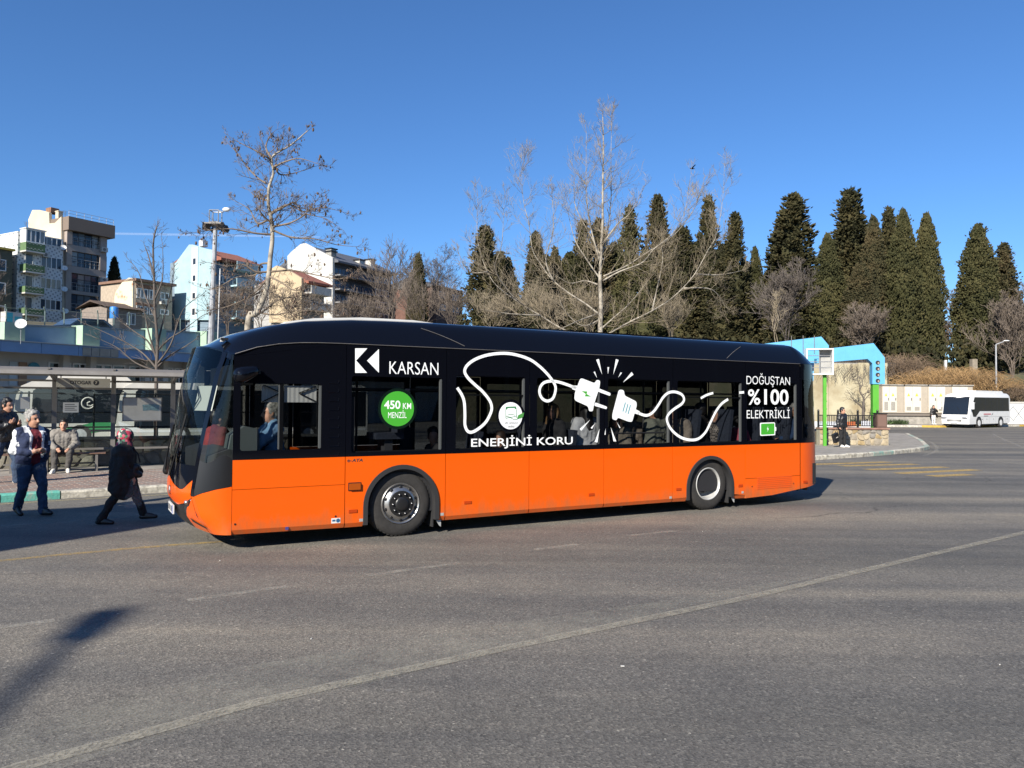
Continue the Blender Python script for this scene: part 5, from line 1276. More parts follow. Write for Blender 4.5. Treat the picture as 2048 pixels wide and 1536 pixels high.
for (t, b) in ((568, 584), (600, 616)):
    z1, z0 = fx(KE, 620, t)[1], fx(KE, 620, b)[1]
    window(bei, .8, w*.45, z0, z1, .3, 2, 1, gl=GWIN[2], fw=.12); window(bei, w*.55, w*.9, z0, z1, .3, 2, 1, gl=GWIN[0], fw=.12)
    mb = MB(); mb.bb(.5, w*.97, -1.0, .3, z0-.3, z0-.12); mb.build('balcony_slab', M['offwhite'], bei); mb = MB(); mb.bb(.5, w*.97, -1.0, -.92, z0-.12, z0+.6); mb.build('balcony_panel', M['offwhite'], bei)
# shaded brick building among the trees
bri, KR = house('house', 872, 112, 'dark brick building half hidden by bare trees')
w = fx(KR, 925, 600)[0]; zt = fx(KR, 872, 572)[1]
mb = MB(); mb.bb(0, w, 0, 10, ZBASE, zt); mb.build('body', mat('dark_brick', (.16, .085, .065), .9, noise=.4, nscale=1.5), bri)
mb = MB(); mb.prism([(-.4, zt), (5, zt+1.6), (10.4, zt)], -.3, w+.3, ax=0); mb.build('roof', bpy.data.materials['slate_roof'], bri)
for t, b in ((585, 598), (610, 622)):
    z1, z0 = fx(KR, 890, t)[1], fx(KR, 890, b)[1]; window(bri, w*.12, w*.35, z0, z1, 0, 2, 1, gl=GWIN[0]); window(bri, w*.6, w*.85, z0, z1, 0, 2, 1, gl=GWIN[1])

# air conditioners, aerials and a washing line on the far buildings
def ac_unit(par, x, y, z):
    mb = MB(); mb.bb(x-.4, x+.4, y-.4, y, z-.3, z+.3); a_ = mb.build('air_conditioner', M['offwhite'], par)
    mb = MB(); mb.lathe([(0, 0), (.22, 0), (.22, .01), (0, .01)], 12, Matrix(((1, 0, 0, x-.1), (0, 0, -1, y-.405), (0, 1, 0, z), (0, 0, 0, 1)))); mb.build('fan_grille', M['greymetal'], a_)
x, z = fx(KA, 84, 539); ac_unit(grn, x, .04, z); x, z = fx(KA, 90, 510); ac_unit(grn, x, .04, z)
x, z = fx(KA, 206, 500); ac_unit(brn, x, -.1, z); x, z = fx(KA, 206, 560); ac_unit(brn, x, -.1, z)
x, z = fx(KO, 325, 604); ac_unit(old, x, .05, z); x, z = fx(KU, 436, 575); ac_unit(blu, x, .3, z); x, z = fx(KW, 700, 582); ac_unit(wht, x, .3, z)
def aerial(par, x, y, z, h=1.8):
    mb = MB(); mb.tube([(x, y, z), (x, y, z+h)], .03, 4)
    for k in range(4): mb.tube([(x-.35+.05*k, y, z+h-.08-.16*k), (x+.35-.05*k, y, z+h-.08-.16*k)], .018, 3)
    mb.build('aerial', M['greymetal'], par)
aerial(brn, 1.5, 3, zA-.3); aerial(old, 2.0, 2, zt if False else fx(KO, 271, 557)[1]); aerial(blu, 3.0, 3, fx(KU, 427, 500)[1]); aerial(wht, 6.0, 4, fx(KW, 665, 515)[1]); aerial(grn, xL+2, 2, zR)
# ---- floodlight mast
def P3(px, py, D): return dep(px, py, D)
q = dep(428, 640, 34); fm = empty('floodlight_mast', (q.x, q.y, 0), 0, 'tall grey floodlight mast with a square service cage on top', 'floodlight')
zt = dep(428, 450, 34).z
mb = MB(); mb.tube([(-.22, 0, 0), (-.12, 0, zt*.5), (0, 0, zt)], [.16, .13, .09], 10); mb.build('pole', M['galv'], fm)
mb = MB(); mb.tube([(.02+.06, .05, .2), (.02+.2, .05, zt*.8)], .03, 5); mb.build('conduit', M['galv'], fm)
mb = MB(); mb.box((0, 0, zt+.02), (.75, .7, .06)); mb.build('platform', M['greymetal'], fm)
mb = MB()
for x in (-.2, .2):
    for y in (-.2, .2): mb.tube([(x, y, zt), (x, y, zt+.62)], .025, 4)
for z in (.1, .62):
    mb.tube([(-.2, -.2, zt+z), (.2, -.2, zt+z), (.2, .2, zt+z), (-.2, .2, zt+z), (-.2, -.2, zt+z)], .025, 4)
mb.tube([(.2, -.2, zt+.6), (.45, -.3, zt+.5), (.5, -.3, zt+.58)], .025, 4)
mb.build('cage', M['galv'], fm)
for (x, y, a) in ((-.32, -.2, .5), (.32, -.2, -.5), (-.15, .3, 2.4), (.3, .25, -2.2)):
    mb = MB(); mb.box((x, y, zt-.1), (.34, .18, .3), Matrix.Rotation(a, 3, 'Z') @ Matrix.Rotation(.6, 3, 'X')); mb.build('floodlight', M['black'], fm)
mb = MB(); mb.ell((.58, -.3, zt+.62), (.18, .1, .1), 10, 6); mb.build('lamp_head', M['white'], fm, smooth_=True)
# ------------------------------------------------------------------ right side: planter, arches, cabinets, minibus
pl0 = gnd(1640, 890, .13); pl1 = gnd(1778, 891, .13)
e_ = (pl1-pl0); e_.z = 0; Lp = e_.length; prz = math.atan2(e_.y, e_.x)
YST = [mat('planter_stone_%d' % i, c, .85, noise=.35, nscale=6, bump=.3, bscale=18) for i, c in enumerate([(.36, .27, .14), (.40, .33, .22), (.30, .26, .20), (.44, .37, .25), (.24, .22, .19)])]
cellwall('planter_wall', Vector((pl0.x, pl0.y, .13)), prz, Lp, .70, .27, .22, YST, mat('pale_mortar', (.34, .30, .23), .95, noise=.2), depth=.4, label='planter wall of irregular ochre stones with black fence on top', seed=11, cap=mat('planter_coping', (.28, .16, .12), .85, noise=.3))
PN = Vector((-e_.y, e_.x, 0)).normalized(); PE = e_.normalized()
mb = MB(); c = [pl0+PN*.4, pl1+PN*.4, pl1+PN*5, pl0+PN*5]
mb.prism([(p.x, p.y) for p in c], .1, .68, ax=2); tag(mb.build('planter_soil', mat('soil', (.12, .09, .06), .95)), kind='structure')
rt = empty('planter_side_wall', Vector((pl1.x, pl1.y, .13))+PN*.401, prz+math.pi/2, 'side wall of the stone planter running back from its corner', 'wall'); mb = MB(); mb.bb(0, 4.6, -.002, .4, -.05, .70); mb.build('wall', bpy.data.materials['pale_mortar'], rt)
# black fence
fz = .13+.77
fence = empty('metal_fence', Vector((pl0.x, pl0.y, fz))+PN*.18, prz, 'black ornamental metal fence on top of the stone planter', 'fence')
Lf = Lp-.42
mb = MB(); mb.bb(0, Lf, -.02, .02, .06, .1); mb.build('rail', M['black'], fence); mb = MB(); mb.bb(0, Lf, -.02, .02, .52, .56); mb.build('rail', M['black'], fence)
for k in range(4):
    x = Lf*k/3; mb = MB(); mb.bb(x-.035, x+.035, -.035, .035, 0, .72); mb.ell((x, 0, .75), (.05, .05, .05), 8, 6); mb.build('post', M['black'], fence)
mb = MB(); n = int(Lf/.075)
for k in range(n):
    x = (k+.5)*Lf/n; mb.bb(x-.012, x+.012, -.012, .012, .1, .52)
    if k % 2: mb.box((x, 0, .2), (.05, .012, .05), Matrix.Rotation(R_(45), 3, 'Y'))
tag(mb.build('bar', M['black'], fence), kind='stuff')
kb = Vector((pl1.x, pl1.y, fz))-PE*.28+PN*.2
t = empty('meter_box', kb, prz, 'brown metal box standing at the right end of the planter', 'box')
mb = MB(); mb.bb(-.22, .22, -.16, .2, 0, .62); mb.build('body', mat('brown_metal', (.11, .065, .05), .6, noise=.2), t); mb = MB(); mb.bb(-.25, .25, -.19, .23, .62, .66); mb.build('lid', M['black'], t); mb = MB(); mb.bb(-.18, .18, -.172, -.165, .06, .56); mb.build('door', mat('brown_door', (.15, .09, .07), .6), t)
q = dep(1716, 850, 52); t = empty('road_barrier', (q.x, q.y, 0), R_(6), 'low white and orange barrier on the road behind the black fence', 'barrier')
mb = MB(); mb.bb(-3.2, 1.6, 0, .18, .05, .42); mb.build('base', M['white'], t); mb = MB(); mb.bb(-3.2, -1.1, -.01, .17, .425, .75); mb.build('panel', mat('barrier_white', (.6, .62, .66), .6), t); mb = MB(); mb.bb(-.9, -.2, -.01, .17, .425, .75); mb.build('panel', mat('barrier_orange', (.5, .13, .04), .6), t); mb = MB(); mb.bb(.3, 1.6, -.01, .17, .425, .80); mb.build('panel', bpy.data.materials['barrier_white'], t)
# ---- blue and green arches
SKYB = mat('arch_blue', (.10, .36, .60), .5, noise=.12, nscale=1.5); LIME = mat('arch_green', (.075, .32, .025), .5, noise=.12, nscale=2)
# near arch: its leg at the right, the beam running back and to the left
a = dep(1770, 800, 38.0); a.z = 0
top = dep(1747, 686, 38).z
dirn = Vector((-.985, .17, 0)); rz = math.atan2(-dirn.y, -dirn.x)
zs = dep(1755, 768, 38).z
def arch2(a, L1, L2, label, slope):
    r = empty('station_arch', a, rz, label, 'arch', 'blue arches over the platform'); th, lw, beam, ch = .35, .42, .66, .45
    # box section with a visible end face on the right
    poly = [(0, zs), (0, top-.72), (-.52, top), (-L1, top-slope), (-L1, top-slope-beam), (-.80, top-beam-.12), (-.58, top-beam-.34), (-.58, zs)]
    mb = MB(); mb.prism(poly, 0, .5); mb.build('beam', SKYB, r)
    mb = MB(); mb.bb(-.55, -.27, .05, .45, .6, zs+.02); mb.build('leg', LIME, r)
    for k in range(4):  # holes drawn as dark discs; a pale ellipse paints the light inside
        z = zs+.16+k*.30; X = Matrix(((1, 0, 0, -.33), (0, 0, -1, -.001), (0, 1, 0, z), (0, 0, 0, 1)))
        mb = MB(); mb.lathe([(.105, .0), (.105, .014), (.085, .014), (.085, .0), (0, -.0)], 18, X, cap=False); h = mb.build('porthole', M['blackmatt'], r)
        mb = MB(); mb.ell((-.295, -.013, z-.025), (.045, .004, .055), 10, 6); mb.build('porthole_lit_spot', mat('porthole_lit_grey', (.30, .25, .22), .8) if 'porthole_lit_grey' not in bpy.data.materials else bpy.data.materials['porthole_lit_grey'], h)
    for x in np.arange(-1.0, -L1, -.85):
        mb = MB(); mb.bb(x-.006, x+.006, -.004, -.001, top-slope*abs(x)/L1-beam, top-slope*abs(x)/L1-.04); mb.build('joint', mat('joint_blue', (.08, .33, .55), .6) if 'joint_blue' not in bpy.data.materials else bpy.data.materials['joint_blue'], r)
    return r
arch2(a, 3.2, 0, 'blue and green steel arch with round holes standing on the planter', .33)
b = dep(1658, 800, 34.3); b.z = 0
r2 = empty('station_arch', b, rz, 'blue steel arch partly hidden behind the rear of the orange bus', 'arch', 'blue arches over the platform')
t2 = dep(1645, 673, 34.3).z
mb = MB(); mb.prism([(0, t2-.40), (-.32, t2), (-3.2, t2-.36), (-3.2, t2-1.1), (-1.3, t2-.85), (-1.05, t2-1.2), (-1.05, zs), (-.66, zs), (-.62, t2-1.0), (-.0, t2-.95)], 0, .5); mb.build('beam', SKYB, r2)
mb = MB(); mb.bb(-1.0, -.72, .05, .45, .1, zs+.02); mb.build('leg', LIME, r2)
for x in (-.62, -1.1, -1.6):
    mb = MB(); mb.bb(x-.012, x+.012, -.03, .0, t2-.75, t2+.05); mb.build('strap', M['greymetal'], r2)
# empty light box frame on a green lattice mast
c = dep(1652, 800, 33.0); c.z = 0
lb = empty('light_box', c, rz, 'empty white sign box frame on a thin green lattice mast', 'sign frame')
za, zb = dep(1650, 699, 33).z, dep(1650, 747, 33).z
mb = MB(); mb.bb(-.15, .27, .5, .54, zb, za); mb.build('back_sheet', mat('grey_sheet', (.34, .34, .33), .7, noise=.25), lb)
mb = MB(); mb.bb(-.75, .27, 0, .5, za, za+.05); mb.bb(-.75, .27, 0, .5, zb-.05, zb); mb.bb(.27, .32, 0, .5, zb-.05, za+.05); mb.bb(-.8, -.75, 0, .5, zb-.05, za+.05); mb.build('frame', M['white'], lb)
mb = MB()
for k in range(1, 4): mb.tube([(-.75, .1, lerp(zb, za, k/4)), (.27, .1, lerp(zb, za, k/4))], .014, 4)
mb.tube([(-.25, .1, zb), (-.25, .1, za)], .014, 4); mb.build('stay', M['galv'], lb)
mb = MB()
mb.bb(-.065, .065, .2, .33, .13, zb)
for k in range(9): z = lerp(.4, zb-.2, k/8); mb.bb(.065, .10, .24, .28, z-.02, z+.02)
mb.build('mast', LIME, lb)

# ---- retaining wall, cabinets, patterned wall
CRW = mat('cream_wall', (.42, .38, .26), .9, col2=(.28, .23, .14), nscale=.35, lo=.38, hi=.62, bump=.2, bscale=3)
wl0, wl1 = dep(1480, 850, 72.5), dep(1775, 850, 72.5)
t = empty('retaining_wall', (wl0.x, wl0.y, 0), 0, 'tall stained cream retaining wall below the cypress trees', 'wall')
zw = dep(1700, 726, 72.5).z
for k in range(5):
    L = (wl1.x-wl0.x)/5; mb = MB(); mb.bb(k*L+.015, (k+1)*L-.015, 0, .5, 0, zw-.1+.15*math.sin(k*2.1)); mb.build('wall_panel', CRW, t)
mb = MB(); mb.bb(-.1, 5*L+.1, .1, .6, zw-.3, zw+.02); mb.build('coping', M['concrete'], t)
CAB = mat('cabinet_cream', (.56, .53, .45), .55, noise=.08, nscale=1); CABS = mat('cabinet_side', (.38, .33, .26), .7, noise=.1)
cb0 = dep(1764, 850, 71)
zt, zb = dep(1800, 771, 71).z, dep(1800, 826, 71).z
plin = empty('cabinet_plinth', (cb0.x, 71, 0), 0, 'raised concrete plinth under the transformer cabinets', 'plinth')
mb = MB(); mb.bb(-.3, 8.2, 0, 2.6, 0, zb-.25); mb.build('base', M['concrete'], plin); mb = MB(); mb.bb(-.4, 8.3, -.15, 2.7, zb-.25, zb-.05); mb.build('slab', mat('slab_dark', (.16, .14, .12), .9), plin)
names = ['leftmost cream transformer cabinet with two louvred grilles', 'second cream transformer cabinet with yellow warning signs', 'third cream transformer cabinet behind the person in black', 'cream transformer cabinet half hidden by the white minibus']
for k, (x0, x1, xs_) in enumerate(((1764, 1793, 1808), (1808, 1842, 1856), (1856, 1890, 1903), (1903, 1935, 1946))):
    a_, b_, c_ = [dep(q, 800, 71).x-cb0.x for q in (x0, x1, xs_)]
    cbn = empty('transformer_cabinet', (cb0.x, 71, 0), 0, names[k], 'cabinet', 'transformer cabinets along the wall')
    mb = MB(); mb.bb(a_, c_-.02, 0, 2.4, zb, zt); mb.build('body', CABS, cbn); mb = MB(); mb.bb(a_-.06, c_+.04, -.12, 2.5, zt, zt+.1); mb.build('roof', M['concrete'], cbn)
    mb = MB(); mb.bb(a_+.06, (a_+b_)/2-.01, -.035, -.001, zb+.06, zt-.1); d1 = mb.build('door', CAB, cbn); mb = MB(); mb.bb((a_+b_)/2+.01, b_, -.035, -.001, zb+.06, zt-.1); d2 = mb.build('door', CAB, cbn)
    for d_, (u, v) in ((d1, (a_+.06, (a_+b_)/2)), (d2, ((a_+b_)/2, b_))):
        n = 9 if k == 0 else 4; mb = MB(); z0 = zb+.25
        for i in range(n): mb.bb(lerp(u, v, .22), lerp(u, v, .8), -.05, -.036, z0+i*.09, z0+i*.09+.045)
        tag(mb.build('louvre', M['greymetal'], d_), kind='stuff')
        mb = MB(); mb.add([(lerp(u, v, .3), -.037, zb+1.55), (lerp(u, v, .68), -.037, zb+1.55), (lerp(u, v, .49), -.037, zb+1.85)], [(0, 1, 2)]); mb.build('warning_sign', mat('warning_yellow', (.75, .48, .04), .5) if 'warning_yellow' not in bpy.data.materials else bpy.data.materials['warning_yellow'], d_)
        mb = MB(); mb.bb(lerp(u, v, .82), lerp(u, v, .9), -.06, -.036, zb+1.15, zb+1.4); mb.build('handle', M['black'], d_)
pw0 = dep(1990, 850, 75)
pw = empty('patterned_wall', (pw0.x, 75, 0), R_(4), 'white wall with raised diamond pattern right of the minibus', 'wall')
z1, z0 = dep(2030, 806, 75).z, .1; mb = MB(); mb.bb(-14, 12, 0, .3, 0, z1); mb.build('wall', M['white'], pw); mb = MB(); mb.bb(-14, 12, -.08, .38, z1, z1+.12); mb.build('coping', M['offwhite'], pw)
for k in range(10):
    x = -2+k*1.1
    mb = MB()
    for (p, q) in (((0, .5), (.55, .9)), ((.55, .9), (1.1, .5)), ((0, .5), (.55, .1)), ((.55, .1), (1.1, .5))):
        mb.bar((x+p[0], -.02, .25+p[1]*(z1-.4)), (x+q[0], -.02, .25+q[1]*(z1-.4)), .04, .06)
    mb.build('diamond', M['galv'], pw)
# ---- white minibus
mdir = Vector((.82, .57, 0)).normalized(); A = gnd(1938, 856.5); 
mini = empty('minibus', (A.x, A.y, 0), math.atan2(mdir.y, mdir.x), 'white midsize coach parked at the kerb by the cabinets', 'minibus')
L, W = 7.6, 2.25
zs_ = lambda py: dep(1938, py, A.y).z
H = zs_(785)
mb = MB()
secs = []
prof = [(-.02, .32), (-.06, .7), (.0, 1.05), (.10, 1.15), (.42, H-.42), (.75, H-.12), (1.4, H-.02), (L-.5, H), (L-.1, H-.15), (L, H-.5), (L, .5), (L-.15, .35)]
n = len(prof)
for (y, ins, dz) in ((0, .08, .0), (.05, .03, .0), (.2, 0, .0), (W/2, -.06, .05), (W-.2, 0, .0), (W-.05, .03, .0), (W, .08, .0)):
    vs = []
    for i, (x, z) in enumerate(prof):
        xx = x+ins if x < L/2 else x-ins*.5; zz = z+(dz if z > H-.3 else 0)-(ins*1.2 if z > H-.3 else 0); vs.append((xx, y, zz))
    secs.append(vs)
mb.add([v for s in secs for v in s], [(i*n+k, i*n+(k+1) % n, (i+1)*n+(k+1) % n, (i+1)*n+k) for i in range(len(secs)-1) for k in range(n)]+[tuple(range(n)), tuple(len(secs)*n-1-k for k in range(n))])
mb.build('body', M['white'], mini, smooth_=40)
DG = M['darkglass']
def fpt(y, z):  # on the raked front
    return (interp(z, [1.05, 1.15, H-.42, H-.12], [.0, .10, .42, .75])-.015-.06*(1-abs(y-W/2)/(W/2)), y, z)
mb = MB(); ys_ = np.linspace(.12, W-.12, 9); zz_ = [1.12, 1.5, 2.0, H-.45, H-.35]; mb.grid(lambda i, j: fpt(ys_[i], zz_[j]), 9, 5); mb.build('windscreen', DG, mini, smooth_=True)
mb = MB(); mb.prism([(.75, .95), (1.2, .95), (1.9, 1.42), (L-.25, 1.42), (L-.3, H-.38), (1.0, H-.38), (.62, 1.9), (.5, 1.45)], -.012, .06); mb.build('side_glazing', DG, mini)
for k in range(1, 5):
    x = 1.9+k*1.05; mb = MB(); mb.bb(x-.02, x+.02, -.018, -.012, 1.44, H-.4); mb.build('window_bar', M['black'], mini)
mb = MB(); mb.prism([(1.7, H+.0), (2.0, H+.2), (L-.9, H+.2), (L-.5, H-.02)], .3, W-.3); mb.build('roof_unit', M['white'], mini)
for x in (1.75, 5.75):
    for y in (-.01, W-.24):
        X = Matrix(((1, 0, 0, x), (0, 0, 1, y), (0, 1, 0, .42), (0, 0, 0, 1)))
        mb = MB(); mb.lathe([(0, 0), (.28, -.01), (.40, 0), (.42, .03), (.42, .24), (0, .24)], 24, X, cap=False); w = mb.build('wheel', RUB, mini, smooth_=35)
        mb = MB(); mb.lathe([(0, -.02), (.1, -.02), (.25, -.015), (.26, .0)], 20, X, cap=False); mb.build('rim', M['white'], w)
    mb = MB(); ap = arch_pts(x, .50, .34, .96); mb.prism(ap, -.005, .02); mb.build('wheel_arch', M['black'], mini)
for y in (.3, W-.3):
    mb = MB(); mb.ell((-.08, y, .86), (.07, .24, .09), 10, 6); mb.build('headlight', mat('mini_headlight', (.25, .26, .28), .1, spec=.8) if y < 1 else bpy.data.materials['mini_headlight'], mini, smooth_=True)
mb = MB()
for k in range(3): mb.bb(-.12, -.04, .55, W-.55, .56+k*.06, .585+k*.06)
mb.build('grille', M['greymetal'], mini)
mb = MB(); mb.box((-.13, W/2, .45), (.02, .5, .1)); mb.build('number_plate', M['white'], mini)
for y, sgn in ((-.12, -1), (W+.12, 1)):
    mb = MB(); mb.bar((.55, y-.1*-sgn, 2.1), (.25, y+.08*sgn, 2.15), .05); mb.box((.22, y+.1*sgn, 1.85), (.12, .2, .55)); mb.build('mirror', M['white'], mini)
mb = MB(); mb.bb(2.6, 3.9, -.010, -.006, 1.12, 1.2); mb.build('side_lettering', mat('print_red', (.45, .05, .06), .5), mini); mb = MB(); mb.prism([(3.95, 1.05), (4.35, 1.3), (4.2, 1.12)], -.010, -.006); mb.bb(2.6, 3.4, -.010, -.006, .98, 1.02); mb.build('side_emblem', D_DARK, mini)
mb = MB(); mb.bb(.1, L-.2, .15, W-.15, .22, .34); mb.build('underbody', M['black'], mini)
mb = MB(); mb.bb(.9, L-.2, -.004, -.001, .93, .945); mb.build('trim_line', M['greymetal'], mini)
for x in (1.25, 2.5, 3.6, 4.8, 6.6):
    mb = MB(); mb.bb(x-.006, x+.006, -.004, -.001, .40, .92); mb.build('panel_seam', M['greymetal'], mini)
mb = MB(); mb.bar(fpt(.6, 1.2), fpt(1.0, 1.75), .02); mb.bar(fpt(1.5, 1.2), fpt(1.85, 1.7), .02); mb.build('wiper', M['black'], mini)
for x in (2.3, 3.1, 4.3, 6.9):
    mb = MB(); mb.bb(x, x+.12, -.012, -.004, .70, .76); mb.build('side_marker', M['greymetal'], mini)
# street lamp behind
sl = dep(1993, 850, 74.5); t = empty('street_lamp', (sl.x, sl.y, 0), 0, 'white street lamp with angled arm beside the bare trees on the right', 'street lamp')
zt = dep(1993, 689, 74.5).z; mb = MB(); mb.tube([(0, 0, 0), (0, 0, zt)], [.11, .07], 8); mb.build('pole', M['galv'], t); mb = MB(); mb.tube([(0, 0, zt), (.7, -.1, zt+.28)], .05, 6); mb.build('arm', M['galv'], t)
mb = MB(); mb.ell((.95, -.13, zt+.36), (.32, .12, .07), 10, 6); mb.build('lamp_head', M['white'], t, smooth_=True)
for k, (px, py) in enumerate(((1858, 745), (1947, 728), (1891, 730))):
    g_ = dep(px, py, 79); t = empty('grave_post', (g_.x, g_.y, 0), 0, ['low grey stone post among the dry brush', 'tall grey stone post at the foot of the cypresses', 'small white marker in the dry brush'][k], 'post', 'stone posts in the brush')
    mb = MB(); w = (.16, .26, .1)[k]; mb.bb(-w, w, -w, w, 4.6, g_.z+.5); mb.build('post', M['white'] if k == 2 else mat('old_stone', (.26, .22, .17), .9, noise=.3) if k == 0 else bpy.data.materials['old_stone'], t)
# ------------------------------------------------------------------ trees, brush
BARK_PALE = mat('pale_bark', (.34, .305, .245), .85, col2=(.15, .13, .105), nscale=2.2, lo=.40, hi=.56)
BARK_LIMB = mat('limb_bark', (.20, .155, .115), .9, noise=.4, nscale=3)
BARK_GREY = mat('grey_bark', (.15, .13, .11), .9, noise=.4, nscale=4)
BARK_STRAW = mat('straw_twig', (.25, .205, .14), .9, noise=.35, nscale=1.5)
BARK_PINK = mat('brown_twig', (.16, .127, .10), .9, noise=.4, nscale=1.2)
BARK_DARK = mat('dark_twig', (.12, .10, .085), .9, noise=.4, nscale=1.5)
def curve_pts(P, n=5): return spline([Vector(p) for p in P], n) if len(P) > 2 else [Vector(p) for p in P]
def limb(mb, P, r0, r1, n=6):
    P = curve_pts(P); mb.tube(P, [lerp(r0, r1, (i/(len(P)-1))**.8) for i in range(len(P))], n, cap=True); return P
def twigs(mb, rng, p, d, L, r, lev, up=.25, kids_=(3, 5), ang=(25, 60), shrink=(.45, .7), n=3, minr=.006, balls=None):
    """a crooked shoot with its own side shoots"""
    seg = 4 if lev > 0 else 3; pts = [p]; q = d.normalized()
    for i in range(seg):
        q = (q+Vector((rng.gauss(0, .13), rng.gauss(0, .13), rng.gauss(0, .10)+up*.25))).normalized(); pts.append(pts[-1]+q*L/seg)
    rr = [max(minr, lerp(r, r*.35, i/seg)) for i in range(seg+1)]
    mb.tube(pts, rr, n if lev < 2 else 4, cap=False)
    if balls is not None and lev == 0 and rng.random() < .075: balls.append(pts[-1].copy())
    if lev <= 0: return
    for k in range(rng.randint(*kids_)):
        t = rng.uniform(.25, 1.0); i = min(seg-1, int(t*seg)); b = lerp(pts[i], pts[i+1], t*seg-i)
        ax = (pts[i+1]-pts[i]).normalized(); o = ax.orthogonal().normalized(); o.rotate(Quaternion(ax, rng.uniform(0, 2*math.pi)))
        a = R_(rng.uniform(*ang)); nd = ax*math.cos(a)+o*math.sin(a); nd.z += up*.35
        twigs(mb, rng, b, nd, L*rng.uniform(*shrink), max(minr, rr[i]*.6), lev-1, up, kids_, ang, shrink, n, minr, balls)
def hero_tree(name, label, trunk_px, limbs_px, D, r_t, seed, mt, ml, mtw, twig_L, nper, lev, up, minr, balls=False, dj=1.2, rl=.35, extra=None, cat='tree'):
    rng = random.Random(seed); base = dep(*trunk_px[0], D); base.z = 0
    T = empty(name, base, 0, label, cat); o = base
    mb = MB(); pts = [dep(x, y, D)-o for x, y in trunk_px]; pts = [Vector((pts[0].x, 0, -.1))]+pts if pts[0].z > .3 else pts
    tp = limb(mb, pts, r_t, .02, 9); mb.build('trunk', mt, T, smooth_=True)
    tw = MB(); bl = [] if balls else None
    twigs(tw, rng, tp[-1], tp[-1]-tp[-3], twig_L*.25, .012, lev, up, minr=minr, balls=bl)
    def shoots(P, L, n, r):
        for k in range(n):
            t = rng.random()**.75; i = min(len(P)-2, int(t*(len(P)-1))); b = lerp(P[i], P[i+1], rng.random()); ax = (P[i+1]-P[i]).normalized()
            oo = ax.orthogonal().normalized(); oo.rotate(Quaternion(ax, rng.uniform(0, 6.28))); a = R_(rng.uniform(25, 70)); dd = ax*math.cos(a)+oo*math.sin(a)
            twigs(tw, rng, b, dd, L*rng.uniform(.5, 1.2)*(1-.68*t), r*(1-.5*t), lev, up, minr=minr, balls=bl)
    h = len(tp); shoots(tp[int(h*.45):], twig_L, nper*2, r_t*.16)
    for Lp in limbs_px:
        dd = rng.uniform(-dj, dj); n = len(Lp)
        P = [dep(x, y, D+dd*(i/(n-1)))-o for i, (x, y) in enumerate(Lp)]
        l = sum(((P[i+1]-P[i]).length for i in range(n-1))); mb = MB(); r0 = min(r_t*rl, .018*l+.015)
        cp = limb(mb, P, r0, minr*1.2, 6); twigs(tw, rng, cp[-1], cp[-1]-cp[-3], twig_L*.32, .010, lev, up, minr=minr, balls=bl); mb.build('branch', ml, T, smooth_=True)
        shoots(cp, twig_L*min(1.2, .35+l*.12), max(4, int(nper*l*.32)), r0*.35)
    tag(tw.build('crown', mtw, T), kind='stuff')
    if balls and bl:
        mb = MB()
        for p in bl[:900]:
            r = rng.uniform(.022, .05); mb.ell(p+Vector((0, 0, -r*rng.uniform(1, 4))), (r, r, r*rng.uniform(1, 2.2)), 5, 4)
        tag(mb.build('seed_balls', mat('seed_ball', (.10, .065, .045), .9), T), kind='stuff')
    return T
def zz(ox, oy, s): return lambda L: [(ox+x/s, oy+y/s) for x, y in L]
A8 = zz(400, 240, 3.491)
hero_tree('plane_tree', 'tall bare plane tree with pale mottled trunk and hanging seed balls left of centre',
    A8([(335, 1440), (395, 1350), (455, 1210), (480, 1080), (492, 950), (505, 830), (498, 700), (478, 600), (480, 480), (512, 370), (500, 270), (540, 230), (640, 170), (752, 75)]),
    [A8(l) for l in ([(500, 270), (460, 190), (490, 110), (530, 70)], [(460, 440), (410, 410), (330, 330), (270, 240), (220, 190)], [(500, 280), (400, 220), (300, 170), (230, 130)], [(512, 330), (600, 290), (700, 270), (860, 320)],
     [(520, 320), (560, 380), (660, 370), (780, 330)], [(490, 660), (580, 610), (660, 580), (730, 650), (880, 690), (1000, 770)], [(495, 650), (620, 590), (720, 640), (850, 610), (1030, 650)], [(505, 745), (640, 715), (740, 650), (830, 540)],
     [(510, 770), (640, 820), (800, 830), (950, 870), (1100, 885)], [(505, 800), (380, 790), (220, 760), (60, 770), (-60, 790)], [(470, 700), (400, 720), (340, 620), (230, 560)], [(470, 560), (400, 540), (350, 500)], [(500, 720), (420, 640), (440, 500)],
     [(380, 1370), (450, 1330), (540, 1260), (690, 1235), (820, 1280)], [(470, 1110), (400, 1190), (330, 1250), (300, 1380)], [(480, 1060), (390, 1060), (300, 1010), (200, 1020), (90, 1000)], [(485, 1060), (640, 1050), (800, 1080), (960, 1110), (1060, 1090)],
     [(490, 1000), (420, 1010), (390, 1080), (250, 1100), (100, 1180), (-20, 1160)], [(480, 1090), (560, 1130), (660, 1190), (760, 1170)], [(460, 1180), (360, 1230), (200, 1300), (60, 1330)], [(400, 1340), (520, 1360), (680, 1330), (900, 1340)])],
    32, .155, 21, BARK_PALE, BARK_LIMB, BARK_PINK, 1.3, 13, 2, .2, .0055, balls=True, dj=1.8, rl=.34)
A1 = zz(900, 220, 3.338)
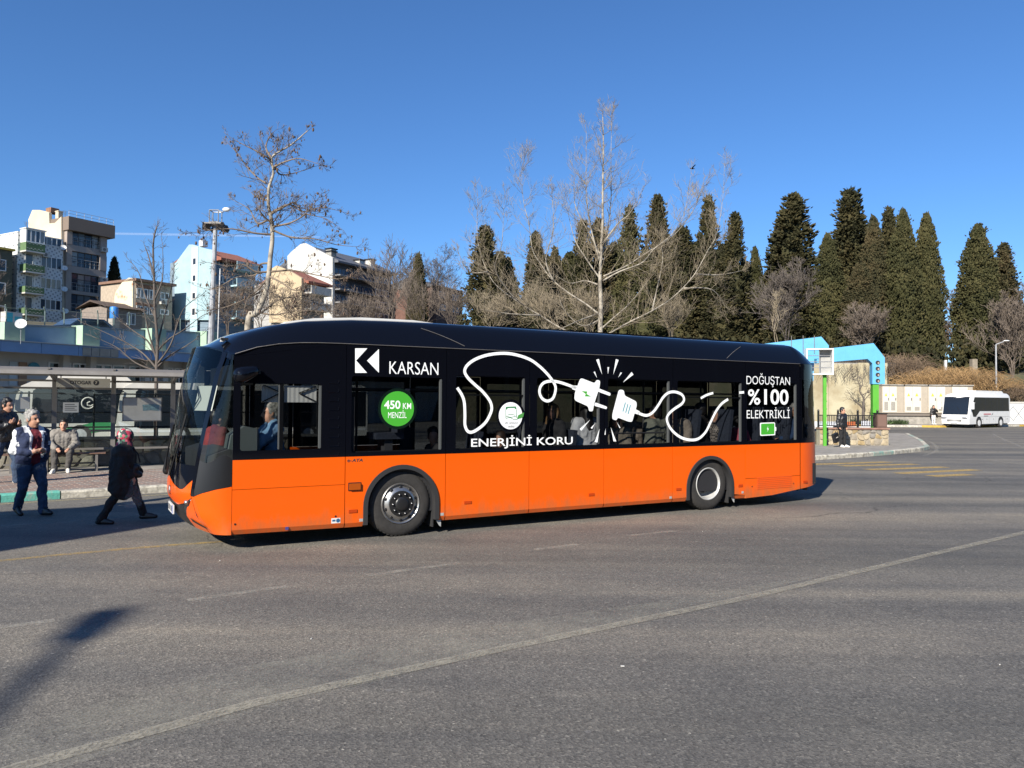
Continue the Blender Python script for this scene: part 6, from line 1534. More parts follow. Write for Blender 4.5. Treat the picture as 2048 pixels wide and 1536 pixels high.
hero_tree('bare_tree', 'wide spreading bare tree with pale trunk rising behind the middle of the bus',
    A1([(1003, 1640), (1003, 1470), (1008, 1300), (1002, 1150), (1005, 1020), (1018, 780), (1020, 500), (1024, 250), (1020, 30)]),
    [A1(l) for l in ([(990, 1360), (900, 1290), (790, 1220), (680, 1130), (600, 1020), (550, 930), (530, 780), (490, 600), (480, 420), (500, 315)], [(1000, 1560), (860, 1510), (730, 1450), (600, 1370), (500, 1310), (330, 1190), (250, 1080), (190, 900), (180, 750), (185, 570)],
     [(1005, 1130), (920, 1010), (840, 880), (800, 740), (770, 590)], [(1020, 1140), (1130, 1080), (1280, 1020), (1360, 930), (1480, 830), (1560, 700), (1610, 430)], [(1025, 1110), (1180, 1040), (1300, 960), (1500, 830), (1640, 640), (1690, 500)],
     [(1010, 1520), (1190, 1420), (1350, 1340), (1500, 1240), (1630, 1100), (1720, 940), (1780, 830), (1820, 600), (1832, 365)], [(1010, 980), (1050, 820), (1075, 600), (1075, 300), (1080, 40)], [(1000, 1010), (930, 740), (910, 480), (910, 150)],
     [(985, 1165), (900, 1140), (800, 1155), (700, 1100)], [(975, 1365), (850, 1410), (700, 1480)], [(500, 1310), (400, 1220), (300, 1060), (345, 900), (360, 630)], [(690, 1140), (640, 1000), (690, 800), (680, 560)], [(1015, 900), (1120, 760), (1200, 690), (1280, 550)],
     [(1020, 1000), (950, 860), (840, 650), (830, 500)], [(1350, 1340), (1380, 1200), (1420, 1000), (1400, 850)], [(1560, 1190), (1750, 1200), (1850, 1330)], [(1640, 1095), (1800, 1100), (1960, 1070)], [(250, 1080), (130, 1080), (60, 960)], [(600, 1370), (400, 1360), (200, 1330)],
     [(1010, 1460), (1100, 1380), (1200, 1290), (1330, 1130)], [(1000, 1400), (880, 1440), (760, 1330), (720, 1200)])],
    38, .17, 5, BARK_PALE, BARK_PALE, BARK_STRAW, 1.9, 12, 2, .42, .0042, dj=3.0, rl=.30)
A0 = zz(0, 600, 2.953)
hero_tree('bare_tree', 'small dark bare tree standing behind the bus shelter before the blue station',
    A0([(920, 1000), (922, 620), (925, 400), (930, 250), (915, 60), (910, -120), (905, -330), (925, -430)]),
    [A0(l) for l in ([(922, 400), (850, 320), (760, 260), (640, 200), (480, 130)], [(922, 330), (870, 240), (800, 190), (720, 130), (600, 20)], [(925, 350), (880, 200), (850, 60), (800, -100)], [(930, 300), (1000, 230), (1080, 180), (1200, 90), (1290, 60)],
     [(925, 400), (1000, 330), (1100, 270), (1200, 200)], [(922, 420), (800, 370), (690, 280), (560, 220)], [(930, 260), (970, 100), (1010, -60), (1030, -180)], [(915, 100), (860, -20), (820, -160), (760, -240)], [(912, 0), (960, -130), (960, -330)], [(908, -150), (870, -280), (850, -330)], [(928, 380), (1010, 260), (1080, 60), (1190, -30)], [(924, 430), (1050, 420), (1150, 400)])],
    23.5, .07, 9, BARK_DARK, BARK_DARK, BARK_DARK, .8, 15, 1, .3, .004, dj=.9, rl=.5)
def bare_tree(name, label, px, py_base, py_top, D, seed, wpx, m_, stems=1, lev=3, minr=.02, group=None, n=10, up=.35, Lk=1.0, r0=None):
    rng = random.Random(seed); b = dep(px, py_base, D); top = dep(px, py_top, D); h = top.z-b.z; w = wpx/FPX*D/2
    o = Vector((b.x, b.y, b.z)); T = empty(name, o, 0, label, 'tree', group); r0 = r0 or h*.014
    tr = MB(); tw = MB(); fr = 1/(1+.62*.55)
    for s in range(stems):
        a = 2*math.pi*(s+rng.random())/stems; lean = (w/h)*(.75 if stems > 1 else .12)*rng.uniform(.3, 1.15)
        H_ = h*rng.uniform(.6, .8) if stems > 1 else h*.82
        P = [Vector((rng.uniform(-.3, .3)*(stems > 1), 0, -1.5))]
        for i in range(1, 7):
            t = i/6; P.append(Vector((math.cos(a)*lean*H_*t+rng.gauss(0, .02)*h, math.sin(a)*lean*H_*t*.6+rng.gauss(0, .02)*h, H_*t)))
        rs = r0*(1 if stems == 1 else .55); cp = limb(tr, P, rs, minr, 6)
        for k in range(n):
            t = rng.uniform(.22 if stems == 1 else .15, 1); i = min(len(cp)-2, int(t*(len(cp)-1))); q = cp[i]
            aa = rng.uniform(0, 6.28); el = R_(rng.uniform(25, 65)); d = Vector((math.cos(aa)*math.cos(el), math.sin(aa)*math.cos(el), math.sin(el)))
            L = Lk*min(w*1.1, h*.4)*rng.uniform(.6, 1.1)*(1.15-.65*t)
            twigs(tw, rng, q, d, L, rs*.4*(1-.5*t), lev, up, minr=minr)
    tr.build('trunk', m_, T, smooth_=True); tag(tw.build('crown', m_, T), kind='stuff'); return T
# round twiggy crowns beside the small cypress
bare_tree('bare_tree', 'round crowned bare tree just left of the small cypress', 818, 645, 500, 112, 31, 85, BARK_DARK, 1, 3, .014, n=24, up=.2)
bare_tree('bare_tree', 'round crowned bare tree just right of the small cypress', 880, 645, 498, 114, 32, 105, BARK_DARK, 1, 3, .014, n=26, up=.2)
bare_tree('bare_tree', 'thin pale bare tree in front of the dark glazed block', 786, 665, 475, 55, 33, 110, BARK_PINK, 3, 2, .010, n=14, up=.5, Lk=1.3)
for q in [('pink brown bare shrub above the front half of the bus roof', 690, 600, 46, 34, 170, 8), ('pale bare shrub between the dark block and the brick building', 840, 565, 48, 35, 190, 9), ('brown twiggy shrub before the dark glazed front', 745, 595, 52, 52, 120, 5), ('bare shrub in front of the shaded brick building', 905, 580, 47, 53, 130, 7),
          ('straw coloured bare shrub under the left limbs of the spreading tree', 985, 590, 46, 36, 180, 9), ('straw coloured bare shrub around the trunk of the spreading tree', 1180, 585, 44, 37, 220, 10), ('straw coloured bare shrub below the right limbs of the spreading tree', 1340, 600, 45, 54, 200, 9), ('thin bare shrub between the trunk and the left limb of the spreading tree', 1085, 580, 47, 55, 160, 8)]:
    bare_tree('bare_shrub', q[0], q[1], 672, q[2], q[3], q[4], q[5], BARK_STRAW if q[1] > 950 else BARK_PINK, q[6], 2, .0065, n=5, up=.45, Lk=1.7)
for q in [('brown tangle of bare twigs at the foot of the plane tree', 600, 585, 38, 40, 190, 8), ('brown tangle of bare twigs beside the floodlight mast', 455, 580, 36, 41, 160, 7), ('tangle of twigs on the left of the plane tree trunk', 520, 560, 39, 56, 140, 6)]:
    bare_tree('bare_shrub', q[0], q[1], 660, q[2], q[3], q[4], q[5], BARK_PINK, q[6], 2, .006, n=7, up=.15, Lk=1.6)
bare_tree('bare_tree', 'grey brown bare tree in front of the broad cypress behind the bus rear', 1575, 690, 520, 79, 38, 120, BARK_DARK, 6, 3, .018, n=11, up=.4)
bare_tree('bare_tree', 'forked white stemmed bare tree behind the roof of the bus rear', 1556, 690, 560, 70, 46, 55, BARK_STRAW, 2, 2, .016, n=8, up=.6)
bare_tree('bare_tree', 'brown bare tree right above the blue arch', 1735, 712, 600, 79, 39, 120, BARK_PINK, 7, 3, .018, n=9, up=.35)
bare_tree('bare_tree', 'tall bare tree with many grey stems at the right edge', 2025, 755, 585, 78, 42, 150, BARK_PINK, 6, 3, .018, n=10, up=.5)
bare_tree('bare_tree', 'reddish bare tree between the slender and the blunt cypress', 1905, 735, 510, 98, 43, 70, BARK_PINK, 2, 3, .022, n=16, up=.4)
bare_tree('bare_tree', 'bare grey tree in front of the cream retaining wall', 1727, 838, 735, 69, 44, 60, BARK_DARK, 1, 2, .012, n=8, up=-.1, r0=.16)
bare_tree('bare_tree', 'distant bare tree at the far right edge', 2046, 735, 540, 105, 45, 60, BARK_PINK, 1, 3, .022, n=18, up=.3)
bare_tree('bare_tree', 'bare tree poking in at the left edge beside the tiled building', -8, 660, 435, 60, 47, 70, BARK_DARK, 1, 2, .012, n=12, up=.3)

# ---- cypresses
def cyp_mat(name, a, b, c):
    m = bpy.data.materials.new(name); m.use_nodes = True; nt = m.node_tree; p = nt.nodes['Principled BSDF']; p.inputs['Roughness'].default_value = .85; p.inputs['Specular IOR Level'].default_value = .2
    tc = nt.nodes.new('ShaderNodeTexCoord'); g = nt.nodes.new('ShaderNodeNewGeometry'); n = nt.nodes.new('ShaderNodeTexNoise'); n.inputs['Scale'].default_value = .32; n.inputs['Detail'].default_value = 4
    oi = nt.nodes.new('ShaderNodeObjectInfo'); ad = nt.nodes.new('ShaderNodeVectorMath'); ad.operation = 'ADD'
    nt.links.new(tc.outputs['Object'], ad.inputs[0]); cmb = nt.nodes.new('ShaderNodeCombineXYZ'); ml = nt.nodes.new('ShaderNodeMath'); ml.operation = 'MULTIPLY'; ml.inputs[1].default_value = 60
    nt.links.new(oi.outputs['Random'], ml.inputs[0]); nt.links.new(ml.outputs[0], cmb.inputs[0]); nt.links.new(cmb.outputs[0], ad.inputs[1]); nt.links.new(ad.outputs[0], n.inputs['Vector'])
    mm = nt.nodes.new('ShaderNodeMath'); mm.operation = 'MULTIPLY_ADD'; mm.inputs[1].default_value = .35; nt.links.new(g.outputs['Random Per Island'], mm.inputs[0]); nt.links.new(n.outputs['Fac'], mm.inputs[2])
    sb = nt.nodes.new('ShaderNodeMath'); sb.operation = 'SUBTRACT'; sb.inputs[1].default_value = .17; nt.links.new(mm.outputs[0], sb.inputs[0])
    nt.links.new(ramp(nt, [(.25, a), (.5, b), (.72, c)], sb.outputs[0]), p.inputs['Base Color']); return m
CYP_G = cyp_mat('cypress_green', (.026, .028, .011), (.047, .047, .018), (.078, .070, .029))
CYP_B = cyp_mat('cypress_olive', (.026, .027, .013), (.048, .044, .020), (.080, .062, .030))
CYP_D = cyp_mat('cypress_dark', (.019, .020, .009), (.037, .036, .015), (.066, .055, .023))
def cypress_mesh(name, m_, seed, spiky):
    rng = random.Random(seed); mb = MB(); Hh, Wd = 20.0, 2.0
    lobes = [(rng.uniform(0, 6.28), rng.uniform(.3, 1.2), rng.uniform(2, 5)) for _ in range(5)]
    def rad(t, a):
        if spiky: r = min(1.0, 1.18*(1-t)**.72) if t > .28 else lerp(.86, min(1, 1.18*.72**.72), t/.28)
        else: r = min(1, ((1-t)/.5)**.62)*lerp(.82, 1.0, min(1, t/.35))
        for (p, am, f) in lobes: r *= 1+(.085 if spiky else .05)*am*math.sin(a*2+p+t*f*3)
        return r*Wd
    # dense inner body
    nz, na = 26, 12
    mb.grid(lambda i, j: (rad(i/(nz-1)*.985, 2*math.pi*j/(na-1))*(.55 if spiky else .64)*math.cos(2*math.pi*j/(na-1))*(1+.12*math.sin(i*2.1+j)), rad(i/(nz-1)*.985, 2*math.pi*j/(na-1))*(.55 if spiky else .64)*math.sin(2*math.pi*j/(na-1))*(1+.12*math.sin(i*1.7+j*2)), Hh*i/(nz-1)*.985), nz, na)
    for k in range(0 if spiky else 8500):
        t = rng.random()**1.1; a = rng.uniform(0, 2*math.pi); r = rad(t, a); lump = .5+.5*math.sin(a*3+t*21+seed)*math.sin(t*37+a*2)
        rr = r*rng.uniform(.68, 1.03)*(.84+.18*lump); out = Vector((math.cos(a), math.sin(a), 0)); L = rng.uniform(.22, .52)*(1.0-.3*t)
        d = (out+Vector((rng.gauss(0, .25), rng.gauss(0, .25), rng.uniform(1.4, 3.0)))).normalized()
        s = d.cross(Vector((rng.gauss(0, 1), rng.gauss(0, 1), rng.gauss(0, .5)))).normalized()*L*rng.uniform(.20, .34); q = d.cross(s).normalized()*L*rng.uniform(.15, .28)
        p = Vector((rr*math.cos(a), rr*math.sin(a), t*Hh)); m = p+d*L*.42
        mb.add([p, m+s, m+q, m-s, m-q, p+d*L], [(0, 1, 2), (0, 2, 3), (0, 3, 4), (0, 4, 1), (5, 2, 1), (5, 3, 2), (5, 4, 3), (5, 1, 4)])
    for c in range(230 if spiky else 50):
        t = (c+rng.random())/(230 if spiky else 50); t = t**1.05; a = c*2.399+rng.gauss(0, .5); r = rad(t, a); sz = rng.uniform(.45, 1.05)*(1-.45*t)*(1.12 if spiky else .85)
        rr = r*rng.uniform(.70, .98)*(1.0 if rng.random() < .88 else 1.16); C0 = Vector((rr*math.cos(a), rr*math.sin(a), t*Hh)); out = Vector((math.cos(a), math.sin(a), 0))
        for e in range(36):
            p = C0+Vector((rng.gauss(0, .36), rng.gauss(0, .36), rng.gauss(0, .42)))*sz; L = rng.uniform(.18, .46)*(1.05 if spiky else .85)
            d = (out*rng.uniform(.4, 1.2)+Vector((rng.gauss(0, .35), rng.gauss(0, .35), rng.uniform(.5, 1.3) if spiky else rng.uniform(1.2, 2.6)))).normalized()
            s = d.cross(Vector((rng.gauss(0, 1), rng.gauss(0, 1), rng.gauss(0, .5)))).normalized()*L*rng.uniform(.20, .36); q = d.cross(s).normalized()*L*rng.uniform(.15, .30); m = p+d*L*.42
            mb.add([p, m+s, m+q, m-s, m-q, p+d*L], [(0, 1, 2), (0, 2, 3), (0, 3, 4), (0, 4, 1), (5, 2, 1), (5, 3, 2), (5, 4, 3), (5, 1, 4)])
    # tip
    for k in range(40):
        z = Hh*rng.uniform(.93, 1.0); d = Vector((rng.gauss(0, .2), rng.gauss(0, .2), 1)).normalized(); L = rng.uniform(.4, .9); s = d.orthogonal()*.12; p = Vector((rng.gauss(0, .1), rng.gauss(0, .1), z)); mb.add([p, p+d*L*.5+s, p+d*L, p+d*L*.5-s], [(0, 1, 2, 3)])
    return mb.mesh(name, m_)
CM = {}
for k, (m_, sp) in {'sg': (CYP_G, 1), 'sd': (CYP_D, 1), 'sb': (CYP_B, 1), 'cg': (CYP_G, 0), 'cb': (CYP_B, 0), 'cd': (CYP_D, 0)}.items(): CM[k] = cypress_mesh('crown', m_, 3+len(CM)*7, sp)
tb = MB(); tb.tube([(0, 0, -4), (0, 0, 6)], [.32, .25], 8); TRUNK = tb.mesh('trunk', BARK_GREY)
def cypress(px, top, w, D, kind, label, group='cypresses on the slope', zb=None, rz=0):
    t = dep(px, top, D); zb = zb if zb is not None else max(3.0, hill_z(t.x, t.y)-.6); h = t.z-zb
    r = empty('cypress', (t.x, t.y, zb), rz, label, 'cypress', group); W_ = w/FPX*D/2*(1.32 if kind[0] == 's' else 1.24)
    o = link('crown', CM[kind], r); o.scale = (W_/2.0, W_/2.0, h/20.6); link('trunk', TRUNK, r); return r
CY = [
 (969, 449, 72, 88, 'sd', 'broad dark cypress at the left end of the main row'), (1017, 510, 40, 92, 'cg', 'short cypress between the broad dark one and the brown one'), (1071, 463, 52, 88, 'sb', 'brownish conical cypress left of the spreading tree trunk'),
 (1110, 490, 46, 93, 'cb', 'low olive cypress behind the left limb of the spreading tree'), (1165, 436, 50, 90, 'sd', 'dark cypress just left of the pale trunk'), (1197, 436, 62, 94, 'sb', 'olive cypress directly behind the pale trunk'),
 (1259, 410, 56, 90, 'sg', 'pointed green cypress just right of the pale trunk'), (1315, 388, 66, 92, 'sb', 'tall brownish cypress in the middle of the row'), (1290, 500, 60, 86, 'sg', 'short dense cypress in front of the tall brownish one'),
 (1365, 452, 78, 89, 'sd', 'wide dark cypress left of the thin spire'), (1416, 388, 54, 90, 'sd', 'thin spiky cypress spire right of the wide dark one'), (1469, 422, 56, 91, 'sd', 'spiky layered cypress behind the bus rear'), (1440, 520, 70, 86, 'sd', 'low bushy cypress between the two spires'),
 (1510, 488, 38, 95, 'cg', 'narrow green cypress next to the layered one'), (1585, 385, 98, 92, 'sd', 'broad ragged topped cypress above the bus rear'), (1563, 425, 60, 95, 'cb', 'olive cypress half hidden on the left of the ragged one'),
 (1655, 462, 62, 88, 'cg', 'shorter column cypress left of the tallest one'), (1700, 374, 92, 93, 'sd', 'tallest cypress with upswept ragged branches'), (1747, 428, 58, 89, 'cb', 'olive column cypress right of the tallest one'), (1778, 411, 52, 95, 'sd', 'dark cypress with knobbly tip between two columns'),
 (1806, 412, 62, 87, 'cg', 'smooth tall column cypress with rounded point'), (1853, 420, 56, 88, 'cg', 'slender cypress with needle sharp tip'), (1955, 442, 74, 88, 'cg', 'thick blunt column cypress near the right edge'), (2008, 485, 56, 91, 'sb', 'brownish cypress between the blunt column and the right edge'),
 (1720, 520, 70, 85, 'cb', 'low olive cypress in front of the tallest one'), (1620, 560, 50, 97, 'cd', 'dark low cypress in the gap behind the blue arch'), (1240, 520, 70, 97, 'cd', 'dark low cypress deep behind the pale trunk')]
CY += [(1000, 500, 80, 100, 'cd', 'dark filler cypress behind the left end of the row'), (1090, 505, 90, 101, 'cd', 'dark filler cypress behind the two brownish ones on the left'), (1140, 500, 80, 100, 'cg', 'green filler cypress left of the pale trunk in the second row'), (1228, 480, 80, 100, 'cd', 'dark filler cypress right of the pale trunk in the second row'), (1345, 470, 90, 101, 'cd', 'dark filler cypress behind the wide dark one'),
 (1395, 480, 80, 100, 'cg', 'green filler cypress left of the thin spire in the second row'), (1445, 485, 80, 101, 'cd', 'dark filler cypress between the spires in the second row'), (1490, 520, 70, 100, 'cd', 'low dark filler cypress right of the layered one'), (1535, 540, 60, 100, 'cd', 'low dark filler cypress left of the ragged one'), (1675, 480, 90, 101, 'cd', 'dark filler cypress behind the tallest one'), (1725, 470, 80, 101, 'cg', 'green filler cypress right of the tallest one in the second row'), (1830, 500, 90, 101, 'cd', 'dark filler cypress behind the needle tipped one'), (1985, 520, 90, 101, 'cd', 'dark filler cypress behind the blunt column')]
for k, (px, top, w, D, kd, lab) in enumerate(CY): cypress(px, top, w, D, kd, lab, rz=k*1.7)
cypress(229, 510, 32, 112, 'cd', 'lone dark cypress between the brown building and the brick house', None, rz=1.0)
cypress(837, 503, 40, 108, 'cb', 'small pointed cypress in front of two round bare crowns', None, rz=2.0)
# dark undergrowth below the row
rng = random.Random(77); mb = MB()
for k in range(3800):
    px = rng.uniform(930, 2080); D = rng.uniform(80, 90); p = dep(px, 700, D); z = 4.8+rng.random()**1.6*4.0; L = rng.uniform(.4, .9); d = Vector((rng.gauss(0, .5), rng.gauss(0, .5), 1)).normalized(); s = d.orthogonal().normalized(); s.rotate(Quaternion(d, rng.uniform(0, 6.28))); s *= L*.3; q = d.cross(s)*.8; P = Vector((p.x, p.y, z)); m = P+d*L*.4
    mb.add([P, m+s, m+q, m-s, m-q, P+d*L], [(0, 1, 2), (0, 2, 3), (0, 3, 4), (0, 4, 1), (5, 2, 1), (5, 3, 2), (5, 4, 3), (5, 1, 4)])
tag(mb.build('undergrowth', CYP_D), kind='stuff')
# dry arching canes spilling over the wall
def brush(x0, x1, ylo, yhi, D0, D1, N, m_, seed, hL):
    rng = random.Random(seed); mb = MB()
    for k in range(N):
        px = rng.uniform(x0, x1); D = rng.uniform(D0, D1); mid = (x0+x1)/2; hump = 1-.55*((px-mid)/((x1-x0)/2))**2
        b = dep(px, ylo, D); L = hL*rng.uniform(.5, 1.2); a = rng.uniform(0, 6.28); o = Vector((math.cos(a), math.sin(a)*.6-.25, 0)); zt = dep(px, lerp(ylo, yhi, hump*rng.uniform(.35, 1.05)), D).z
        P = [Vector((b.x, b.y, b.z-.4))+o*L*t+Vector((0, 0, (zt-b.z)*math.sin(t*2.3)*1.05)) for t in (0, .25, .5, .75, 1)]
        mb.tube(P, [.022, .02, .017, .014, .010], 3, cap=False)
    return tag(mb.build('dry_brush', m_), kind='stuff')
DRY_O = mat('dry_cane', (.36, .225, .10), .9, noise=.4, nscale=.8); DRY_B = mat('dry_cane_brown', (.20, .14, .09), .9, noise=.4, nscale=.8)
brush(1800, 2000, 775, 728, 73.5, 79, 1500, DRY_O, 3, 2.6); brush(1920, 2120, 800, 760, 76, 79, 1000, DRY_B, 4, 2.6); brush(1960, 2110, 775, 752, 77, 80, 600, DRY_O, 6, 2.2)
brush(1740, 1850, 745, 700, 76, 82, 600, DRY_B, 5, 2.6); brush(1640, 1760, 730, 700, 74, 80, 500, BARK_DARK, 8, 2.2)
# hanging creeper on the cream wall
rng = random.Random(5); mb = MB()
for k in range(70):
    p = dep(rng.uniform(1640, 1790), rng.uniform(724, 734), 72.2); P = [p]; d = Vector((rng.gauss(0, .4), -.1, -1))
    for i in range(5): d = (d+Vector((rng.gauss(0, .4), 0, -.2))).normalized(); P.append(P[-1]+d*rng.uniform(.15, .5))
    mb.tube(P, .014, 3, cap=False)
tag(mb.build('creeper', BARK_DARK), kind='stuff')
# green weeds at the foot of the cabinets
mb = MB()
for k in range(700):
    px = rng.choice((rng.uniform(1775, 1800), rng.uniform(1790, 1815), rng.uniform(1700, 1730))); p = dep(px, 842, rng.uniform(68.9, 70.6)); d = Vector((rng.gauss(0, .5), rng.gauss(0, .5), 1)).normalized(); L = rng.uniform(.15, .6); s = d.orthogonal().normalized()*.05; P = Vector((p.x, p.y, .12)); mb.add([P, P+d*L*.6+s, P+d*L, P+d*L*.6-s], [(0, 1, 2, 3)])
tag(mb.build('weeds', mat('weed_green', (.06, .10, .03), .9)), kind='stuff')
# ------------------------------------------------------------------ people
FOLD = bpy.data.textures.new('cloth_folds', 'CLOUDS'); FOLD.noise_scale = .13; FOLD.noise_depth = 2
def solid(mb, mats, voxel, name, parent, fn=None, iters=4, folds=0.0):
    me0 = bpy.data.meshes.new('tmp'); me0.from_pydata(mb.v, [], mb.f)
    bm = bmesh.new(); bm.from_mesh(me0); bmesh.ops.recalc_face_normals(bm, faces=bm.faces); bm.to_mesh(me0); bm.free()
    o = bpy.data.objects.new('tmp', me0); COL.objects.link(o)
    r = o.modifiers.new('r', 'REMESH'); r.mode = 'VOXEL'; r.voxel_size = voxel; r.use_smooth_shade = True
    s = o.modifiers.new('s', 'SMOOTH'); s.factor = .5; s.iterations = iters
    if folds:
        d_ = o.modifiers.new('d', 'DISPLACE'); d_.texture = FOLD; d_.strength = folds; d_.mid_level = .40; d_.texture_coords = 'LOCAL'
    dg = bpy.context.evaluated_depsgraph_get(); me = bpy.data.meshes.new_from_object(o.evaluated_get(dg)); bpy.data.objects.remove(o); bpy.data.meshes.remove(me0)
    me.name = name; me.materials.clear()
    mats = mats if isinstance(mats, (list, tuple)) else [mats]
    for m in mats: me.materials.append(m)
    n = len(me.polygons); me.polygons.foreach_set('use_smooth', [True]*n)
    if fn:
        c = np.empty(n*3, 'f'); me.polygons.foreach_get('center', c); c = c.reshape(-1, 3)
        me.polygons.foreach_set('material_index', fn(c).astype('i').tolist())
    me.update(); return link(name, me, parent)
SKIN = mat('skin', (.50, .27, .18), .55, noise=.12, nscale=20); SKIN2 = mat('skin_tan', (.42, .22, .14), .55, noise=.12, nscale=20)
LIPS = mat('lips', (.32, .12, .10), .5); EYE = mat('eye_dark', (.02, .015, .012), .25)
H_BLACK = mat('hair_black', (.010, .009, .009), .5, noise=.4, nscale=60); H_GREY = mat('hair_grey', (.34, .33, .31), .7, noise=.6, nscale=45); H_BLOND = mat('hair_blond', (.24, .14, .06), .6, noise=.4, nscale=40); H_BROWN = mat('hair_brown', (.04, .024, .016), .6, noise=.4, nscale=40)
def cloth(name, c, n=.25, s=9, bump=.35): return mat(name, c, .9, noise=n, nscale=s, bump=bump, bscale=22)
C_BLACK = cloth('black_cloth', (.012, .012, .013)); C_BLACK2 = cloth('black_shiny_jacket', (.016, .016, .018)); C_BLACK2.node_tree.nodes['Principled BSDF'].inputs['Roughness'].default_value = .42
DENIM = cloth('denim', (.036, .062, .115), .4, 7); DENIM2 = cloth('denim_light', (.07, .12, .20), .4, 7); C_NAVY = cloth('navy_nylon', (.016, .026, .068)); C_WHITE = cloth('white_nylon', (.62, .64, .66), .08); C_MAROON = cloth('maroon_jersey', (.13, .012, .022)); C_GREYJ = cloth('grey_puffer', (.22, .205, .185), .2); C_GREYT = cloth('grey_trousers', (.075, .07, .065))
SHOE_W = mat('white_shoe', (.68, .66, .6), .6, noise=.15, nscale=20); SHOE_B = mat('black_shoe', (.012, .012, .012), .4)
def person(loc, rz, H, label, J, top, bottom, hair, skin=SKIN, shoe=SHOE_B, hairstyle='short', voxel=.011, coat=0.0, topfn=None, look=0.0, tilt=0.0, girth=1.0, detail=True, group=None, shoes=True, topr=0.0, hood=False, hs=1.13):
    """J: joints in metres for a 1.75 m figure; local x is forward, y to the figure's left"""
    k = H/1.75; root = empty('person', loc, rz, label, 'person', group)
    d = dict(pel=(0, 0, .95), che=(.02, 0, 1.28), nec=(.0, 0, 1.47), hea=(.03, 0, 1.615))
    for s, y in (('L', 1), ('R', -1)):
        d.update({'hip'+s: (0, .095*y, .92), 'kne'+s: (.03, .10*y, .50), 'ank'+s: (0, .10*y, .085), 'toe'+s: (.17, .12*y, .03), 'sho'+s: (0, .195*y, 1.405), 'elb'+s: (-.02, .245*y, 1.13), 'wri'+s: (.06, .24*y, .90), 'han'+s: (.09, .235*y, .83)})
    d.update(J); V_ = {a: Vector(b)*k for a, b in d.items()}; g = girth
    mb = MB(); c = lambda a, b, r0, r1: mb.cap(V_[a] if isinstance(a, str) else a, V_[b] if isinstance(b, str) else b, r0*k, r1*k, 10)
    hd = V_['hea']; yaw = Matrix.Rotation(look, 3, 'Z') @ Matrix.Rotation(tilt, 3, 'Y'); kb = k; hp = lambda x, y, z: hd+(yaw @ Vector((x, y, z)))*kb*hs
    Mh = yaw
    k = kb*hs
    # head: skull, face, jaw, nose, ears, neck
    mb.ell(hp(-.008, 0, .025), (.098*k, .078*k, .096*k), 16, 12, Mh); mb.ell(hp(.022, 0, -.035), (.074*k, .062*k, .088*k), 14, 10, Mh); mb.ell(hp(.052, 0, -.093), (.036*k, .036*k, .028*k), 10, 8, Mh)
    mb.cap(hp(.088, 0, .012), hp(.108, 0, -.028), .011*k, .017*k, 8); mb.ell(hp(.075, 0, .028), (.022*k, .05*k, .012*k), 10, 6, Mh); mb.ell(hp(.085, 0, -.062), (.012*k, .024*k, .011*k), 8, 6, Mh)
    for y in (-1, 1): mb.ell(hp(-.005, .079*y, -.008), (.018*k, .012*k, .032*k), 8, 6, Mh)
    k = kb; c(hp(-.01, 0, -.06), 'nec', .055, .06); c('nec', 'che', .06, .09)
    k = kb
    # trunk and limbs
    for y in (-.07, .07): c(V_['che']+Vector((0, y, 0))*k, V_['pel']+Vector((0, y*.8, 0))*k, .095*g, .10*g)
    for s in 'LR':
        c('nec', 'sho'+s, .055, .055); c('sho'+s, 'elb'+s, .052, .042); c('elb'+s, 'wri'+s, .042, .029); c('hip'+s, 'kne'+s, .070, .045); c('kne'+s, 'ank'+s, .045, .030); c('ank'+s, V_['toe'+s]+Vector((0, 0, .012))*k, .033, .022)
        w, h = V_['wri'+s], V_['han'+s]; u = (h-w); u = u.normalized() if u.length > 1e-4 else Vector((0, 0, -1)); sd = u.cross(Vector((1, 0, 0)) if abs(u.x) < .8 else Vector((0, 0, 1))).normalized(); nn = u.cross(sd)
        mb.cap(w, w+u*.075*k, .028*k, .036*k, 8)
        if detail:
            for i, (o, L) in enumerate(((-.03, .062), (-.01, .078), (.011, .074), (.031, .058))):
                b = w+(u*.085+sd*o)*k; m_ = b+(u*L*.55+nn*.010)*k; mb.cap(b, m_, .0115*k, .0105*k, 6, 2); mb.cap(m_, m_+(u*L*.35+nn*.025)*k, .0105*k, .0095*k, 6, 2)
            b = w+(u*.03-sd*.03)*k; mb.cap(b, b+(u*.05-sd*.028+nn*.012)*k, .0135*k, .011*k, 6, 2)
        else: mb.ell(w+u*.1*k, (.035*k,)*3, 8, 6)
    def skinfn(cc):
        q = (np.array(cc)-np.array(hd)) @ np.array(yaw)/(kb*hs)
        return (((np.abs(q[:, 0]-.088) < .03) & (np.abs(q[:, 1]) < .024) & (np.abs(q[:, 2]+.066) < .0085))).astype(int)
    body = solid(mb, [skin, LIPS], voxel, 'body', root, skinfn if detail else None, 3)
    if detail:
        k = kb*hs
        for y in (-1, 1):
            m2 = MB(); m2.ell(hp(.078, .031*y, .004), (.012*k, .014*k, .009*k), 8, 6, Mh); m2.build('eye', EYE, root, smooth_=True)
            m2 = MB(); m2.cap(hp(.088, .016*y, .027), hp(.078, .048*y, .027), .006*k, .005*k, 6, 2); m2.build('eyebrow', hair, root)
    # top
    k = kb; tr = topr; mb = MB()
    for y in (-.085, 0, .085): mb.cap(V_['che']+Vector((.0, y, .02))*k, V_['pel']+Vector((0, y, .02-coat*0))*k, (.125*g+tr)*k, (.13*g+tr)*k, 12)
    mb.cap(V_['nec']+Vector((-.01, 0, -.01))*k, V_['che'], .075*k, .12*g*k, 10)
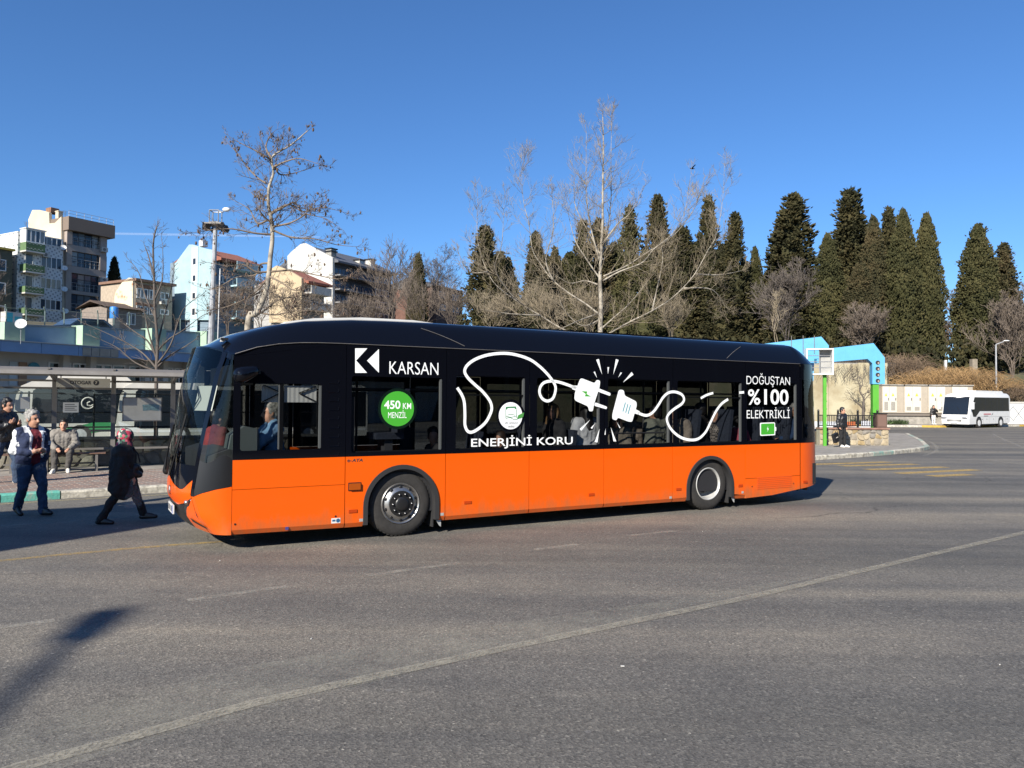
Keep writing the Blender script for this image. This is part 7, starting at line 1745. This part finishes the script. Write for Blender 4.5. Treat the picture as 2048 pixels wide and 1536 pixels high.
    if coat > 0:
        for y in (-.09, 0, .09): mb.cap(V_['pel']+Vector((0, y, .0))*k, V_['pel']+Vector((.02, y*1.25, -coat))*k, (.135*g+tr)*k, (.15*g+tr)*k, 12)
    for s in 'LR':
        mb.cap(V_['nec']+Vector((-.01, 0, -.03))*k, V_['sho'+s], .075*k, (.078+tr)*k, 10); mb.cap(V_['sho'+s], V_['elb'+s], (.077+tr)*k, (.062+tr)*k, 10); mb.cap(V_['elb'+s], lerp(V_['elb'+s], V_['wri'+s], .93), (.062+tr)*k, (.046+tr*.6)*k, 10)
    if hood: mb.tube([V_['nec']+Vector((math.cos(a)*.09-.03, math.sin(a)*.11, -.0+.02*math.cos(a)))*k for a in np.linspace(R_(50), R_(310), 14)], .045*k, 8)
    solid(mb, top, voxel*1.1, 'jacket' if coat == 0 else 'coat', root, topfn, 3, .062)
    if bottom:
        mb = MB()
        for s in 'LR':
            mb.cap(V_['pel']+Vector((0, .05*(1 if s == 'L' else -1), -.01))*k, V_['hip'+s], .115*g*k, .108*g*k, 10); mb.cap(V_['hip'+s], V_['kne'+s], .106*g*k, .078*k, 10); mb.cap(V_['kne'+s], V_['ank'+s]+Vector((-.005, 0, -.01))*k, .077*k, .064*k, 10)
        solid(mb, bottom, voxel*1.1, 'trousers', root, None, 3, .05)
    if shoes:
        for s in 'LR':
            a, t = V_['ank'+s], V_['toe'+s]; f = (t-a); u = f.normalized(); mb = MB()
            mb.cap(a+Vector((-.035, 0, -.035))*k, t+u*.035*k+Vector((0, 0, .012))*k, .052*k, .043*k, 10); mb.cap(a+Vector((0, 0, .01))*k, t+Vector((-.03, 0, .03))*k, .05*k, .04*k, 8)
            solid(mb, shoe, voxel*1.1, 'shoe', root, None, 2)
    # hair
    k = kb*hs; mb = MB(); rh = random.Random(int(H*1000)+len(label))
    if hairstyle == 'short':
        mb.ell(hp(-.022, 0, .045), (.099*k, .086*k, .090*k), 14, 10, Mh); mb.ell(hp(.02, 0, .092), (.062*k, .062*k, .042*k), 10, 7, Mh); mb.ell(hp(-.05, 0, -.01), (.062*k, .078*k, .075*k), 10, 8, Mh)
        for y in (-1, 1): mb.ell(hp(.012, .075*y, .02), (.03*k, .014*k, .045*k), 8, 6, Mh)
        for _i in range(26):
            a_ = rh.uniform(0, 6.28); e_ = rh.uniform(.25, 1.5); mb.ell(hp(-.02+.092*math.cos(a_)*math.cos(e_), .08*math.sin(a_)*math.cos(e_), .05+.085*math.sin(e_)), (.024*k,)*3, 6, 5)
    elif hairstyle == 'long':
        mb.ell(hp(-.022, 0, .038), (.108*k, .096*k, .102*k), 14, 10, Mh); mb.cap(hp(-.06, 0, .0), hp(-.10, 0, -.27), .092*k, .085*k, 12)
        for y in (-1, 1): mb.cap(hp(-.01, .07*y, .0), hp(.0, .095*y, -.24), .042*k, .045*k, 8)
    elif hairstyle == 'scarf':
        mb.ell(hp(-.025, 0, .035), (.135*k, .118*k, .128*k), 14, 10, Mh); mb.cap(hp(-.02, 0, -.03), hp(.0, 0, -.15), .105*k, .12*k, 12); mb.cap(hp(-.06, 0, -.09), hp(-.10, 0, -.22), .08*k, .07*k, 10)
    if hairstyle != 'none': solid(mb, hair, voxel, 'hair' if hairstyle != 'scarf' else 'headscarf', root, None, 2)
    root['joints'] = 0; del root['joints']
    return root, V_
def put(px, py, z=0.0): p = gnd(px, py, z); return Vector((p.x, p.y, z))
def hgt(px, ytop, base): return dep(px, ytop, base.y).z-base.z
ang = lambda x, y: math.atan2(y, x)
# young man with phone, at the left edge
b = put(8, 968, .13)
person(b, ang(.95, -.12), 1.80, 'young man in black puffer jacket and jeans walking with a phone at the left edge',
    dict(hipL=(0, .09, .92), kneL=(.16, .10, .52), ankL=(.20, .10, .085), toeL=(.37, .11, .035), hipR=(0, -.09, .92), kneR=(-.10, -.10, .53), ankR=(-.40, -.10, .22), toeR=(-.27, -.11, .09), elbR=(.0, -.27, 1.14), wriR=(.20, -.14, 1.24), hanR=(.26, -.10, 1.30), elbL=(.02, .26, 1.14), wriL=(.2, .12, 1.22), hanL=(.27, .08, 1.27)),
    C_BLACK2, DENIM, H_BLACK, shoe=SHOE_W, voxel=.011, topr=.012, tilt=.12)
# grey-haired man in the blue and white jacket
b = put(60, 1030); hh = hgt(66, 823, b)
def jk(c):
    k = hh/1.75; y = np.abs(c[:, 1])/k; x = c[:, 0]/k; z = c[:, 2]/k
    m = np.zeros(len(c))
    m[(x > .075) & (y < .075) & (z < 1.46)] = 2                      # open front: jersey
    m[(x > .05) & (y > .075) & (y < .115) & (z > .98)] = 1              # white facings
    m[(z > 1.40) & (y > .09) & (y < .16)] = 1                          # yoke
    m[(c[:, 1]/k < -.262) | ((x < -.10) & (c[:, 1]/k < -.04) & (z < 1.45))] = 1   # white sleeve stripe and back panel
    m[(y > .235) & (z > 1.18) & (z < 1.24)] = 1
    return m
man, Vm = person(b, ang(.84, -.54), hh, 'grey haired man in blue and white tracksuit jacket and jeans crossing the road',
    dict(hipL=(0, .10, .92), kneL=(.16, .11, .51), ankL=(.20, .11, .09), toeL=(.37, .13, .05), kneR=(.0, -.11, .50), ankR=(-.20, -.11, .13), toeR=(-.05, -.13, .04), elbL=(-.03, .25, 1.10), wriL=(.23, .10, 1.08), hanL=(.30, .05, 1.10), elbR=(-.04, -.26, 1.10), wriR=(.22, -.11, 1.06), hanR=(.30, -.05, 1.09), che=(.04, 0, 1.27)),
    [C_NAVY, C_WHITE, C_MAROON], DENIM, H_GREY, skin=SKIN2, voxel=.010, girth=1.17, hs=1.2, topfn=jk, look=.25, topr=.008)
# seated man in the grey coat
sb = S0-SV*.62+SU*(sx(131)[0]); sb = Vector((sb.x, sb.y, .13-.0))
person(sb, ang(-SV.x, -SV.y), 1.74, 'young man in grey hooded jacket seated on the shelter bench',
    dict(pel=(0, 0, .50), che=(.08, 0, .83), nec=(.12, 0, 1.02), hea=(.17, 0, 1.165), hipL=(.04, .10, .50), hipR=(.04, -.10, .50), kneL=(.44, .17, .50), kneR=(.44, -.17, .50), ankL=(.40, .12, .085), ankR=(.50, -.16, .085), toeL=(.56, .14, .03), toeR=(.66, -.2, .03), shoL=(.08, .20, .96), shoR=(.08, -.20, .96), elbL=(.17, .29, .70), elbR=(.17, -.29, .70), wriL=(.40, .15, .60), wriR=(.40, -.14, .60), hanL=(.47, .11, .56), hanR=(.47, -.09, .56)),
    C_GREYJ, C_GREYT, H_BLACK, shoe=SHOE_W, voxel=.012, topr=.025, hood=True)
# woman with the flowered headscarf
b = put(243, 1046); hh = hgt(240, 857, b)
SCARF = bpy.data.materials.new('flowered_scarf'); SCARF.use_nodes = True; _t = SCARF.node_tree; _v = _t.nodes.new('ShaderNodeTexVoronoi'); _v.inputs['Scale'].default_value = 25; _tc = _t.nodes.new('ShaderNodeTexCoord'); _t.links.new(_tc.outputs['Object'], _v.inputs['Vector'])
_sp = _t.nodes.new('ShaderNodeSeparateColor'); _t.links.new(_v.outputs['Color'], _sp.inputs[0]); _r = _t.nodes.new('ShaderNodeValToRGB'); _r.color_ramp.interpolation = 'CONSTANT'
for i, (p, c) in enumerate([(0, (.36, .025, .06)), (.3, (.02, .02, .025)), (.55, (.42, .09, .13)), (.7, (.06, .2, .12)), (.86, (.42, .38, .34))]):
    e = _r.color_ramp.elements[i] if i < 2 else _r.color_ramp.elements.new(p); e.position = p; e.color = c+(1,)
_t.links.new(_sp.outputs[0], _r.inputs[0]); _t.links.new(_r.outputs[0], _t.nodes['Principled BSDF'].inputs['Base Color']); _t.nodes['Principled BSDF'].inputs['Roughness'].default_value = .7
wrz = ang(.93, .25)
wom, Vw = person(b, wrz, hh, 'woman in long black coat and flowered headscarf striding towards the front of the bus',
    dict(pel=(.0, 0, .95), che=(.02, 0, 1.26), nec=(.02, 0, 1.44), hea=(.06, 0, 1.575), hipL=(0, .09, .92), kneL=(.22, .09, .53), ankL=(.36, .09, .13), toeL=(.53, .09, .09), hipR=(0, -.09, .92), kneR=(-.10, -.09, .50), ankR=(-.34, -.09, .085), toeR=(-.17, -.10, .03), elbR=(.06, -.27, 1.10), wriR=(.22, -.25, .88), hanR=(.25, -.24, .80), elbL=(.10, .27, 1.10), wriL=(.26, .22, .90), shoL=(.01, .195, 1.38), shoR=(.01, -.195, 1.38)),
    [C_BLACK, cloth('black_nylon_yoke', (.022, .021, .021))], C_BLACK, SCARF, voxel=.011, girth=1.45, coat=.28, hairstyle='scarf', tilt=.1, topfn=lambda c: (c[:, 2] > hh*.725).astype(int), topr=.01)
hw = Vector((math.cos(wrz), math.sin(wrz), 0)); hs = Vector((-hw.y, hw.x, 0))
bag = empty('handbag', b+hw*.17-hs*.04+Vector((0, 0, 1.0*hh/1.75)), wrz, 'black handbag hanging from the arm of the woman in the headscarf', 'handbag')
mb = MB(); mb.cap((-.07, 0, .05), (.05, 0, .03), .05, .05, 10); mb.cap((-.09, 0, -.07), (.08, 0, -.09), .06, .055, 10); mb.cap((-.01, 0, .0), (0, 0, -.08), .07, .08, 10); solid(mb, C_BLACK2, .014, 'body', bag)
mb = MB(); mb.tube([(-.1, 0, .1), (-.08, .02, .26), (-.02, .03, .33), (.05, .02, .24), (.09, 0, .1)], .011, 5); mb.build('strap', C_BLACK, bag)
PLA = bpy.data.materials.new('thin_plastic'); PLA.use_nodes = True; _b = PLA.node_tree.nodes['Principled BSDF']; _b.inputs['Base Color'].default_value = (.5, .52, .54, 1); _b.inputs['Alpha'].default_value = .09; _b.inputs['Roughness'].default_value = .3
pb = empty('plastic_bag', b+hw*.20-hs*.20+Vector((0, 0, .42)), wrz, 'thin white plastic carrier bag held by the woman in the headscarf', 'bag')
mb = MB(); mb.ell((0, 0, 0), (.14, .07, .17), 12, 9); mb.cap((0, 0, .1), (-.02, 0, .33), .08, .02, 10); mb.cap((.06, 0, -.1), (-.07, 0, -.12), .07, .06, 8); solid(mb, PLA, .016, 'bag', pb)
# woman waiting by the planter
b = put(1684, 894.5, .13); hh = hgt(1686, 815.5, b)
wrz2 = ang(.55, -.8)
person(b, wrz2, hh, 'woman in black jacket and track trousers waiting by the stone planter', dict(kneL=(.05, .09, .5), ankL=(.08, .09, .085), toeL=(.24, .11, .03), elbR=(-.03, -.25, 1.12), wriR=(.0, -.26, .88)),
    C_BLACK2, C_BLACK, H_BLACK, shoe=SHOE_W, voxel=.016, hairstyle='short', topr=.02, detail=True, look=.3)
hb = b+Vector((-.22, .10, -.03)); bag = empty('shoulder_bag', hb, .5, 'black bag with white print beside the woman waiting at the planter', 'bag')
mb = MB(); mb.box((0, 0, .42), (.28, .14, .38), Matrix.Rotation(-.35, 3, 'Y')); o = mb.build('body', C_BLACK2, bag); mb = MB(); mb.box((.0, -.073, .44), (.14, .004, .035), Matrix.Rotation(-.35, 3, 'Y')); mb.build('print', M['offwhite'], o)
mb = MB(); mb.tube([(-.05, 0, .6), (.08, -.02, .85), (.2, -.05, 1.12)], .012, 5); mb.tube([(.1, 0, .62), (.14, -.02, .85), (.2, -.05, 1.12)], .012, 5); mb.build('strap', C_BLACK, bag)
# distant person by the cabinets
b = put(1867, 849, .12); hh = hgt(1867, 811, b)
person(b, ang(.1, -1), hh, 'person in black jacket and white trousers standing in front of the cabinets', dict(elbL=(.05, .33, 1.2), wriL=(.15, .2, 1.38), hanL=(.2, .14, 1.42)), C_BLACK2, cloth('white_trousers', (.6, .6, .58), .1), H_BLACK, shoe=SHOE_W, voxel=.022, detail=False, topr=.02)

# ---- in the bus
SIT = dict(pel=(0, 0, .48), che=(.02, 0, .80), nec=(.0, 0, 1.0), hea=(.03, 0, 1.145), hipL=(.04, .10, .48), hipR=(.04, -.10, .48), kneL=(.42, .12, .48), kneR=(.42, -.12, .48), ankL=(.40, .12, .085), ankR=(.40, -.12, .085), toeL=(.55, .12, .03), toeR=(.55, -.12, .03), shoL=(0, .195, .93), shoR=(0, -.195, .93), elbL=(.10, .25, .68), elbR=(.10, -.25, .68), wriL=(.32, .14, .62), wriR=(.32, -.14, .62), hanL=(.38, .10, .60), hanR=(.38, -.10, .60))
def rider(px, py, y, H, label, top, hair, hs='short', face=math.pi, sit=True, J=None, bottom=C_BLACK, skin=SKIN, look=0, voxel=.018, girth=1.0, topfn=None, detail=False, topr=.015):
    s, z = bs(px, py, y); s = min(s, 8.58); kk = H/1.75; base = z-(1.145 if sit else 1.615)*kk
    jj = dict(SIT) if sit else {}
    jj.update(J or {})
    return person(bw(s, y, base), BUS_RZ+face, H, label, jj, top, bottom, hair, skin=skin, hairstyle=hs, voxel=voxel, look=look, girth=girth, topfn=topfn, detail=detail, topr=topr)
C_LBLUE = cloth('light_blue_shirt', (.22, .40, .62), .12); C_WSH = cloth('white_blouse', (.62, .63, .64), .1, 5, .6); C_GGREEN = cloth('grey_green_anorak', (.20, .21, .165), .25, 5, .8); C_KHAKI = cloth('khaki_coat', (.24, .21, .165), .25, 5, .7); C_BEIGE = cloth('beige_coat', (.30, .25, .20), .2); C_PINK = cloth('pink_hoodie', (.50, .09, .14), .2); C_DBLUE = cloth('dark_blue_shirt', (.02, .05, .12)); C_RED = cloth('dull_red_jacket', (.22, .03, .035)); C_DGREY = cloth('charcoal_coat', (.03, .03, .032))
CHK = bpy.data.materials.new('checked_cloth'); CHK.use_nodes = True; _t = CHK.node_tree; _c = _t.nodes.new('ShaderNodeTexChecker'); _c.inputs['Scale'].default_value = 34; _c.inputs[1].default_value = (.35, .30, .25, 1); _c.inputs[2].default_value = (.03, .03, .03, 1); _tc = _t.nodes.new('ShaderNodeTexCoord'); _t.links.new(_tc.outputs['Object'], _c.inputs[0]); _t.links.new(_c.outputs[0], _t.nodes['Principled BSDF'].inputs['Base Color'])
rider(546, 826, .60, 1.74, 'bus driver in a light blue shirt with hands on the wheel', C_LBLUE, H_GREY, 'short', math.pi, True, dict(elbR=(.26, -.27, .72), wriR=(.50, -.18, .66), hanR=(.58, -.15, .66), elbL=(.26, .27, .72), wriL=(.50, .20, .70), hanL=(.58, .17, .70)), voxel=.013, detail=True)
rider(870, 873, .42, 1.62, 'passenger with dark hair seated under the KARSAN lettering', C_DGREY, H_BLACK, 'short', math.pi, True, look=1.2)
rider(962, 884, .6, 1.55, 'passenger whose head shows above the E of the slogan', C_BLACK, H_BROWN, 'short', math.pi)
rider(1003, 878, .55, 1.60, 'long haired passenger seated below the round white emblem', C_BLACK, H_BROWN, 'long', math.pi, look=.6)
rider(1108, 824, .50, 1.64, 'fair haired woman in a dark coat standing above the slogan', C_DGREY, H_BLOND, 'long', math.pi, False, look=.5, detail=True, voxel=.013)
rider(1172, 824, .38, 1.62, 'dark curly haired woman in a white blouse under the white plug', C_WSH, H_BLACK, 'long', math.pi/2, False, topr=.04)
rider(1232, 842, .42, 1.60, 'passenger with a light scarf leaning on the handrail below the socket', C_KHAKI, H_BROWN, 'long', math.pi*1.25, False, dict(elbL=(.1, .24, 1.1), wriL=(.25, .12, 1.0), hanL=(.32, .10, 1.0)), detail=True, voxel=.013)
rider(1266, 832, .9, 1.70, 'passenger in a brown coat behind the socket graphic', C_BEIGE, H_BLACK, 'short', math.pi*.5, False)
rider(1312, 828, .40, 1.66, 'passenger in a grey green anorak with back to the window', C_GGREEN, H_BLACK, 'short', math.pi*.6, False, topr=.06)
rider(1352, 826, .45, 1.64, 'long haired passenger in a beige coat behind the curling cable', C_BEIGE, H_BLACK, 'long', math.pi*1.1, False, topr=.04)
rider(1402, 822, .5, 1.68, 'passenger in black with a dark backpack under the cable loop', C_BLACK, H_BLACK, 'short', math.pi*.7, False, topr=.03)
rider(1428, 832, .55, 1.62, 'passenger in a checked jacket near the end of the cable', CHK, H_BLACK, 'short', math.pi*1.6, False)
rider(1475, 846, .42, 1.50, 'passenger in a pink hooded top by the window post', C_PINK, H_BLACK, 'short', 0, True)
rider(1514, 838, .38, 1.62, 'passenger resting chin on hand beside the green battery', C_BLACK, H_BLACK, 'short', 0, True, look=-.9, detail=True, voxel=.014)
rider(1570, 826, .42, 1.70, 'man in a dark blue shirt under the ELEKTRİKLİ lettering', C_DBLUE, H_BLACK, 'short', math.pi, True, look=.5, detail=True, voxel=.014)
old_, Vo = rider(1617, 821, .36, 1.72, 'older man in glasses and black coat at the rear corner window', C_BLACK, H_GREY, 'short', -math.pi*.5, False, look=-.35, detail=True, voxel=.013, skin=SKIN2)
hd = Vo['hea']; k_ = 1.72/1.75; yw = Matrix.Rotation(-.35, 3, 'Z'); mb = MB()
for y in (-1, 1): mb.box(hd+(yw @ Vector((.097, .033*y, .004)))*k_, (.006, .05, .034), yw); mb.bar(hd+(yw @ Vector((.095, .058*y, .006)))*k_, hd+(yw @ Vector((-.0, .082*y, .006)))*k_, .008)
mb.build('glasses', M['black'], old_)
rider(433, 838, 1.7, 1.66, 'passenger in a dull red jacket seen through the front quarter window', C_RED, H_BLACK, 'short', math.pi*.1, False)
# ------------------------------------------------------------------ things outside the frame that shade the road or mirror in the bus
# tall building left of the camera whose shadow lies across the lane
tb_ = empty('corner_building', (-12.76, 1.47, 0), math.atan2(-.4875, -.8731), 'plain tall rendered building beside the road', 'building')
mb = MB(); mb.bb(0, 18, 0, 2.0, 0, 8.8); mb.build('body', M['offwhite'], tb_); mb = MB(); mb.bb(-.001, 18, -.001, 2.001, 8.802, 9.0); mb.build('roof_slab', M['concrete'], tb_)
for k in range(5):
    for z in (1.2, 4.0, 6.6): window(tb_, 1.2+k*3.4, 2.8+k*3.4, z, z+1.4, 0, 2, 1)
# street lamp behind the camera: its head and arm shade the near tarmac
def lamp_from_shadow():
    f = -SUN_H[0], -SUN_H[1]
    Hl = 13.0; off = Hl/math.tan(R_(SUN_EL))
    hs = gnd(192, 1245); ar = gnd(-10, 1402)
    h = Vector((hs.x-f[0]*off, hs.y-f[1]*off, Hl)); a = Vector((ar.x-f[0]*off, ar.y-f[1]*off, Hl))
    d = (a-h); d.z = 0; d.normalize(); base = h+d*5.0
    t = empty('street_lamp', (base.x, base.y, 0), 0, 'tall street lamp with a long arm and broad head behind the camera', 'street lamp')
    mb = MB(); mb.tube([(0, 0, 0), (0, 0, Hl+.2)], [.14, .09], 10); mb.build('pole', M['galv'], t)
    mb = MB(); mb.tube([(0, 0, Hl+.2), (-d*4.5)+Vector((0, 0, Hl))], [.06, .06], 8); mb.build('arm', M['galv'], t)
    mb = MB(); mb.bar((-d*4.5)+Vector((0, 0, Hl)), (-d*5.4)+Vector((0, 0, Hl)), .30, .12); mb.build('lamp_head', M['galv'], t)
lamp_from_shadow()
# platform canopy and trees behind and to the right, mirrored in the glass
can = empty('platform_canopy', (9, -4, 0), BUS_RZ, 'platform canopy with corrugated roof and an added dark wall behind the camera', 'canopy')
mb = MB()
for k in range(90): mb.bb(k*.5-3, k*.5-2.75, -5, 2.5, 4.3, 4.42)
mb.bb(-3, 42, -5, 2.5, 4.43, 4.5); tag(mb.build('roof', M['offwhite'], can), kind='stuff')
mb = MB(); mb.bb(-3, 42, -1.2, -.9, 0, 4.2); mb.build('wall', mat('mirrored_dark', (.03, .03, .035), .8), can)  # near-black wall added to keep the reflections in the bus dark
for k in range(8):
    mb = MB(); mb.tube([(-2+k*5.6, 2.0, 0), (-2+k*5.6, 2.0, 4.3)], .1, 8); mb.build('post', M['greymetal'], can)
BK = bpy.data.materials['cypress_dark']
for k, (x, y, w, h) in enumerate(((10, -16, 8, 13), (20, -12, 9, 15), (30, -8, 9, 14), (40, -2, 9, 16), (50, 4, 10, 15), (62, 10, 10, 16))):
    r = empty('cypress', (x, y, 0), k, 'dense dark tree behind the camera', 'tree', 'dark trees behind the camera'); o = link('crown', CM['sd' if k % 2 else 'sg'], r); o.scale = (w/4, w/4, h/20); link('trunk', TRUNK, r)
# contrail and bird
a = dep(215, 467, 3200); b = dep(640, 474, 3300); mb = MB(); mb.tube([a, lerp(a, b, .5), b], [5, 5, 2], 8)
CT = bpy.data.materials.new('contrail'); CT.use_nodes = True; _b = CT.node_tree.nodes['Principled BSDF']; _b.inputs['Base Color'].default_value = (.9, .9, .9, 1); _b.inputs['Alpha'].default_value = .06
tag(mb.build('contrail', CT), kind='stuff')
p = dep(1384, 337, 95); bd = empty('bird', p, .4, 'small dark bird flying above the cypress row', 'bird')
mb = MB(); mb.ell((0, 0, 0), (.32, .09, .09), 8, 6); mb.cap((.3, 0, .02), (.42, 0, .02), .05, .03, 6, 2); mb.build('body', M['black'], bd)
for s in (-1, 1):
    mb = MB(); mb.add([(.12, 0, .02), (-.15, 0, .02), (-.1, .75*s, .28), (.1, .4*s, .2), (.05, .75*s, .27)], [(0, 1, 2, 4, 3)] if s > 0 else [(0, 3, 4, 2, 1)]); mb.build('wing', M['black'], bd)
